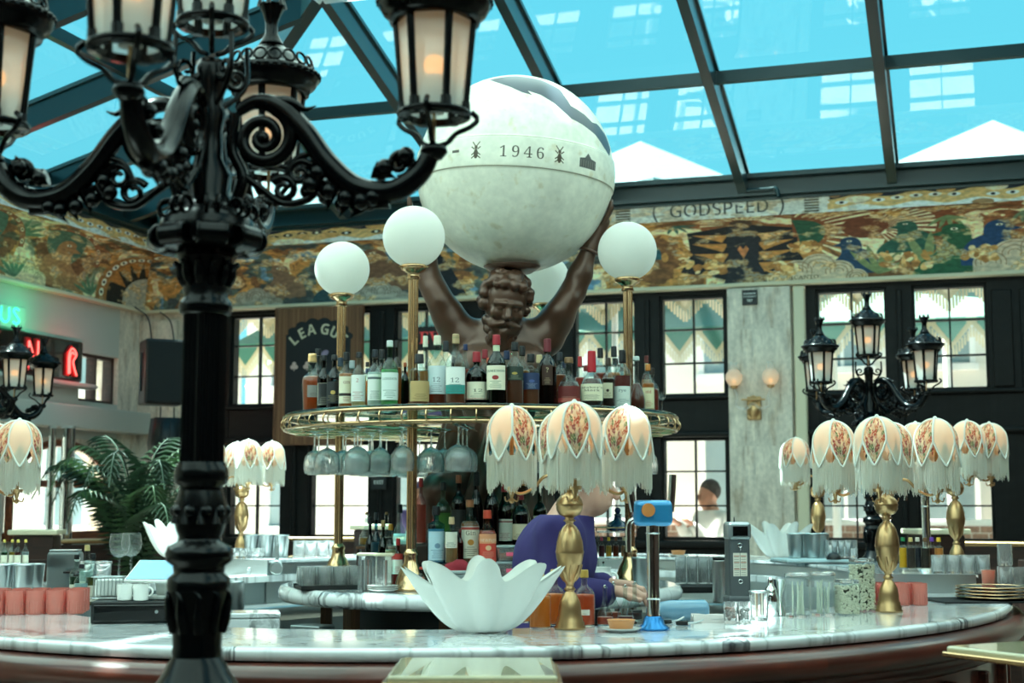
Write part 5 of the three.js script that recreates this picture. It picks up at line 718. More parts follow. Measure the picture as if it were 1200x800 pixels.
// ---------------------------------------------------------------- things standing on the bar
{
  const protos = new Map();
  const glassG = (r, h, b = .012) => lathe([[0, 0], [r * .86, 0], [r * .9, .004], [r, h], [r - .003, h], [r * .84, b], [0, b]], 18);
  function many(key, make, p, turn, label) { if (protos.has(key)) return dup(protos.get(key), p, turn, label); const t = make(p, turn, label); protos.set(key, t); return t; }
  const tumbler = (key, r, h, mat, label, group, cut) => (p, turn = 0) => many(key, (q, tn) => { const t = thing('tumbler', label, 'glass', q, tn, group); part(t, 'glass_body', glassG(r, h), mat); if (cut) part(t, 'cut_facets', Array.from({ length: 12 }, (_, k) => tr(box(.006, h * .5, .004), Math.sin(k * PI / 6) * r * .93, h * .3, Math.cos(k * PI / 6) * r * .93, 0, k * PI / 6)), mat); return t; }, p, turn);
  // red tumblers, left and right
  M.redGlass = phy({ color: 0xf2a79a, transmission: .55, thickness: 0, roughness: .3 });
  const rl = tumbler('redL', .034, .088, M.redGlass, 'red tinted tumbler in the tray of tumblers at the left end of the near counter', 'red tumblers at the left', true), o = gp(88, 719, CH);
  for (let i = 0; i < 3; i++) for (let j = 0; j < 5; j++) rl([o.x - j * .071 - i * .012, CH, o.z - i * .072 + j * .012], j * .3);
  const rr2 = tumbler('redR', .032, .088, M.redGlass, 'red tinted tumbler standing behind the brass lamp on the right', 'red tumblers at the right', true), o2 = gp(1078, 709, CH);
  for (let i = 0; i < 2; i++) for (let j = 0; j < 4; j++) rr2([o2.x - j * .068, CH, o2.z - i * .068 - j * .004], j);
  // steel mixing tins
  const tinG = lathe([[0, 0], [.033, 0], [.036, .004], [.045, .13], [.047, .133], [.044, .135], [.035, .01], [0, .01]], 24);
  const tin = (p, label, group) => { const t = thing('mixing_tin', label, 'mixing tin', p, 0, group); part(t, 'cup', tinG, M.steel); part(t, 'rim', tr(torus(.0455, .0025, 6, 24), 0, .134, 0, PI / 2), M.chrome); };
  for (let k = 0; k < 4; k++) { const p = spot(2 + k * 12.5, 6.5 + (k % 2) * .085, CH); tin([p.x, CH, p.z], ['leftmost', 'second', 'third', 'rightmost'][k] + ' steel mixing tin behind the red tumblers at the left', 'steel tins at the left'); }
  for (let k = 0; k < 5; k++) tin(spot(294 + k * 9, 8.8 + (k % 2) * .085, LH), ['first', 'second', 'third', 'fourth', 'last'][k] + ' steel mixing tin from the left, left of the clear tumblers on the far ledge', 'steel tins on the far left ledge');
  for (let k = 0; k < 4; k++) tin(spot(932 + k * 10.2, 8.0 + (k % 2) * .085, LH + .024), ['first', 'second', 'third', 'last'][k] + ' steel mixing tin from the left in front of the far clam shell', 'steel tins on the far right ledge');
  // a pale board under the right-hand tins
  { const b = thing('serving_board', 'pale blue board under the steel tins on the right', 'board', spot(957, 7.98, LH), .12); part(b, 'slab', rbox(.44, .024, .3, .008, 0, .012, 0), std({ color: 0xb9d3da, roughness: .4 })); part(b, 'edge_strip', rbox(.442, .01, .302, .004, 0, .006, 0), M.greySteel); }
  // clear tumblers
  const t1 = tumbler('t1', .036, .1, M.ware, 'clear tumbler in the rows left of the decanters on the far ledge', 'clear tumblers on the far left ledge', true);
  for (let k = 0; k < 8; k++) t1(spot(350 + (k % 4) * 13.9, 8.85 + (k / 4 | 0) * .078, LH));
  const t2 = tumbler('t2', .026, .06, M.ware, 'short clear glass at the foot of the far left brass lamp', 'short glasses on the far left ledge');
  for (let k = 0; k < 7; k++) t2(spot(264 + k * 7, 8.7 - (k % 2) * .07, LH));
  const t3 = tumbler('t3', .03, .15, M.ware, 'tall clear highball glass in the rack under the far windows', 'highball glasses on the rack', true);
  for (let k = 0; k < 8; k++) t3(spot(798 + (k % 4) * 13.2, 7.98 - (k / 4 | 0) * .075, CH - .16 + .13));
  { const r = thing('glass_rack', 'dark steel refrigerator with black rack under the highball glasses', 'fridge', [spot(821, 7.96, 1).x, 0, -7.96], .12); part(r, 'cabinet', rbox(.44, .86, .34, .01, 0, .45, 0), M.greySteel); part(r, 'rack_top', rbox(.46, .04, .36, .008, 0, CH - .16 + .11, 0), M.black); part(r, 'door', rbox(.4, .6, .012, .006, 0, .52, .176), M.blackGloss); part(r, 'door_handle', rbox(.02, .4, .02, .008, .17, .52, .19), M.steel); part(r, 'foot_box', box(.4, .05, .3, 0, .025, 0), M.black); }
  const t4 = tumbler('t4', .035, .1, M.ware, 'clear tumbler beside the steel tins on the pale blue board', 'clear tumblers on the board', true);
  for (let k = 0; k < 4; k++) t4(spot(974 + k * 8, 7.94 + (k % 2) * .076, LH + .024));
  { const s = thing('strainer', 'dark round strainer lying in front of the clear tumblers on the board', 'strainer', spot(973, 7.76 + .1, LH + .024)); part(s, 'dome', tr(new THREE.SphereGeometry(.04, 18, 8, 0, PI * 2, 0, PI / 2), 0, 0, .09), M.ironDull); part(s, 'handle', tr(rbox(.07, .008, .018, .003), .06, .006, .09), M.ironDull); }
  // block of clear glasses, candle, tumblers on the right ledge
  const t5 = tumbler('t5', .034, .085, M.ware, 'clear cut tumbler in the tight block in front of the far right brass lamp', 'block of cut tumblers', true);
  for (let k = 0; k < 8; k++) t5(spot(1100 + (k % 4) * 17.3, 6.76 - (k / 4 | 0) * .074, LH), k);
  { const m = thing('bar_mat', 'black rubber mat at the right under candle and tumblers', 'mat', spot(1178, 6.33, CH)); part(m, 'mat_sheet', rbox(.26, .03, .2, .006, 0, .015, 0), M.rubber); part(m, 'mat_rim', tr(torus(.1, .003, 5, 24), 0, .031, 0, PI / 2), M.rubber); }
  { const c = thing('candle_glass', 'pink candle glass on the black mat at the right', 'candle', spot(1159, 6.36, CH + .031)); part(c, 'glass_body', glassG(.03, .085), phy({ color: 0xf3b9a4, transmission: .7, thickness: 0, roughness: .3 })); part(c, 'wax', cyl(.024, .026, .045, 0, .014, 0, 16), plain(0xe8a890)); }
  const t6 = tumbler('t6', .033, .1, M.ware, 'clear tumbler on the black mat at the right edge', 'tumblers on the right mat', true);
  for (const [px, d] of [[1178, 6.4], [1194, 6.34], [1180, 6.3]]) t6(spot(px, d, CH + .031));
  { const q = dup(protos.get('t6'), spot(1178, 6.4, CH + .132), 0, 'clear tumbler stacked on top of the tumblers at the right edge'); q.userData.group = 'tumblers on the right mat'; }
  // stack of plates on a mat
  { const p = gp(1158, 704, CH), m = thing('bar_mat', 'black bar mat under the stack of gold-rimmed plates', 'mat', [p.x, CH, p.z], .1); part(m, 'mat_sheet', rbox(.5, .008, .3, .003, 0, .004, 0), M.rubber); const [c, g] = canvas(256, 64); g.fillStyle = '#111214'; g.fillRect(0, 0, 256, 64); g.strokeStyle = '#9da1a0'; g.lineWidth = 5; for (let k = 0; k < 7; k++) { g.beginPath(); g.moveTo(24 + k * 32, 46); g.quadraticCurveTo(34 + k * 32, 12 + (k % 3) * 8, 44 + k * 32, 44 - (k % 2) * 12); g.stroke(); } part(m, 'mat_print', tr(new THREE.PlaneGeometry(.1, .026), -.15, .0086, .125, -PI / 2), std({ map: ctex(c), roughness: .8 }));
    for (let k = 0; k < 4; k++) { const t = thing('plate', ['bottom', 'second', 'third', 'top'][k] + ' black plate with gold rim in the stack at the right', 'plate', [p.x + .02, CH + .009 + k * .0135, p.z - .0], k, 'stacked plates'); part(t, 'dish', lathe([[0, .002], [.08, .002], [.09, .0], [.13, .009], [.15, .0125], [.13, .012], [.09, .004], [0, .005]], 48), M.blackGloss); part(t, 'gold_rim', tr(torus(.149, .0032, 6, 64), 0, .011, 0, PI / 2), M.brass); } }
  // chrome taps
  const tap = (p, turn, label, blue) => { const t = thing('beer_tap', label, 'tap', p, turn, 'chrome beer taps'); part(t, 'flange', lathe([[0, 0], [.05, 0], [.052, .008], [.036, .02], [.03, .04], [.026, .045]], 28), blue ? std({ color: 0x2f7fc0, metalness: .6, roughness: .2 }) : M.chrome); part(t, 'column', cyl(.021, .021, .3, 0, .04, 0, 24), M.chrome); for (const y of [.1, .31]) part(t, 'ring_band', tr(torus(.0215, .003, 6, 24), 0, y, 0, PI / 2), M.chrome);
    if (blue) { const b = part(t, 'blue_head', rbox(.13, .085, .06, .02, 0, .375, 0), phy({ color: 0x3a96cf, metalness: .3, roughness: .2, clearcoat: .6 })); part(t, 'badge', tr(cyl(.022, .022, .006, 0, 0, 0, 20), -.02, .385, .031, PI / 2), plain(0xd98a4a)); part(t, 'arm_pipe', tube([[-.05, .36, 0], [-.075, .345, 0], [-.08, .29, 0], [-.08, .25, 0]], .009, 16, 8), M.chrome); part(t, 'top_pipe', tube([[-.06, .38, .0], [-.07, .44, 0], [-.07, .52, 0]], .014, 10, 10), M.chrome); part(t, 'top_pipe', tube([[.06, .38, .0], [.065, .43, 0], [.07, .5, 0]], .012, 10, 10), M.chrome); }
    else { part(t, 'gooseneck', tube([[0, .33, 0], [0, .37, 0], [-.03, .41, 0], [-.1, .425, 0], [-.19, .42, 0]], .02, 30, 12), M.chrome); for (const x of [-.11, -.18]) { part(t, 'tap_handle', tr(lathe([[0, 0], [.008, 0], [.013, .06], [.015, .1], [.009, .12], [0, .122]], 14), x, .44, .0), M.chrome); part(t, 'spout', tube([[x, .42, .0], [x, .415, .045], [x - .004, .38, .055], [x - .006, .34, .055]], .008, 12, 8), M.chrome); } } return t; };
  tap(gp(766, 738, CH), .1, 'chrome beer tap with blue head on the near counter', true);
  tap(spot(1087, 7.3, LH), .0, 'chrome gooseneck beer tap beyond the juice bottles on the right', false);
  // small tart on a saucer, dessert on the far ledge
  const tart = (p, label, s) => { const d = thing('saucer', 'white saucer under ' + label, 'saucer', p); d.scale.setScalar(s); part(d, 'dish', lathe([[0, .004], [.035, .002], [.038, 0], [.06, .01], [.068, .014], [.06, .0125], [.038, .006], [0, .007]], 32), M.porcelain); const t = thing('tart', label, 'tart', [p.x, p.y + .008 * s, p.z]); t.scale.setScalar(s); part(t, 'pastry_case', lathe([[0, 0], [.036, 0], [.044, .028], [.046, .03], [.042, .03], [.038, .024]], 32), plain(0xdb9660)); part(t, 'filling', lathe([[0, .028], [.03, .027], [.041, .025]], 24), phy({ color: 0xd98038, roughness: .3, clearcoat: .5 })); };
  tart(gp(728, 740, CH), 'small orange tart in front of the dasher bottles', 1); tart(spot(795, 8.9, LH), 'small orange dessert on the far ledge under the window', 1);
  // soda siphon lying down, tongs, towels
  { const p = gp(803, 727, CH), s = thing('drip_bottle', 'blue-grey bottle lying on its side right of the blue tap', 'bottle', [p.x, CH + .036, p.z], .25); part(s, 'body', tr(lathe([[0, -.1], [.03, -.1], [.036, -.09], [.036, .04], [.03, .07], [.014, .09], [.012, .12], [0, .12]], 24), -.02, 0, 0, 0, 0, PI / 2), phy({ color: 0x6d98b4, roughness: .25, clearcoat: .5 })); part(s, 'nozzle', tr(cyl(.006, .004, .05, 0, 0, 0, 10), -.16, 0, 0, 0, 0, PI / 2), M.black); part(s, 'collar', tr(torus(.014, .004, 6, 16), -.125, 0, 0, 0, PI / 2), M.black); }
  for (const [px, py, a, n] of [[786, 731, .5, 'left'], [806, 733, -.4, 'right']]) { const p = gp(px, py, CH), t = thing('pourer', 'black bottle pourer lying near the blue-grey bottle, ' + n + ' one', 'pourer', [p.x, CH + .008, p.z], a); part(t, 'stopper', tr(lathe([[0, 0], [.007, 0], [.008, .03], [.006, .04], [0, .04]], 10), 0, 0, 0, 0, 0, PI / 2), M.rubber); part(t, 'spout', tube([[0, 0, 0], [.03, .004, 0], [.055, .014, 0]], .003, 8, 6), M.steel); }
  { const p = gp(838, 729, CH), t = thing('folded_towel', 'pale folded towel between the blue-grey bottle and the garnish glasses', 'towel', [p.x, CH, p.z], .1); part(t, 'cloth', tr(grid(20, 6, (u, v) => [(u - .5) * .16, .024 + .006 * Math.sin(v * 9 + u * 4) - (v === 0 || v === 1 ? .022 : 0), (v - .5) * .06]), 0, 0, 0), plain(0xd2c9c6, .9)); part(t, 'fold', rbox(.15, .018, .05, .008, 0, .01, 0), plain(0xc9c4c2, .9)); }
  // grey electric dispenser
  { const p = gp(865, 712, CH), t = thing('press_machine', 'tall grey bar machine with a printed card behind the garnish glasses', 'appliance', [p.x, CH, p.z], .1), b = std({ color: 0x5b6064, roughness: .45, metalness: .3 }); part(t, 'body', [rbox(.085, .25, .085, .012, 0, .15, 0), tr(rbox(.1, .05, .1, .012), 0, .025, 0)], b); part(t, 'head', rbox(.092, .07, .1, .014, 0, .3, .004), std({ color: 0x9aa4a8, metalness: .7, roughness: .3 })); part(t, 'window', rbox(.06, .04, .006, .003, 0, .3, .055), M.blackGloss); part(t, 'chain', [tr(torus(.008, .0025, 5, 12), 0, .245, .046), tr(torus(.008, .0025, 5, 12), 0, .232, .046, 0, PI / 2), tr(torus(.008, .0025, 5, 12), 0, .105, .046)], M.chrome);
    const [c, g] = canvas(128, 192); g.fillStyle = '#ddd7cc'; g.fillRect(0, 0, 128, 192); g.fillStyle = '#b0563c'; for (const y of [22, 76, 130]) { g.fillRect(8, y, 50, 6); g.fillRect(70, y, 50, 6); } g.fillStyle = '#8b867c'; for (let k = 0; k < 9; k++) { g.fillRect(10, 34 + k * 18, 44, 4); g.fillRect(72, 34 + k * 18, 44, 4); } g.fillStyle = '#5b5b58'; g.fillRect(62, 0, 4, 192); part(t, 'card', tr(new THREE.PlaneGeometry(.056, .09), 0, .17, .0436), std({ map: ctex(c), roughness: .6 })); part(t, 'antenna', cyl(.003, .002, .02, -.01, .334, 0, 6), M.black); }
  { const p = gp(843, 706, CH), t = thing('steel_canister', 'slim steel canister left of the tall grey bar machine', 'canister', [p.x, CH, p.z]); part(t, 'can', lathe([[0, 0], [.026, 0], [.027, .006], [.027, .17], [.024, .176], [0, .176]], 24), M.steel); part(t, 'lid', lathe([[0, .176], [.026, .176], [.025, .186], [0, .188]], 20), M.black); }
  // garnish glasses and jars
  for (const [px, py, c, n] of [[856, 731, 0x6a3a24, 'dried brown garnish'], [873, 731, 0x2a2624, 'black berries']]) { const p = gp(px, py, CH), t = thing('garnish_glass', 'small glass of ' + n + ' in front of the grey machine', 'glass', p); part(t, 'glass_body', glassG(.024, .075), M.ware); const L = []; for (let k = 0; k < 26; k++) L.push(ball(rr(.005, .008), rr(-.013, .013), .018 + rr(0, .034), rr(-.013, .013), 6)); part(t, 'garnish', L, plain(c, .7)).userData.kind = 'stuff'; }
  { const p = gp(890, 727, CH), t = thing('swizzle_jar', 'clear lidded jar of sticks right of the garnish glasses', 'jar', p); part(t, 'jar_body', glassG(.033, .1), M.ware); part(t, 'rim_band', tr(torus(.033, .004, 6, 24), 0, .1, 0, PI / 2), M.steel); for (let k = 0; k < 7; k++) part(t, 'stick', tr(cyl(.0025, .0025, .085, 0, .014, 0, 6), rr(-.016, .016), 0, rr(-.016, .016)), plain([0xa07850, 0xd8d0c0, 0x5a4030][k % 3])); }
  { const p = gp(904, 722, CH), t = thing('cocktail_shaker', 'small steel shaker beside the swizzle jar', 'shaker', p); part(t, 'cup', lathe([[0, 0], [.024, 0], [.03, .06], [.022, .085]], 22), M.chrome); part(t, 'dome', lathe([[.022, .085], [.02, .1], [.011, .112], [.011, .13], [.008, .14], [0, .141]], 22), M.chrome); }
  { const p = gp(914, 721, CH), t = thing('jigger', 'double steel jigger left of the big clear jars', 'jigger', p); part(t, 'cups', lathe([[0, .004], [.02, 0], [.021, .002], [.006, .055], [.006, .06], [.024, .13], [.022, .13], [.005, .064]], 22), M.chrome); part(t, 'waist_ring', tr(torus(.007, .003, 6, 16), 0, .058, 0, PI / 2), M.chrome); }
  for (const [px, py, n] of [[935, 722, 'left'], [965, 720, 'right']]) { const p = gp(px, py, CH), t = thing('storage_jar', 'large clear fluted jar, ' + n + ' of the pair beside the bead jars', 'jar', p); part(t, 'jar_body', grid(40, 1, (u, v) => { const a = u * PI * 2, k = .044 * (Math.round(u * 40) & 1 ? 1.04 : 1); return [Math.cos(a) * k, .004 + v * .14, Math.sin(a) * k]; }, true), M.clear); part(t, 'jar_floor', cyl(.042, .042, .006, 0, 0, 0, 20), M.ware); part(t, 'lid', lathe([[0, .143], [.046, .143], [.047, .15], [.04, .157], [0, .158]], 24), M.ware); const L = []; for (let k = 0; k < 16; k++) L.push(tr(cyl(.0022, .0022, rr(.08, .12), 0, 0, 0, 5), rr(-.026, .026), .008, rr(-.026, .026), rr(-.06, .06), 0, rr(-.06, .06))); part(t, 'straws', L, plain(0xd8dccb, .6)).userData.kind = 'stuff'; }
  const beads = (px, py, w, h, label) => { const p = gp(px, py, CH), t = thing('bead_jar', label, 'jar', p, .2); part(t, 'jar_body', [rbox(w, h, w, .01, 0, h / 2, 0)], M.glass); const L = []; seed = px; const n = Math.round(w * h * 26000 + 60); for (let k = 0; k < n * 2.2; k++) { const f = k % 4, a = rr(-.5, .5) * (w - .016), d = (w / 2 - .007); L.push(new THREE.OctahedronGeometry(rr(.0045, .0065), 1).translate(f < 2 ? a : (f === 2 ? d : -d), rr(.008, h - .012), f < 2 ? (f ? d : -d) : a)); } part(t, 'dark_filling', rbox(w - .022, h - .02, w - .022, .006, 0, h / 2 - .004, 0), plain(0x4a4a3e, .9)); const m = part(t, 'beads', L, plain(0xdcd2bc, .6)); m.userData.kind = 'stuff'; part(t, 'lid', rbox(w * .9, .014, w * .9, .005, 0, h + .007, 0), M.ware); };
  beads(993, 720, .078, .115, 'square glass jar of pale beads, shorter of the two left of the brass lamp'); beads(1011, 716, .082, .185, 'tall square glass jar of pale beads next to the brass lamp');
  // left of the bar: grey appliance, balloon glasses, till
  { const p = spot(75, 6.15, CH), t = thing('coffee_grinder', 'grey rounded bar appliance with a notch at the left of the bar', 'appliance', [p.x, CH, p.z], .1), b = std({ color: 0x6f7678, roughness: .4, metalness: .5 }); part(t, 'body', [rbox(.1, .2, .1, .02, -.02, .1, 0), rbox(.14, .085, .1, .02, 0, .165, 0)], b); part(t, 'notch_trim', rbox(.07, .014, .102, .005, .035, .118, 0), M.blackGloss); part(t, 'top_plate', rbox(.12, .006, .085, .003, 0, .21, 0), M.steel); part(t, 'knob', tr(cyl(.012, .012, .012, 0, 0, 0, 16), .06, .175, .05, PI / 2), M.white); }
  for (const [px, d, n] of [[139, 5.7, 'left'], [153, 5.775, 'right']]) { const t = thing('balloon_glass', 'large balloon wine glass, ' + n + ' of the pair above the till', 'glass', spot(px, d, CH + .11)); part(t, 'bowl', lathe([[.004, .085], [.02, .09], [.036, .11], [.041, .14], [.036, .175], [.034, .18]], 26), M.clear); part(t, 'stem', lathe([[.034, 0], [.034, .003], [.005, .008], [.004, .085]], 18), M.clear); }
  { const p = spot(146, 5.73, CH), t = thing('glass_stand', 'small steel stand under the two balloon wine glasses', 'stand', p); part(t, 'top_plate', rbox(.17, .012, .11, .004, 0, .104, 0), M.steel); for (const x of [-.07, .07]) for (const z of [-.04, .04]) part(t, 'leg', cyl(.006, .006, .1, x, 0, z, 8), M.steel); }
  { const p = spot(160, 5.02, CH), t = thing('cash_drawer', 'black cash drawer on the near counter left of the lamp post', 'cash drawer', p, .12); part(t, 'case', rbox(.28, .075, .2, .006, 0, .0375, 0), M.black); part(t, 'drawer_front', rbox(.26, .055, .006, .003, 0, .036, .102), M.blackGloss); part(t, 'keyhole', tr(cyl(.006, .006, .004, 0, 0, 0, 12), .08, .04, .106, PI / 2), M.steel); for (let k = 0; k < 3; k++) part(t, 'side_vent', box(.002, .004, .12, .141, .03 + k * .014, 0), M.greySteel); }
  { const p = spot(186, 5.03, CH + .076), t = thing('till_tablet', 'till tablet with blue screen tilted on the cash drawer', 'tablet', p, -.2); part(t, 'foot', rbox(.1, .012, .1, .004, 0, .006, -.01), M.white); part(t, 'neck', tr(rbox(.04, .1, .02, .006), 0, .05, -.02, .3), M.white); part(t, 'frame', tr(rbox(.2, .012, .14, .005), 0, .095, .01, .5), M.white); const [c, g] = canvas(256, 160); g.fillStyle = '#3f9fd0'; g.fillRect(0, 0, 256, 160); g.fillStyle = '#4aa9d6'; g.fillRect(0, 0, 256, 22); g.fillStyle = '#3a8cb6'; g.fillRect(190, 60, 60, 90); part(t, 'screen', tr(new THREE.PlaneGeometry(.185, .125), 0, .1022, .0132, -PI / 2 + .5), phy({ map: ctex(c), roughness: .15, clearcoat: .6 })); }
  for (const [px, n] of [[146, 'left'], [165, 'right']]) { const t = thing('paper_cup', 'white mug, ' + n + ' of the two on the cash drawer', 'mug', spot(px, 4.95, CH + .076)); part(t, 'cup', lathe([[0, 0], [.024, 0], [.026, .004], [.027, .055], [.025, .056], [.023, .006], [0, .006]], 22), M.porcelain); part(t, 'handle', tr(torus(.014, .004, 6, 14, PI), .026, .03, 0, 0, 0, -PI / 2), M.porcelain); }
  { const p = spot(127, 5.06, CH + .076), t = thing('napkin_rack', 'wire napkin rack on the cash drawer', 'rack', p, .2); const L = []; for (let k = 0; k < 9; k++) for (const z of [-.03, .03]) L.push(tube([[-.05 + k * .0125, .002, z], [-.05 + k * .0125, .075, z * .8]], .0014, 3, 4)); L.push(tube([[-.052, .075, -.024], [.052, .075, -.024], [.052, .075, .024], [-.052, .075, .024]], .0022, 20, 5, true), tube([[-.052, .003, -.03], [.052, .003, -.03], [.052, .003, .03], [-.052, .003, .03]], .0022, 20, 5, true)); part(t, 'wire_frame', L, M.steel); part(t, 'napkins', tr(rbox(.09, .06, .04, .006), 0, .037, 0), M.white); }
  for (const [px, n] of [[101, 'left'], [120, 'right']]) { const t = thing('storage_jar', 'clear jar with dark top behind the till, ' + n + ' one', 'jar', spot(px, 6.0, CH)); part(t, 'jar_body', glassG(.033, .16), M.ware); part(t, 'lid', lathe([[0, .16], [.035, .16], [.034, .17], [0, .172]], 20), M.ware); }
  // far left ledge: hanging strainers, canisters, stone box
  for (const [px, py, n] of [[324, 668, 'upper'], [291, 690, 'lower']]) { const p = spot(px, n === 'upper' ? 8.35 : 8.33, 1), h = n === 'upper' ? 1.2 : 1.06, t = thing('hawthorne_strainer', 'steel cocktail strainer hanging on the inner wall of the bar, ' + n + ' one', 'strainer', [p.x, h - .06, p.z], -.2); part(t, 'plate', tr(cyl(.042, .042, .004, 0, 0, 0, 24), 0, 0, 0, PI / 2), M.steel); part(t, 'spring', tr(torus(.038, .005, 6, 28), 0, 0, .006), M.steel); part(t, 'handle', tr(rbox(.022, .1, .004, .002), 0, .08, 0), M.steel); part(t, 'hook', tr(torus(.008, .002, 5, 12), 0, .134, 0), M.steel); }
  { const p = spot(291, 5.35, CH - .16), t = thing('stone_box', 'pale marble box on the worktop right of the near lamp post', 'box', [p.x, CH - .16, p.z], .2); part(t, 'box_body', boxUV(rbox(.22, .15, .16, .008, 0, .075, 0)), M.marble); part(t, 'lid', boxUV(rbox(.225, .02, .165, .006, 0, .16, 0)), M.marble); }
  { const p = spot(275, 7.3, CH - .16), t = thing('steel_canister', 'steel canister on the far worktop behind the near lamp post', 'canister', [p.x, CH - .16, p.z]); part(t, 'can', lathe([[0, 0], [.045, 0], [.046, .008], [.046, .17], [.043, .175], [0, .17]], 26), M.steel); part(t, 'rim', tr(torus(.045, .003, 6, 26), 0, .175, 0, PI / 2), M.chrome); }
  { const p = spot(445, 4.98, CH - .16), t = thing('ice_well', 'open steel ice well with bottle rack on the near worktop', 'ice well', [p.x, CH - .16, p.z], -.0); part(t, 'rim', [rbox(.5, .03, .02, .006, 0, .05, .1), rbox(.5, .03, .02, .006, 0, .05, -.1), rbox(.02, .03, .2, .006, .25, .05, 0), rbox(.02, .03, .2, .006, -.25, .05, 0)], M.steel); part(t, 'basin', box(.48, .05, .18, 0, .026, 0), M.greySteel); const L = []; for (let k = 0; k < 90; k++) L.push(tr(rbox(.018, .018, .018, .004, 0, 0, 0, 1), rr(-.22, .22), .055 + rr(0, .02), rr(-.08, .08), rr(0, 3), rr(0, 3), rr(0, 3))); part(t, 'ice', L, M.ware).userData.kind = 'stuff'; part(t, 'slotted_plate', Array.from({ length: 22 }, (_, k) => box(.006, .006, .06, .27 + k * .011, .06, .06)), M.steel); }
  // island: tray of glasses, saucers, decanters, caddies, boxes
  { const p = ringSpot(395, .78, IH), t = thing('glass_tray', 'black tray of upside-down glasses at the left end of the island', 'tray', p, .3); part(t, 'tray_sheet', rbox(.36, .012, .22, .005, 0, .006, 0), M.black); part(t, 'tray_lip', [rbox(.36, .02, .008, .003, 0, .01, .11), rbox(.36, .02, .008, .003, 0, .01, -.11)], M.black);
    const rk = tumbler('t7', .033, .085, M.ware, 'clear tumbler among the crowded glasses on the black island tray', 'glasses on the island tray', true); seed = 4; for (let i = 0; i < 5; i++) for (let j = 0; j < 3; j++) { const q = V(-.14 + i * .07, .0125, -.07 + j * .07).applyAxisAngle(V(0, 1, 0), .3).add(p); rk([q.x, p.y + .0125, q.z], i); } }
  for (let k = 0; k < 3; k++) { const p = ringSpot(449, .84, IH + k * .008), t = thing('saucer', ['bottom', 'middle', 'top'][k] + ' white saucer of the small stack left of the nearest brass post', 'saucer', p); part(t, 'dish', lathe([[0, .003], [.035, .002], [.038, 0], [.062, .01], [.07, .014], [.062, .0125], [.038, .006], [0, .007]], 32), M.porcelain); }
  { const p = ringSpot(392, .5, IH), t = thing('bottle_stand', 'small wooden stand holding two decanters on the island', 'stand', p); part(t, 'shelf_board', rbox(.19, .014, .11, .005, 0, .17, 0), M.oak); for (const x of [-.085, .085]) part(t, 'leg', rbox(.014, .165, .1, .004, x, .083, 0), M.darkWood); 
    for (const [dx, c, n] of [[-.05, 0xe0a83c, 'yellow'], [.045, 0x2c2026, 'dark']]) bottle('decanter', 'small conical decanter of ' + n + ' liquid on the wooden island stand', V(p.x + dx, p.y + .178, p.z), { shape: 'cruet', h: .16, r: .036, liquid: c, fill: .25, cap: 0xb98a5c, c0: .92, cr: .2 }); }
  for (const [px, n] of [[430, 'left'], [450, 'right']]) { const p = ringSpot(px, .8, IH), t = thing('glass_caddy', 'clear glass caddy with pale lid, ' + n + ' of two left of the nearest brass post', 'caddy', p); part(t, 'panel', [box(.07, .15, .003, 0, .076, .035), box(.07, .15, .003, 0, .076, -.035), box(.003, .15, .07, .035, .076, 0), box(.003, .15, .07, -.035, .076, 0)], M.ware); part(t, 'lid', rbox(.085, .012, .085, .005, 0, .158, 0), M.cream); for (let k = 0; k < 5; k++) part(t, 'utensil', tr(cyl(.004, .004, .13, 0, .004, 0, 6), rr(-.02, .02), 0, rr(-.02, .02)), plain([0x3a3632, 0x8a4a34, 0xb0b4b4][k % 3])); }
  { const p = ringSpot(537, .86, IH), t = thing('grey_box', 'grey plastic box with red cloth at the front of the island', 'box', p, .05); part(t, 'box_body', rbox(.16, .085, .1, .008, 0, .0425, 0), plain(0x8c9698)); part(t, 'lid', rbox(.165, .014, .105, .005, 0, .092, 0), plain(0xa9b2b3)); const cl = ball(.05, 0, 0, 0, 20), q = cl.attributes.position; for (let i = 0; i < q.count; i++) { const k = 1 + .5 * fbm(q.getX(i) * 30, q.getY(i) * 30, q.getZ(i) * 30, 3); q.setXYZ(i, q.getX(i) * k * 1.2, Math.max(0, q.getY(i) * k * .8), q.getZ(i) * k * .8); } cl.computeVertexNormals(); part(t, 'red_cloth', cl.translate(0, .099, 0), plain(0x8a1f2c, .9)); }
  for (let k = 0; k < 3; k++) { const p = ringSpot(596, .83, IH + k * .068), t = thing('deli_tub', ['bottom', 'middle', 'top'][k] + ' clear lidded tub of the stack beside the purple shirt', 'tub', p, .1); part(t, 'tub_body', lathe([[0, 0], [.042, 0], [.05, .056], [.048, .056], [.04, .003], [0, .003]], 24), M.ware); part(t, 'contents', lathe([[0, .004], [.039, .004], [.043, .03], [0, .03]], 20), plain([0xc9a060, 0x6a2a18, 0xa85a2c][k], .7)); part(t, 'lid', lathe([[0, .057], [.052, .056], [.053, .064], [.048, .066], [0, .064]], 24), phy({ color: 0xcfe0e2, transmission: .5, thickness: 0, roughness: .3 })); part(t, 'sticker', tr(new THREE.PlaneGeometry(.03, .016), 0, .03, .0485, -.1), plain(0xe85a78)); }
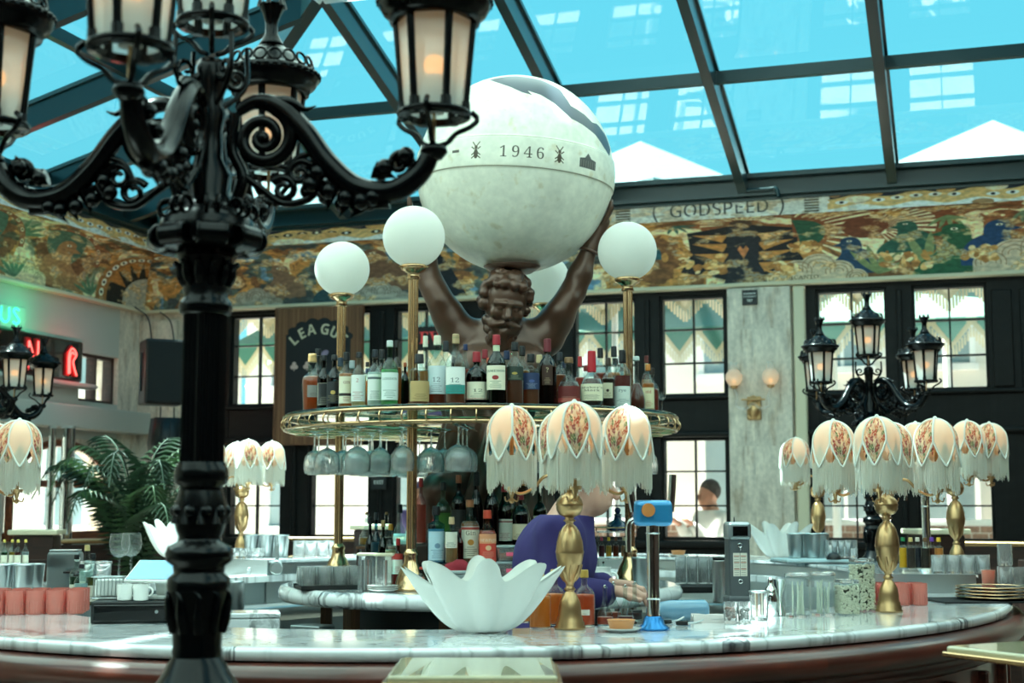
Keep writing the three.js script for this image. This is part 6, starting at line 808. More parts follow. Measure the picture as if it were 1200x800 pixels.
  // right of the island: tiered stand with small bottles, navy decanter on a brass tray, white jug
  { const p = ringSpot(722, .68, IH, true), t = thing('tiered_stand', 'two-tier glass stand of small bottles on the right of the island', 'stand', p); for (const y of [.11, .24]) part(t, 'tier', rbox(.19, .008, .11, .003, 0, y, 0), M.ware); for (const x of [-.09, .09]) part(t, 'side_panel', box(.004, .24, .11, x, .122, 0), M.ware); part(t, 'brass_gallery', [tube([[-.1, .262, -.055], [.1, .262, -.055], [.1, .262, .055], [-.1, .262, .055]], .003, 20, 5, true), ...[-.1, 0, .1].map((x) => cyl(.003, .003, .02, x, .244, .055, 6))], M.brass);
    for (const [dx, c, cc, n] of [[-.07, 0x8a3040, 0xc04868, 'pink-capped'], [-.035, 0xe8b83c, 0xe8c030, 'yellow-capped'], [.0, 0xa0451c, 0x6a3a20, 'amber'], [.04, 0xd8a070, 0xc9b48c, 'pale orange'], [.07, 0x9c2c20, 0xb08a50, 'red']]) bottle('bitters_bottle', n + ' bitters bottle on the lower tier right of the purple shirt', V(p.x + dx, p.y + .1145, p.z + .0), { shape: 'broad', h: .1, r: .015, liquid: c, cap: cc, c0: .82, cr: .5, group: 'bitters bottles on the tiered stand' });
    const d = thing('navy_decanter', 'dark navy decanter on the top tier of the island stand', 'decanter', V(p.x + .01, p.y + .2445, p.z)); part(d, 'body', lathe([[0, 0], [.05, 0], [.056, .01], [.045, .04], [.02, .055], [.016, .075], [.024, .08], [0, .09]], 24), phy({ color: 0x14234e, roughness: .15, clearcoat: .8 })); part(d, 'stopper', ball(.016, 0, .1, 0, 14), phy({ color: 0x14234e, roughness: .15 }));
    for (const dx of [-.06, .06]) bottle('bitters_bottle', 'small brown bottle under the lower tier, ' + (dx < 0 ? 'left' : 'right') + ' one', V(p.x + dx, p.y, p.z), { h: .095, r: .014, liquid: 0x5a2a18, cap: 0x20201f, lab: { bg: '#ddd6c4', ink: '#555' }, ly: [.1, .5], group: 'small bottles under the tiered stand' }); }
  { const p = ringSpot(706, .87, IH), t = thing('white_jug', 'small white glazed jug at the right front of the island', 'jug', p); part(t, 'body', lathe([[0, 0], [.03, 0], [.044, .02], [.046, .05], [.036, .08], [.034, .095], [.04, .105], [.036, .104], [.03, .094], [0, .05]], 24), M.porcelain); part(t, 'handle', tr(torus(.026, .005, 6, 18, PI), .04, .055, 0, 0, 0, -PI / 2), M.porcelain); }
  { const p = ringSpot(752, .84, IH), t = thing('steel_cup', 'steel cup held on the island beside the bartender hand', 'cup', p); part(t, 'cup', tinG, M.steel); part(t, 'rim', tr(torus(.0455, .0025, 6, 24), 0, .134, 0, PI / 2), M.chrome); }
  { const p = spot(362, 6.35, 0), t = thing('glass_fridge', 'glass-fronted fridge under the left end of the island', 'fridge', [p.x, 0, p.z], -.5); part(t, 'cabinet', rbox(.16, .96, .12, .008, 0, .5, 0), M.greySteel); part(t, 'door', rbox(.14, .8, .006, .003, 0, .5, .064), M.blackGloss); part(t, 'handle', rbox(.012, .3, .02, .004, .06, .6, .075), M.steel); part(t, 'plinth', box(.15, .03, .11, 0, .015, 0), M.black); }
  // small high tables in front of the bar
  const high = (p, turn, label) => { const t = thing('high_table', label, 'table', p, turn, 'brass-rimmed high tables'); part(t, 'top', rbox(.37, .02, .38, .008, 0, 1.125, 0), phy({ color: 0xb9b08e, roughness: .15, clearcoat: .7 })); part(t, 'brass_edge', [rbox(.385, .014, .012, .004, 0, 1.113, .192), rbox(.385, .014, .012, .004, 0, 1.113, -.192), rbox(.012, .014, .385, .004, .19, 1.113, 0), rbox(.012, .014, .385, .004, -.19, 1.113, 0)], M.brass); part(t, 'column', cyl(.035, .035, 1.1, 0, .01, 0, 24), M.cream); part(t, 'foot', lathe([[0, 0], [.2, 0], [.2, .012], [.05, .03], [.035, .05]], 32), M.brass); return t; };
  const h1 = high([spot(556, 3.32, 1.1).x, 0, -3.32], 0, 'cream-topped high table with brass edge in front of the bar, middle');
  dup(h1, [spot(1235, 3.72, 1.1).x, 0, -3.72], .5, 'cream-topped high table with brass edge cut by the right edge');
}
// ---------------------------------------------------------------- people
function human(name, label, pos, turn, o) {
  const t = thing(name, label, 'person', pos, turn), J = o.J, k = o.s ?? 1, S = (p) => p.map((v) => v * k);
  const torso = [[J.pelvis, J.waist, .125, .115], [J.waist, J.chest, .115, .13], [J.chest, J.neck, .12, .07], [[J.shL[0] * .7, J.shL[1] - .02, J.shL[2]], [J.shR[0] * .7, J.shR[1] - .02, J.shR[2]], .075, .075], [[.08, J.chest[1], J.chest[2]], [-.08, J.chest[1], J.chest[2]], .11, .11], [[.07, J.pelvis[1], J.pelvis[2]], [-.07, J.pelvis[1], J.pelvis[2]], .12, .12]];
  const arm = (s, e, w) => [[s, e, .058, .043], [e, w, .042, .028]], legs = [...[['hipL', 'kneeL', 'ankL'], ['hipR', 'kneeR', 'ankR']].flatMap(([a, b, c]) => [[J[a], J[b], .088, .058], [J[b], J[c], .056, .038], [J[c], [J[c][0], .035, J[c][2] + .16], .036, .03]])];
  const arms = [...arm(J.shL, J.elL, J.wrL), ...arm(J.shR, J.elR, J.wrR)], hc = J.head, fwd = J.face ?? [0, 0, 1];
  const at = (x, y, z) => [hc[0] + fwd[0] * z + x * fwd[2], hc[1] + y + fwd[1] * z, hc[2] + fwd[2] * z - x * fwd[0]];
  const hands = (w, d, up) => { const L = [], p = (a, b, c) => [w[0] + a * up[0] + d[0] * c, w[1] + a * up[1] + b + d[1] * c, w[2] + a * up[2] + d[2] * c]; L.push([p(-.018, 0, .02), p(-.02, -.005, .085), .02, .018], [p(.018, 0, .02), p(.02, -.005, .085), .02, .018]); for (let f = 0; f < 4; f++) { const q = -.032 + f * .0215, l = [.06, .075, .07, .055][f]; L.push([p(q, -.004, .085), p(q, -.018, .085 + l * .55), .0095, .009], [p(q, -.018, .085 + l * .55), p(q, -.045, .085 + l * .8), .009, .0075]); } L.push([p(.03, -.004, .03), p(.052, -.02, .07), .012, .01], [p(.052, -.02, .07), p(.05, -.03, .105), .01, .008]); return L; };
  const hb = [...hands(J.wrL, J.dL ?? [0, 0, 1], J.uL ?? [1, 0, 0]), ...hands(J.wrR, J.dR ?? [0, 0, 1], J.uR ?? [-1, 0, 0])];
  const bonesD = (list, kk, g = 0) => (x, y, z) => { let d = 9; for (const [a, b, ra, rb] of list) { const q = cap(x, y, z, a, b, ra + g, rb + g); if (q < d + .1) d = smin(d, q, kk); } return d; };
  const bd = bonesD([...torso, ...arms, ...legs, [J.neck, at(0, -.06, -.015), .055, .052]], .05), hd = bonesD(hb, .012);
  const nose0 = at(0, .0, .1), nose1 = at(0, -.03, .122), jaw = at(0, -.065, .035), mouth0 = at(-.02, -.068, .093), mouth1 = at(.02, -.068, .093), brow0 = at(-.04, .022, .092), brow1 = at(.04, .022, .092), eyes = [at(-.033, .003, .104), at(.033, .003, .104)], ears = [at(-.08, -.01, 0), at(.08, -.01, 0)];
  const head = (x, y, z) => { let d = ell(x, y, z, at(0, .025, -.012), [.082, .108, .098]); d = smin(d, ell(x, y, z, jaw, [.058, .065, .062]), .04); d = smin(d, cap(x, y, z, nose0, nose1, .01, .014), .015); d = smin(d, cap(x, y, z, mouth0, mouth1, .008, .008), .01); d = smin(d, cap(x, y, z, brow0, brow1, .01, .01), .015); for (const e of eyes) d = Math.max(d, .012 - Math.sqrt((x - e[0]) ** 2 + (y - e[1]) ** 2 + (z - e[2]) ** 2)); for (const e of ears) d = smin(d, ell(x, y, z, e, [.014, .03, .02]), .008); return d; };
  const res = o.res ?? 90, H = o.H ?? 1.86; const skin = plain(o.skin ?? 0xc89a80, .55);
  const parts = [sdfMesh((x, y, z) => Math.min(smin(bd(x, y, z), head(x, y, z), .03), hd(x, y, z)), [-H / 2, -.03, -H / 2 + .1], H, res)];
  if (o.fine) for (const w of [J.wrR, J.wrL]) parts.push(sdfMesh(hd, [w[0] - .14, w[1] - .16, w[2] - .08], .3, 80));
  if (o.fine) parts.push(sdfMesh(head, [hc[0] - .16, hc[1] - .16, hc[2] - .16], .33, 80));
  part(t, 'body', parts, skin);
  const sleeves = o.short ? [[J.shL, J.elL, .06, .05], [J.shR, J.elR, .06, .05]].map(([a, b, r, q]) => [a, [a[0] + (b[0] - a[0]) * .7, a[1] + (b[1] - a[1]) * .7, a[2] + (b[2] - a[2]) * .7], r, q]) : arms.map(([a, b, r, q], i) => i % 2 ? [a, [a[0] + (b[0] - a[0]) * .86, a[1] + (b[1] - a[1]) * .86, a[2] + (b[2] - a[2]) * .86], r, q + .006] : [a, b, r, q]);
  const sd = bonesD([...torso, ...sleeves], .06, .016), cutY = J.neck[1] + .005;
  part(t, 'shirt', sdfMesh((x, y, z) => Math.max(sd(x, y, z) + .02 * fbm(x * 7, y * 5, z * 7, 3), y - cutY), [-H / 2, -.03, -H / 2 + .1], H, res), plain(o.shirt, .85));
  const ld = bonesD([...legs.filter((_, i) => i % 3 < 2), torso[0], torso[5]], .05, .015);
  part(t, 'trousers', sdfMesh((x, y, z) => Math.max(ld(x, y, z), y - J.waist[1] + .02), [-H / 2, -.03, -H / 2 + .1], H, Math.min(res, 80)), plain(o.pants ?? 0x1c1d22, .85));
  const hair = (x, y, z) => { let d = ell(x, y, z, at(0, .045, -.025), [.092, .108, .105]) + .01 * fbm(x * 40, y * 40, z * 40, 2); const lx = (x - hc[0]) * fwd[0] + (y - hc[1]) * fwd[1] + (z - hc[2]) * fwd[2]; return Math.max(d, lx - .045 + Math.max(0, .055 - (y - hc[1])) * 1.2 - Math.max(0, y - hc[1] - .05) * 1.4); };
  part(t, 'hair', sdfMesh(hair, [hc[0] - .18, hc[1] - .16, hc[2] - .18], .36, 40), plain(o.hair ?? 0x2a1d16, .7));
  for (const a of ['ankL', 'ankR']) part(t, 'shoe', tr(ball(.05, 0, 0, 0, 14), J[a][0], .042, J[a][2] + .07, 0, 0, 0, [.95, .8, 2.4]), plain(0x17171a, .4));
  return t;
}
const stand = { pelvis: [0, .95, 0], waist: [0, 1.1, 0], chest: [0, 1.3, .01], neck: [0, 1.47, 0], head: [0, 1.62, .03], shL: [.18, 1.41, 0], shR: [-.18, 1.41, 0], elL: [.24, 1.14, .02], elR: [-.24, 1.14, .02], wrL: [.22, 1.05, .22], wrR: [-.22, 1.05, .22], hipL: [.09, .9, 0], hipR: [-.09, .9, 0], kneeL: [.1, .5, .02], kneeR: [-.1, .5, .02], ankL: [.1, .09, -.02], ankR: [-.1, .09, -.02] };
human('person', 'bartender in a purple shirt working behind the lamp, face hidden by a fringed shade', [.16, 0, -5.42], PI / 2 - .12, { fine: true, res: 120, skin: 0xc99a86, shirt: 0x2f2462, hair: 0x3a2a20, J: { ...stand, pelvis: [0, .95, -.06], waist: [0, 1.1, -.04], chest: [0, 1.3, .0], neck: [0, 1.46, .06], head: [0, 1.6, .12], face: [0, -.3, .954], shL: [.18, 1.4, .03], shR: [-.18, 1.4, .03], elL: [.24, 1.17, .02], elR: [-.25, 1.16, .02], wrL: [.12, 1.2, .2], wrR: [-.14, 1.19, .22], hipL: [.09, .9, -.06], hipR: [-.09, .9, -.06], kneeL: [.1, .5, -.03], kneeR: [-.1, .5, -.03] } });

// ---------------------------------------------------------------- left corner
{
  const neonTube = (pts, mat) => tube(pts, .008, 30, 6);
  // red lettered sign on the ledge of the left wall; letters face into the room (+x)
  const at3 = (z, y, x = .06) => [x, y, z];
  const s = thing('neon_sign', 'black sign panel with red neon letters on the left wall ledge', 'sign', RP, RY);
  part(s, 'panel', rbox(.05, .37, 1.5, .024, .035, 2.795, 1.83), M.blackGloss);
  const letter = (pts, w) => { const sh = new THREE.Shape(); pts.forEach(([a, b], i) => i ? sh.lineTo(a, b) : sh.moveTo(a, b)); return sh; };
  const red = plain(0xb3161c, .4), Z = (z0) => (a, b) => [z0 - a, b];
  const ext = (pts, z0) => { const g = new THREE.ExtrudeGeometry(letter(pts), { depth: .02, bevelEnabled: false }); return g.rotateY(PI / 2).translate(.06, 2.65, z0); };
  part(s, 'red_letter', ext([[0, 0], [0, .2], [.07, .28], [.17, .2], [.12, .13], [.18, 0], [.12, 0], [.07, .12], [.06, .12], [.055, 0]], 1.37), red);
  part(s, 'red_letter', ext([[0, 0], [0, .28], [.06, .28], [.13, .14], [.13, .28], [.19, .28], [.19, 0], [.13, 0], [.06, .13], [.06, 0]], 1.95), red);
  const tubes = (list, z0) => list.map((p) => tube(p.map(([a, b]) => [.088, 2.65 + b, z0 - a]), .007, 40, 6));
  part(s, 'neon_tube', tubes([[[.028, .015], [.028, .19], [.075, .25], [.14, .2], [.095, .13], [.15, .01]], [[.05, .02], [.05, .18], [.08, .215], [.11, .195]]], 1.37), M.redNeon);
  part(s, 'neon_tube', tubes([[[.03, .02], [.03, .25]], [[.035, .25], [.15, .02]], [[.16, .02], [.16, .26]]], 1.95), M.redNeon);
  lamp(s, .3, 2.78, 1.4, 0xff4040, .1);
  const g = thing('neon_sign', 'green neon letters high on the left wall at the edge', 'sign', RP, RY); part(g, 'backing', rbox(.02, .2, .34, .008, .012, 3.09, 2.06), M.paint);
  part(g, 'neon_tube', [tube([[.04, 3.15, 2.01], [.04, 3.165, 2.05], [.04, 3.14, 2.08], [.04, 3.1, 2.04], [.04, 3.06, 2.00], [.04, 3.03, 2.04], [.04, 3.045, 2.08]], .009, 40, 6)], M.greenNeon); part(g, 'neon_tube', [tube([[.04, 3.16, 2.14], [.04, 3.06, 2.14], [.04, 3.03, 2.19], [.04, 3.06, 2.24], [.04, 3.16, 2.24]], .009, 40, 6)], M.greenNeon); lamp(g, .25, 3.1, 2.0, 0x40ffb0, .08);
  // hung screen and loudspeaker at the corner
  const corner = (px, py, n) => { const p = spot(px, 12.9, 2); return p; };
  { const p = spot(190, 12.7, 2.68), t = thing('loudspeaker', 'black box loudspeaker hung from the corner pilaster, upper one', 'speaker', p, .45); part(t, 'cabinet', rbox(.36, .58, .3, .02), M.black); part(t, 'front_panel', rbox(.32, .54, .012, .006, 0, 0, .154), M.rubber); part(t, 'yoke', [box(.015, .34, .02, -.19, 0, 0), box(.015, .34, .02, .19, 0, 0)], M.ironDull); part(t, 'chain', [tube([[-.1, .29, 0], [-.12, .5, -.1], [-.2, .62, -.3]], .007, 12, 5), tube([[.1, .29, 0], [.1, .5, -.2], [.05, .6, -.4]], .007, 12, 5)], M.ironDull); }
  { const p = spot(195, 12.65, 2.05), t = thing('loudspeaker', 'black ribbed loudspeaker hung below the upper one', 'speaker', p, .45); part(t, 'cabinet', lathe([[0, -.22], [.17, -.22], [.2, 0], [.17, .22], [0, .22]], 4).rotateY(PI / 4), M.black); for (const x of [-.08, 0, .08]) part(t, 'grille_rib', rbox(.006, .38, .01, .003, x, 0, .145), M.ironDull); part(t, 'hanger', [cyl(.006, .006, .12, -.06, .2, 0, 6), cyl(.006, .006, .12, .06, .2, 0, 6)], M.ironDull); }
  // chrome window posts and the rail below
  for (const [px, r, n] of [[57, .03, 'left'], [76, .055, 'right']]) { const p = spot(px, 11.9, 1.2), t = thing('chrome_post', 'polished chrome post before the arched window, ' + n + ' one', 'post', [p.x, 0, p.z]); part(t, 'tube', cyl(r, r, 2.16, 0, 0, 0, 24), M.chrome); part(t, 'foot', cyl(r * 1.5, r * 1.2, .03, 0, 0, 0, 24), M.steel); part(t, 'top_cap', cyl(r * 1.15, r * 1.15, .02, 0, 2.14, 0, 24), M.steel); }
  const divider = (a, b, label) => { const d = b.clone().sub(a), L = Math.hypot(d.x, d.z), t = thing('booth_divider', label, 'divider', [(a.x + b.x) / 2, 0, (a.z + b.z) / 2], Math.atan2(-d.z, d.x)); part(t, 'panel', boxUV(box(L, 1.2, .08, 0, .6, 0)), M.darkWood); part(t, 'cap_rail', rbox(L + .04, .035, .13, .015, 0, 1.225, 0), M.oldBrass); for (let k = 0; k < Math.round(L / .35); k++) part(t, 'stile', rbox(.05, 1.1, .1, .01, -L / 2 + (k + .5) * L / Math.round(L / .35), .57, 0), M.darkWood); };
  divider(spot(60, 11.0, 1.2), spot(255, 11.5, 1.2), 'dark wood divider with pale cap rail in front of the palm'); divider(spot(1110, 10.5, 1.2), spot(1290, 10.0, 1.2), 'dark wood divider with pale cap rail under the right-hand windows'); divider(spot(330, 11.9, 1.2), spot(560, 11.6, 1.2), 'dark wood divider with pale cap rail under the middle windows');
  for (const [px, d, w, top, label] of [[42, 9.9, .27, 1.335, 'dark wooden host stand with pale top at the left'], [434, 10.3, .24, 1.365, 'dark wooden host stand with pale top under the window left of the statue'], [1098, 9.6, .3, 1.345, 'dark wooden host stand with pale top behind the right-hand tap']]) { const p = spot(px, d, 1), t = thing('host_stand', label, 'stand', [p.x, 0, p.z], .1); part(t, 'cabinet', boxUV(rbox(w, top - .04, .26, .01, 0, (top - .04) / 2, 0)), M.darkWood); part(t, 'top_board', rbox(w + .06, .035, .32, .008, 0, top - .018, 0), M.cream); part(t, 'front_panel', rbox(w - .06, top - .3, .012, .005, 0, (top - .1) / 2, .132), M.darkWood); }
  // palm
  { const p = spot(157, 10.5, 1), t = thing('palm_plant', 'feathery green palm in a pot before the arched window', 'palm', [p.x, 0, p.z]); part(t, 'pot', lathe([[0, 0], [.17, 0], [.2, .3], [.23, .34], [.21, .36], [.19, .33], [0, .33]], 28), plain(0x6a5a4c, .8)); part(t, 'soil', cyl(.18, .18, .01, 0, .32, 0, 20), plain(0x2a1f18, 1)); seed = 31;
    const leafM = [phy({ color: 0x2c4a2c, roughness: .55, transmission: .2, thickness: 0 }), phy({ color: 0x1f3a26, roughness: .55, transmission: .2, thickness: 0 }), phy({ color: 0x496640, roughness: .6, transmission: .25, thickness: 0 })];
    for (let k = 0; k < 20; k++) { const a = k * 2.4 + rr(-.3, .3), up = rr(.6, 1.5), len = rr(.4, .78), base = rr(1.0, 1.35), P = [], top = V(0, .33, 0); const c = new THREE.CatmullRomCurve3([V(0, .33, 0), V(Math.cos(a) * .03, base, Math.sin(a) * .03), V(Math.cos(a) * len * .4, base + up * .42, Math.sin(a) * len * .4), V(Math.cos(a) * len * .8, base + up * .5, Math.sin(a) * len * .8), V(Math.cos(a) * len, base + up * .36 - .06, Math.sin(a) * len)]); const L = [new THREE.TubeGeometry(c, 24, .0055, 5)];
      for (let q = 0; q < 26; q++) for (const s of [-1, 1]) { const u = .36 + .63 * q / 26, b = c.getPointAt(u), tg = c.getTangentAt(u), side = tg.clone().cross(V(0, 1, 0)).normalize().multiplyScalar(s), l = .24 * Math.sin(PI * (.18 + .8 * q / 26)), d = side.clone().multiplyScalar(.8).add(tg.clone().multiplyScalar(.55)).add(V(0, -.22, 0)).normalize(), m = b.clone().add(d.clone().multiplyScalar(l * .45)), e = b.clone().add(d.clone().multiplyScalar(l)).add(V(0, -.05 * l / .2, 0)), n = tg.clone().multiplyScalar(.008); L.push(geom([b.x, b.y, b.z, m.x + n.x, m.y + n.y + .004, m.z + n.z, e.x, e.y, e.z, m.x - n.x, m.y - n.y + .004, m.z - n.z], [0, 0, 1, 0, 1, 1, 0, 1], [0, 1, 2, 0, 2, 3])); }
      part(t, 'frond', L, leafM[k % 3]); } }
}
// ---------------------------------------------------------------- signs and fittings on the back wall
{
  const onWall = (name, label, cat, s, h, n = 0) => thing(name, label, cat, roomToWorld(s, h, n), RY);
  const [c, g] = canvas(512, 768); { // board: LEAGUE
    g.fillStyle = '#7a5236'; g.fillRect(0, 0, 512, 768); seed = 77; for (let k = 0; k < 240; k++) { g.strokeStyle = ['#6a452c', '#8a6142', '#5f3c26'][k % 3]; g.lineWidth = rr(1, 3); const x = rr(0, 512); g.beginPath(); g.moveTo(x, 0); g.bezierCurveTo(x + rr(-8, 8), 250, x + rr(-8, 8), 500, x + rr(-6, 6), 768); g.stroke(); }
    g.fillStyle = '#14151a'; g.beginPath(); g.moveTo(56, 660); g.lineTo(56, 150); for (let k = 0; k < 8; k++) { const a = PI + k * PI / 8, b = a + PI / 16, e = a + PI / 8; g.quadraticCurveTo(256 + 240 * Math.cos(b), 190 + 150 * Math.sin(b), 256 + 200 * Math.cos(e), 190 + 118 * Math.sin(e)); } g.lineTo(456, 660); for (let k = 0; k < 5; k++) g.quadraticCurveTo(456 - k * 80 - 20, 720, 456 - (k + 1) * 80, 660); g.fill();
    g.fillStyle = '#cfc4a8'; g.font = 'bold 84px sans-serif'; g.textAlign = 'center'; [...'LEAGUE'].forEach((ch, k) => { const a = -PI / 2 + (k - 2.5) * .28 + (k > 2 ? .05 : -.05); g.save(); g.translate(256 + 215 * Math.cos(a), 345 + 215 * Math.sin(a)); g.rotate(a + PI / 2); g.fillText(ch, 0, 20); g.restore(); });
    g.fillStyle = '#c0a8a0'; for (const x of [110, 190]) { for (const [dx, dy] of [[-12, 4], [12, 4], [0, -14]]) { g.beginPath(); g.arc(x + dx, 330 + dy, 12, 0, 7); g.fill(); } g.fillRect(x - 3, 330, 6, 26); } g.fillStyle = '#8a7a98'; g.beginPath(); g.ellipse(300, 260, 24, 16, -.4, 0, 7); g.fill(); g.fillStyle = '#cfd2d0'; g.font = '62px sans-serif'; g.fillText('S', 84, 640);
  }
  { const t = onWall('painted_board', 'wooden board with scalloped black panel lettered LEAGUE', 'sign', 1.94, 2.71, .085); part(t, 'board', rbox(.87, 1.3, .04, .006, 0, 0, 0), M.oak); part(t, 'painted_face', new THREE.PlaneGeometry(.85, 1.28).translate(0, 0, .0215), std({ map: ctex(c), roughness: .7 })); part(t, 'edge_strip', [rbox(.03, 1.3, .06, .006, -.435, 0, 0), rbox(.03, 1.3, .06, .006, .435, 0, 0)], M.oak); }
  const plate = (name, label, s, h, n, w, hh, lines, bg, ink, fs) => { const t = onWall(name, label, 'sign', s, h, n), [cc, q] = canvas(256, Math.round(256 * hh / w)); q.fillStyle = bg; q.fillRect(0, 0, 256, cc.height); q.fillStyle = ink; q.textAlign = 'center'; lines.forEach(([tx, y, f]) => { q.font = f; q.fillText(tx, 128, y * cc.height); }); part(t, 'plate', rbox(w, hh, .015, .004), M.black); part(t, 'lettering', new THREE.PlaneGeometry(w * .97, hh * .97).translate(0, 0, .0085), std({ map: ctex(cc), roughness: .5 })); return t; };
  plate('occupancy_sign', 'small black occupancy notice at the top of the plaster pilaster', 5.98, 3.27, .09, .13, .13, [['MAXIMUM', .3, 'bold 42px sans-serif'], ['OCCUPANCY', .5, 'bold 38px sans-serif'], ['187', .8, 'bold 62px sans-serif']], '#15171a', '#d5d8d4');
  plate('exit_sign', 'small dark plate reading EXIT on the black door post left of the statue', 2.54, 1.71, .03, .15, .13, [['EXIT', .62, 'bold 84px sans-serif']], '#17191d', '#d6d9d6');
  { const t = plate('window_sign', 'black light box with red letters EV in the window left of the statue', 3.02, 3.03, -.0, .24, .22, [['EV', .72, 'bold 170px serif']], '#1a1416', '#ff4a4a'); part(t, 'beaded_frame', Array.from({ length: 28 }, (_, k) => { const u = k / 28 * 4, s = u | 0, f = u - s; return ball(.008, s === 0 ? -.12 + f * .24 : s === 1 ? .12 : s === 2 ? .12 - f * .24 : -.12, s === 0 ? .11 : s === 1 ? .11 - f * .22 : s === 2 ? -.11 : -.11 + f * .22, .01, 6); }), M.black); }
  // double sconce
  { const t = onWall('wall_sconce', 'brass wall sconce with two frosted globes on the plaster pilaster', 'sconce', 6.0, 2.36, .08); part(t, 'back_plate', [rbox(.12, .2, .025, .03, 0, -.04, .012), tr(ball(.05, 0, 0, 0, 16), 0, -.06, .02, 0, 0, 0, [1, 1.4, .6])], M.oldBrass); part(t, 'cross_bar', [tr(cyl(.008, .008, .2, 0, -.1, 0, 10), 0, .03, .06, 0, 0, PI / 2), tr(torus(.03, .006, 6, 20), 0, .03, .06)], M.oldBrass);
    for (const s of [-1, 1]) { part(t, 'glass_arm', tube([[0, .0, .05], [s * .07, -.05, .09], [s * .14, -.02, .1], [s * .13, .06, .1], [s * .155, .12, .1]], .011, 26, 8), M.ware); part(t, 'gallery', lathe([[.008, .12], [.03, .13], [.033, .145], [.028, .148]], 18).translate(s * .155, 0, .1), M.oldBrass); part(t, 'globe_shade', lathe([[.026, .145], [.052, .165], [.07, .205], [.066, .245], [.045, .275], [.03, .285], [.03, .33], [.034, .345]], 26).translate(s * .155, 0, .1), M.frosted); part(t, 'bulb', new THREE.SphereGeometry(.018, 12, 8).translate(s * .155, .185, .1), M.bulb); lamp(t, s * .155, .2, .1, 0xffb060, .004); } }
}
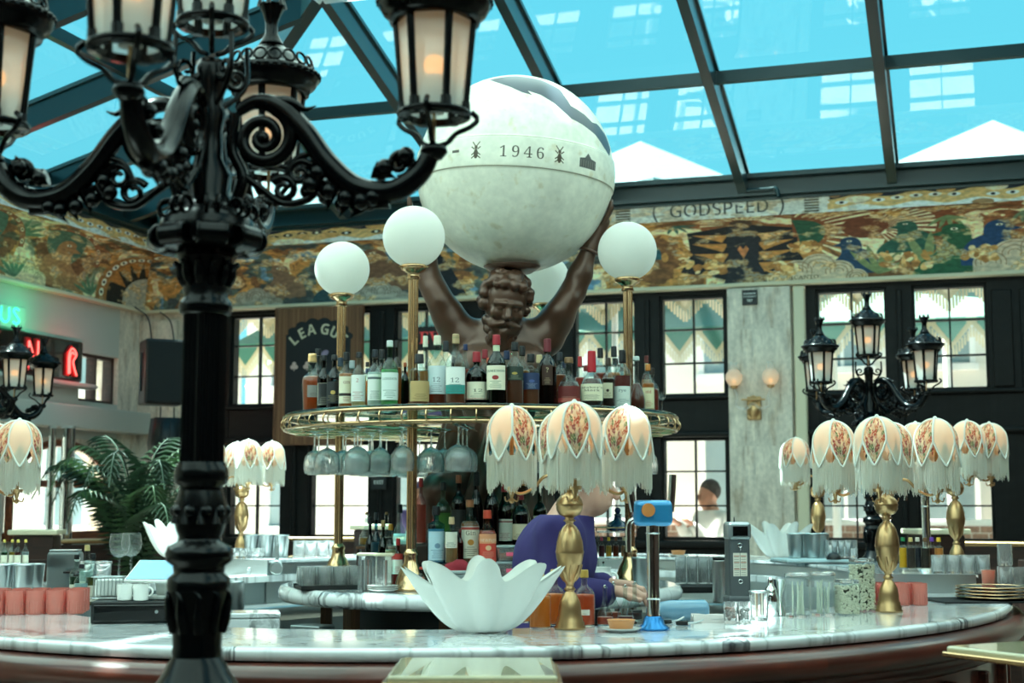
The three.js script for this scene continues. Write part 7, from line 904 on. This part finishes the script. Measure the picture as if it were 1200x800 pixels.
// ---------------------------------------------------------------- outside: terrace, awnings, houses, canopies
{
  const out = (name, label, cat, x, y, z) => thing(name, label, cat, roomToWorld(x, y, z), RY);
  const g = room('ground_outside', 'pale paving outside the windows'); part(g, 'paving', boxUV(wb(-30, 45, -.3, -.02, -50, -.3)), plain(0xc9c4ba, .9)); part(g, 'paving_side', boxUV(wb(-40, -.3, -.3, -.02, -.3, 30)), plain(0xc9c4ba, .9));
  const beige = frost(0xd8cdaa, .35), green = frost(0x4f8f7c, .4), stripe = frost(0xe9ece6, .45);
  const scal = (w, h, p = 1) => { const s = new THREE.Shape(); s.moveTo(-w / 2, 0); s.lineTo(w / 2, 0); s.lineTo(w / 2, -h * .25); if (p) s.quadraticCurveTo(w * .42, -h * .8, 0, -h); else s.lineTo(0, -h); if (p) s.quadraticCurveTo(-w * .42, -h * .8, -w / 2, -h * .25); else s.lineTo(-w / 2, -h * .25); return new THREE.ExtrudeGeometry(s, { depth: .006, bevelEnabled: false, curveSegments: 6 }); };
  const fringe = (w, h) => { const L = []; for (let k = 0; k < 14; k++) { const x = -w / 2 + w * (k + .5) / 14, e = -h * (.25 + .75 * Math.pow(1 - Math.abs(x) / (w / 2), .8)); L.push(box(w / 20, .11, .004, x, e - .05, .003)); } return merge(L); };
  const awning = (label, z, top, len, w, hgt, mat, edge, slope) => { const t = out('awning', label, 'awning', -1, 0, z); part(t, 'canopy', tr(box(len, .01, slope), len / 2, top + slope * .17, -slope * .46, -.36 * -1), mat); const sg = scal(w * .74, hgt * .8, 0), tg = scal(w, hgt, 0), fg = fringe(w, hgt); for (let x = w / 2, k = 0; x < len; x += w, k++) { const a = part(t, 'scallop', sg, k % 2 && mat === stripe ? beige : mat); a.position.set(x, top, .01); const b = part(t, 'border', tg, edge); b.position.set(x, top, 0); const f = part(t, 'fringe', fg, edge); f.position.set(x, top, .004); f.userData.kind = 'stuff'; } for (const x of [.1, len / 2, len - .1]) part(t, 'pole', cyl(.03, .03, top, x, 0, -.05, 10), M.white); };
  awning('pale fringed awning close outside the back windows', -1.1, 3.6, 11, .4, .27, beige, beige, 1.0);
  awning('green awning with pointed scallops and pale fringe farther out', -3.6, 3.5, 13, .42, .34, green, beige, 2.2);
  // houses across the street
  const house = (label, x, z, w, h, wall, rows, cols, ww, wh) => { const t = out('house', label, 'house', x, 0, z); part(t, 'wall', box(w, h, .5, 0, h / 2, -.25), wall); part(t, 'cornice', rbox(w + .3, .25, .7, .06, 0, h, -.1), M.white); for (let i = 0; i < cols; i++) for (let j = 0; j < rows; j++) { const wx = -w / 2 + w * (i + .5) / cols, wy = 1.1 + j * 2.4 + wh / 2; part(t, 'window_frame', [box(ww + .16, .1, .1, wx, wy + wh / 2, .03), box(ww + .16, .1, .14, wx, wy - wh / 2, .04), box(.08, wh, .1, wx - ww / 2, wy, .03), box(.08, wh, .1, wx + ww / 2, wy, .03), box(.05, wh, .06, wx, wy, .02)], M.white); part(t, 'pane', box(ww, wh, .01, wx, wy, .012), phy({ color: 0x8aa0a4, roughness: .15 })); } };
  const stucco = plain(0xe6e3d8, .9), brick = std({ map: dtex(256, (x, y) => { const r = Math.floor(y * 16), fx = (x * 8 + (r & 1 ? .5 : 0)) % 1, fy = (y * 16) % 1, m = fx < .06 || fy < .12, k = .85 + .3 * fbm(x * 30, y * 30, 2, 2); return m ? [205, 198, 186] : [178 * k, 140 * k, 120 * k]; }), roughness: .9 });
  house('white stucco house across the street, left', .5, -10, 9.4, 5.2, stucco, 2, 5, .9, 1.5); house('white stucco house across the street, right', 8.2, -9.4, 5.8, 4.6, plain(0xdedcd2, .9), 2, 4, .8, 1.4); house('pale house far behind the left windows', -8.5, -9.6, 8, 5, stucco, 2, 4, .9, 1.5); house('pale house beyond the right-hand windows', 15, -9, 7, 4.8, stucco, 2, 4, .9, 1.5);
  { const t = out('garden_wall', 'low brick wall across the street', 'wall', 6.5, 0, -7); const u = box(14, 1.25, .3, 0, .62, 0); part(t, 'brickwork', boxUV(u, .6), brick); part(t, 'coping', rbox(14.2, .08, .4, .02, 0, 1.28, 0), M.white); }
  { const t = out('house', 'pale house outside the arched window', 'house', -7, 0, 4); t.rotation.y = RY + PI / 2; part(t, 'wall', box(16, 5, .4, 0, 2.5, -.2), stucco); for (const x of [-5, -2, 1, 4]) { part(t, 'pane', box(1, 1.6, .02, x, 2, .0), phy({ color: 0x8aa0a4, roughness: .2 })); part(t, 'window_frame', [box(1.2, .1, .1, x, 2.85, .03), box(1.2, .1, .1, x, 1.15, .03)], M.white); } }
  // round-backed terrace chairs and two tables
  const chair = (s, z, a, label) => { const t = out('terrace_chair', label, 'chair', s, -.02, z); t.rotation.y = RY + a; part(t, 'seat', tr(cyl(.21, .22, .04, 0, .5, 0, 24), 0, 0, 0), M.white); part(t, 'back_pad', tr(cyl(.21, .21, .04, 0, 0, 0, 24), 0, 1.0, -.2, PI / 2 - .1), M.white); part(t, 'back_post', [cyl(.015, .015, .4, -.1, .5, -.2, 8), cyl(.015, .015, .4, .1, .5, -.2, 8)], M.white); for (const x of [-.15, .15]) for (const q of [-.15, .15]) part(t, 'leg', cyl(.015, .018, .5, x, 0, q, 8), M.white); };
  chair(6.9, -.95, PI, 'round-backed white terrace chair outside the right-hand windows, left one'); chair(7.65, -1.05, PI + .4, 'round-backed white terrace chair outside the right-hand windows, right one'); chair(5.6, -1.0, PI, 'round-backed white terrace chair outside the window beside the pilaster');
  const w1 = roomToWorld(5.36, -.02, -1.45), w2 = roomToWorld(2.36, -.02, -1.5);
  human('person', 'person in a white shirt with raised forearms outside the window beside the pilaster', [w1.x, -.02, w1.z], RY - .9, { res: 84, skin: 0xc08a70, shirt: 0xd9dcd6, pants: 0x6a6a66, hair: 0x2c2420, J: { ...stand, elL: [.22, 1.16, .12], elR: [-.22, 1.16, .12], wrL: [.14, 1.34, .28], wrR: [-.12, 1.34, .28], dL: [0, .6, .8], dR: [0, .6, .8] } });
  human('person', 'person in a purple top outside the window left of the statue', [w2.x, -.02, w2.z], RY + .3, { res: 84, s: .9, skin: 0xc08a70, shirt: 0x6a5a9c, pants: 0x3a3a44, hair: 0x5a4a7a, J: stand });
  // white pavilion canopies seen over the eaves
  const canvasM = plain(0x94a3a5, .9);
  const pav = (p, s, turn, label) => { const t = thing('pavilion', label, 'canopy', [p.x, 0, p.z], turn); const h = p.y, a = s / 2, r = s * .3, P = [[-a, h - r, a], [a, h - r, a], [a, h - r, -a], [-a, h - r, -a]]; for (let k = 0; k < 4; k++) { const q = P[k], w = P[(k + 1) % 4]; part(t, 'roof_panel', geom([q[0], q[1], q[2], w[0], w[1], w[2], 0, h, 0, q[0], q[1] - .02, q[2], w[0], w[1] - .02, w[2], 0, h - .02, 0], [0, 0, 1, 0, .5, 1, 0, 0, 1, 0, .5, 1], [0, 1, 2, 3, 5, 4]), canvasM); part(t, 'valance', box(k & 1 ? .01 : s, .3, k & 1 ? s : .01, k === 1 ? a : k === 3 ? -a : 0, h - r - .15, k === 0 ? a : k === 2 ? -a : 0), canvasM); part(t, 'pole', cyl(.05, .05, h - r, q[0] * .97, 0, q[2] * .97, 10), M.white); } };
  pav(V(1.62, 6.05, -17.5), 3.4, .75, 'white pavilion canopy showing above the eaves right of the globe'); pav(V(6.1, 6.35, -17.6), 4.2, .72, 'white pavilion canopy showing above the eaves at the right'); pav(V(-3.3, 6.0, -18.5), 4.0, .7, 'white pavilion canopy showing above the eaves left of the globe');
}
{ const t = ctex(atlas); labelMat.map = t; labelMat.needsUpdate = true; }
scene.traverse((o) => { if (o.isMesh) o.castShadow = o.receiveShadow = true; });
renderer.render(scene, camera);
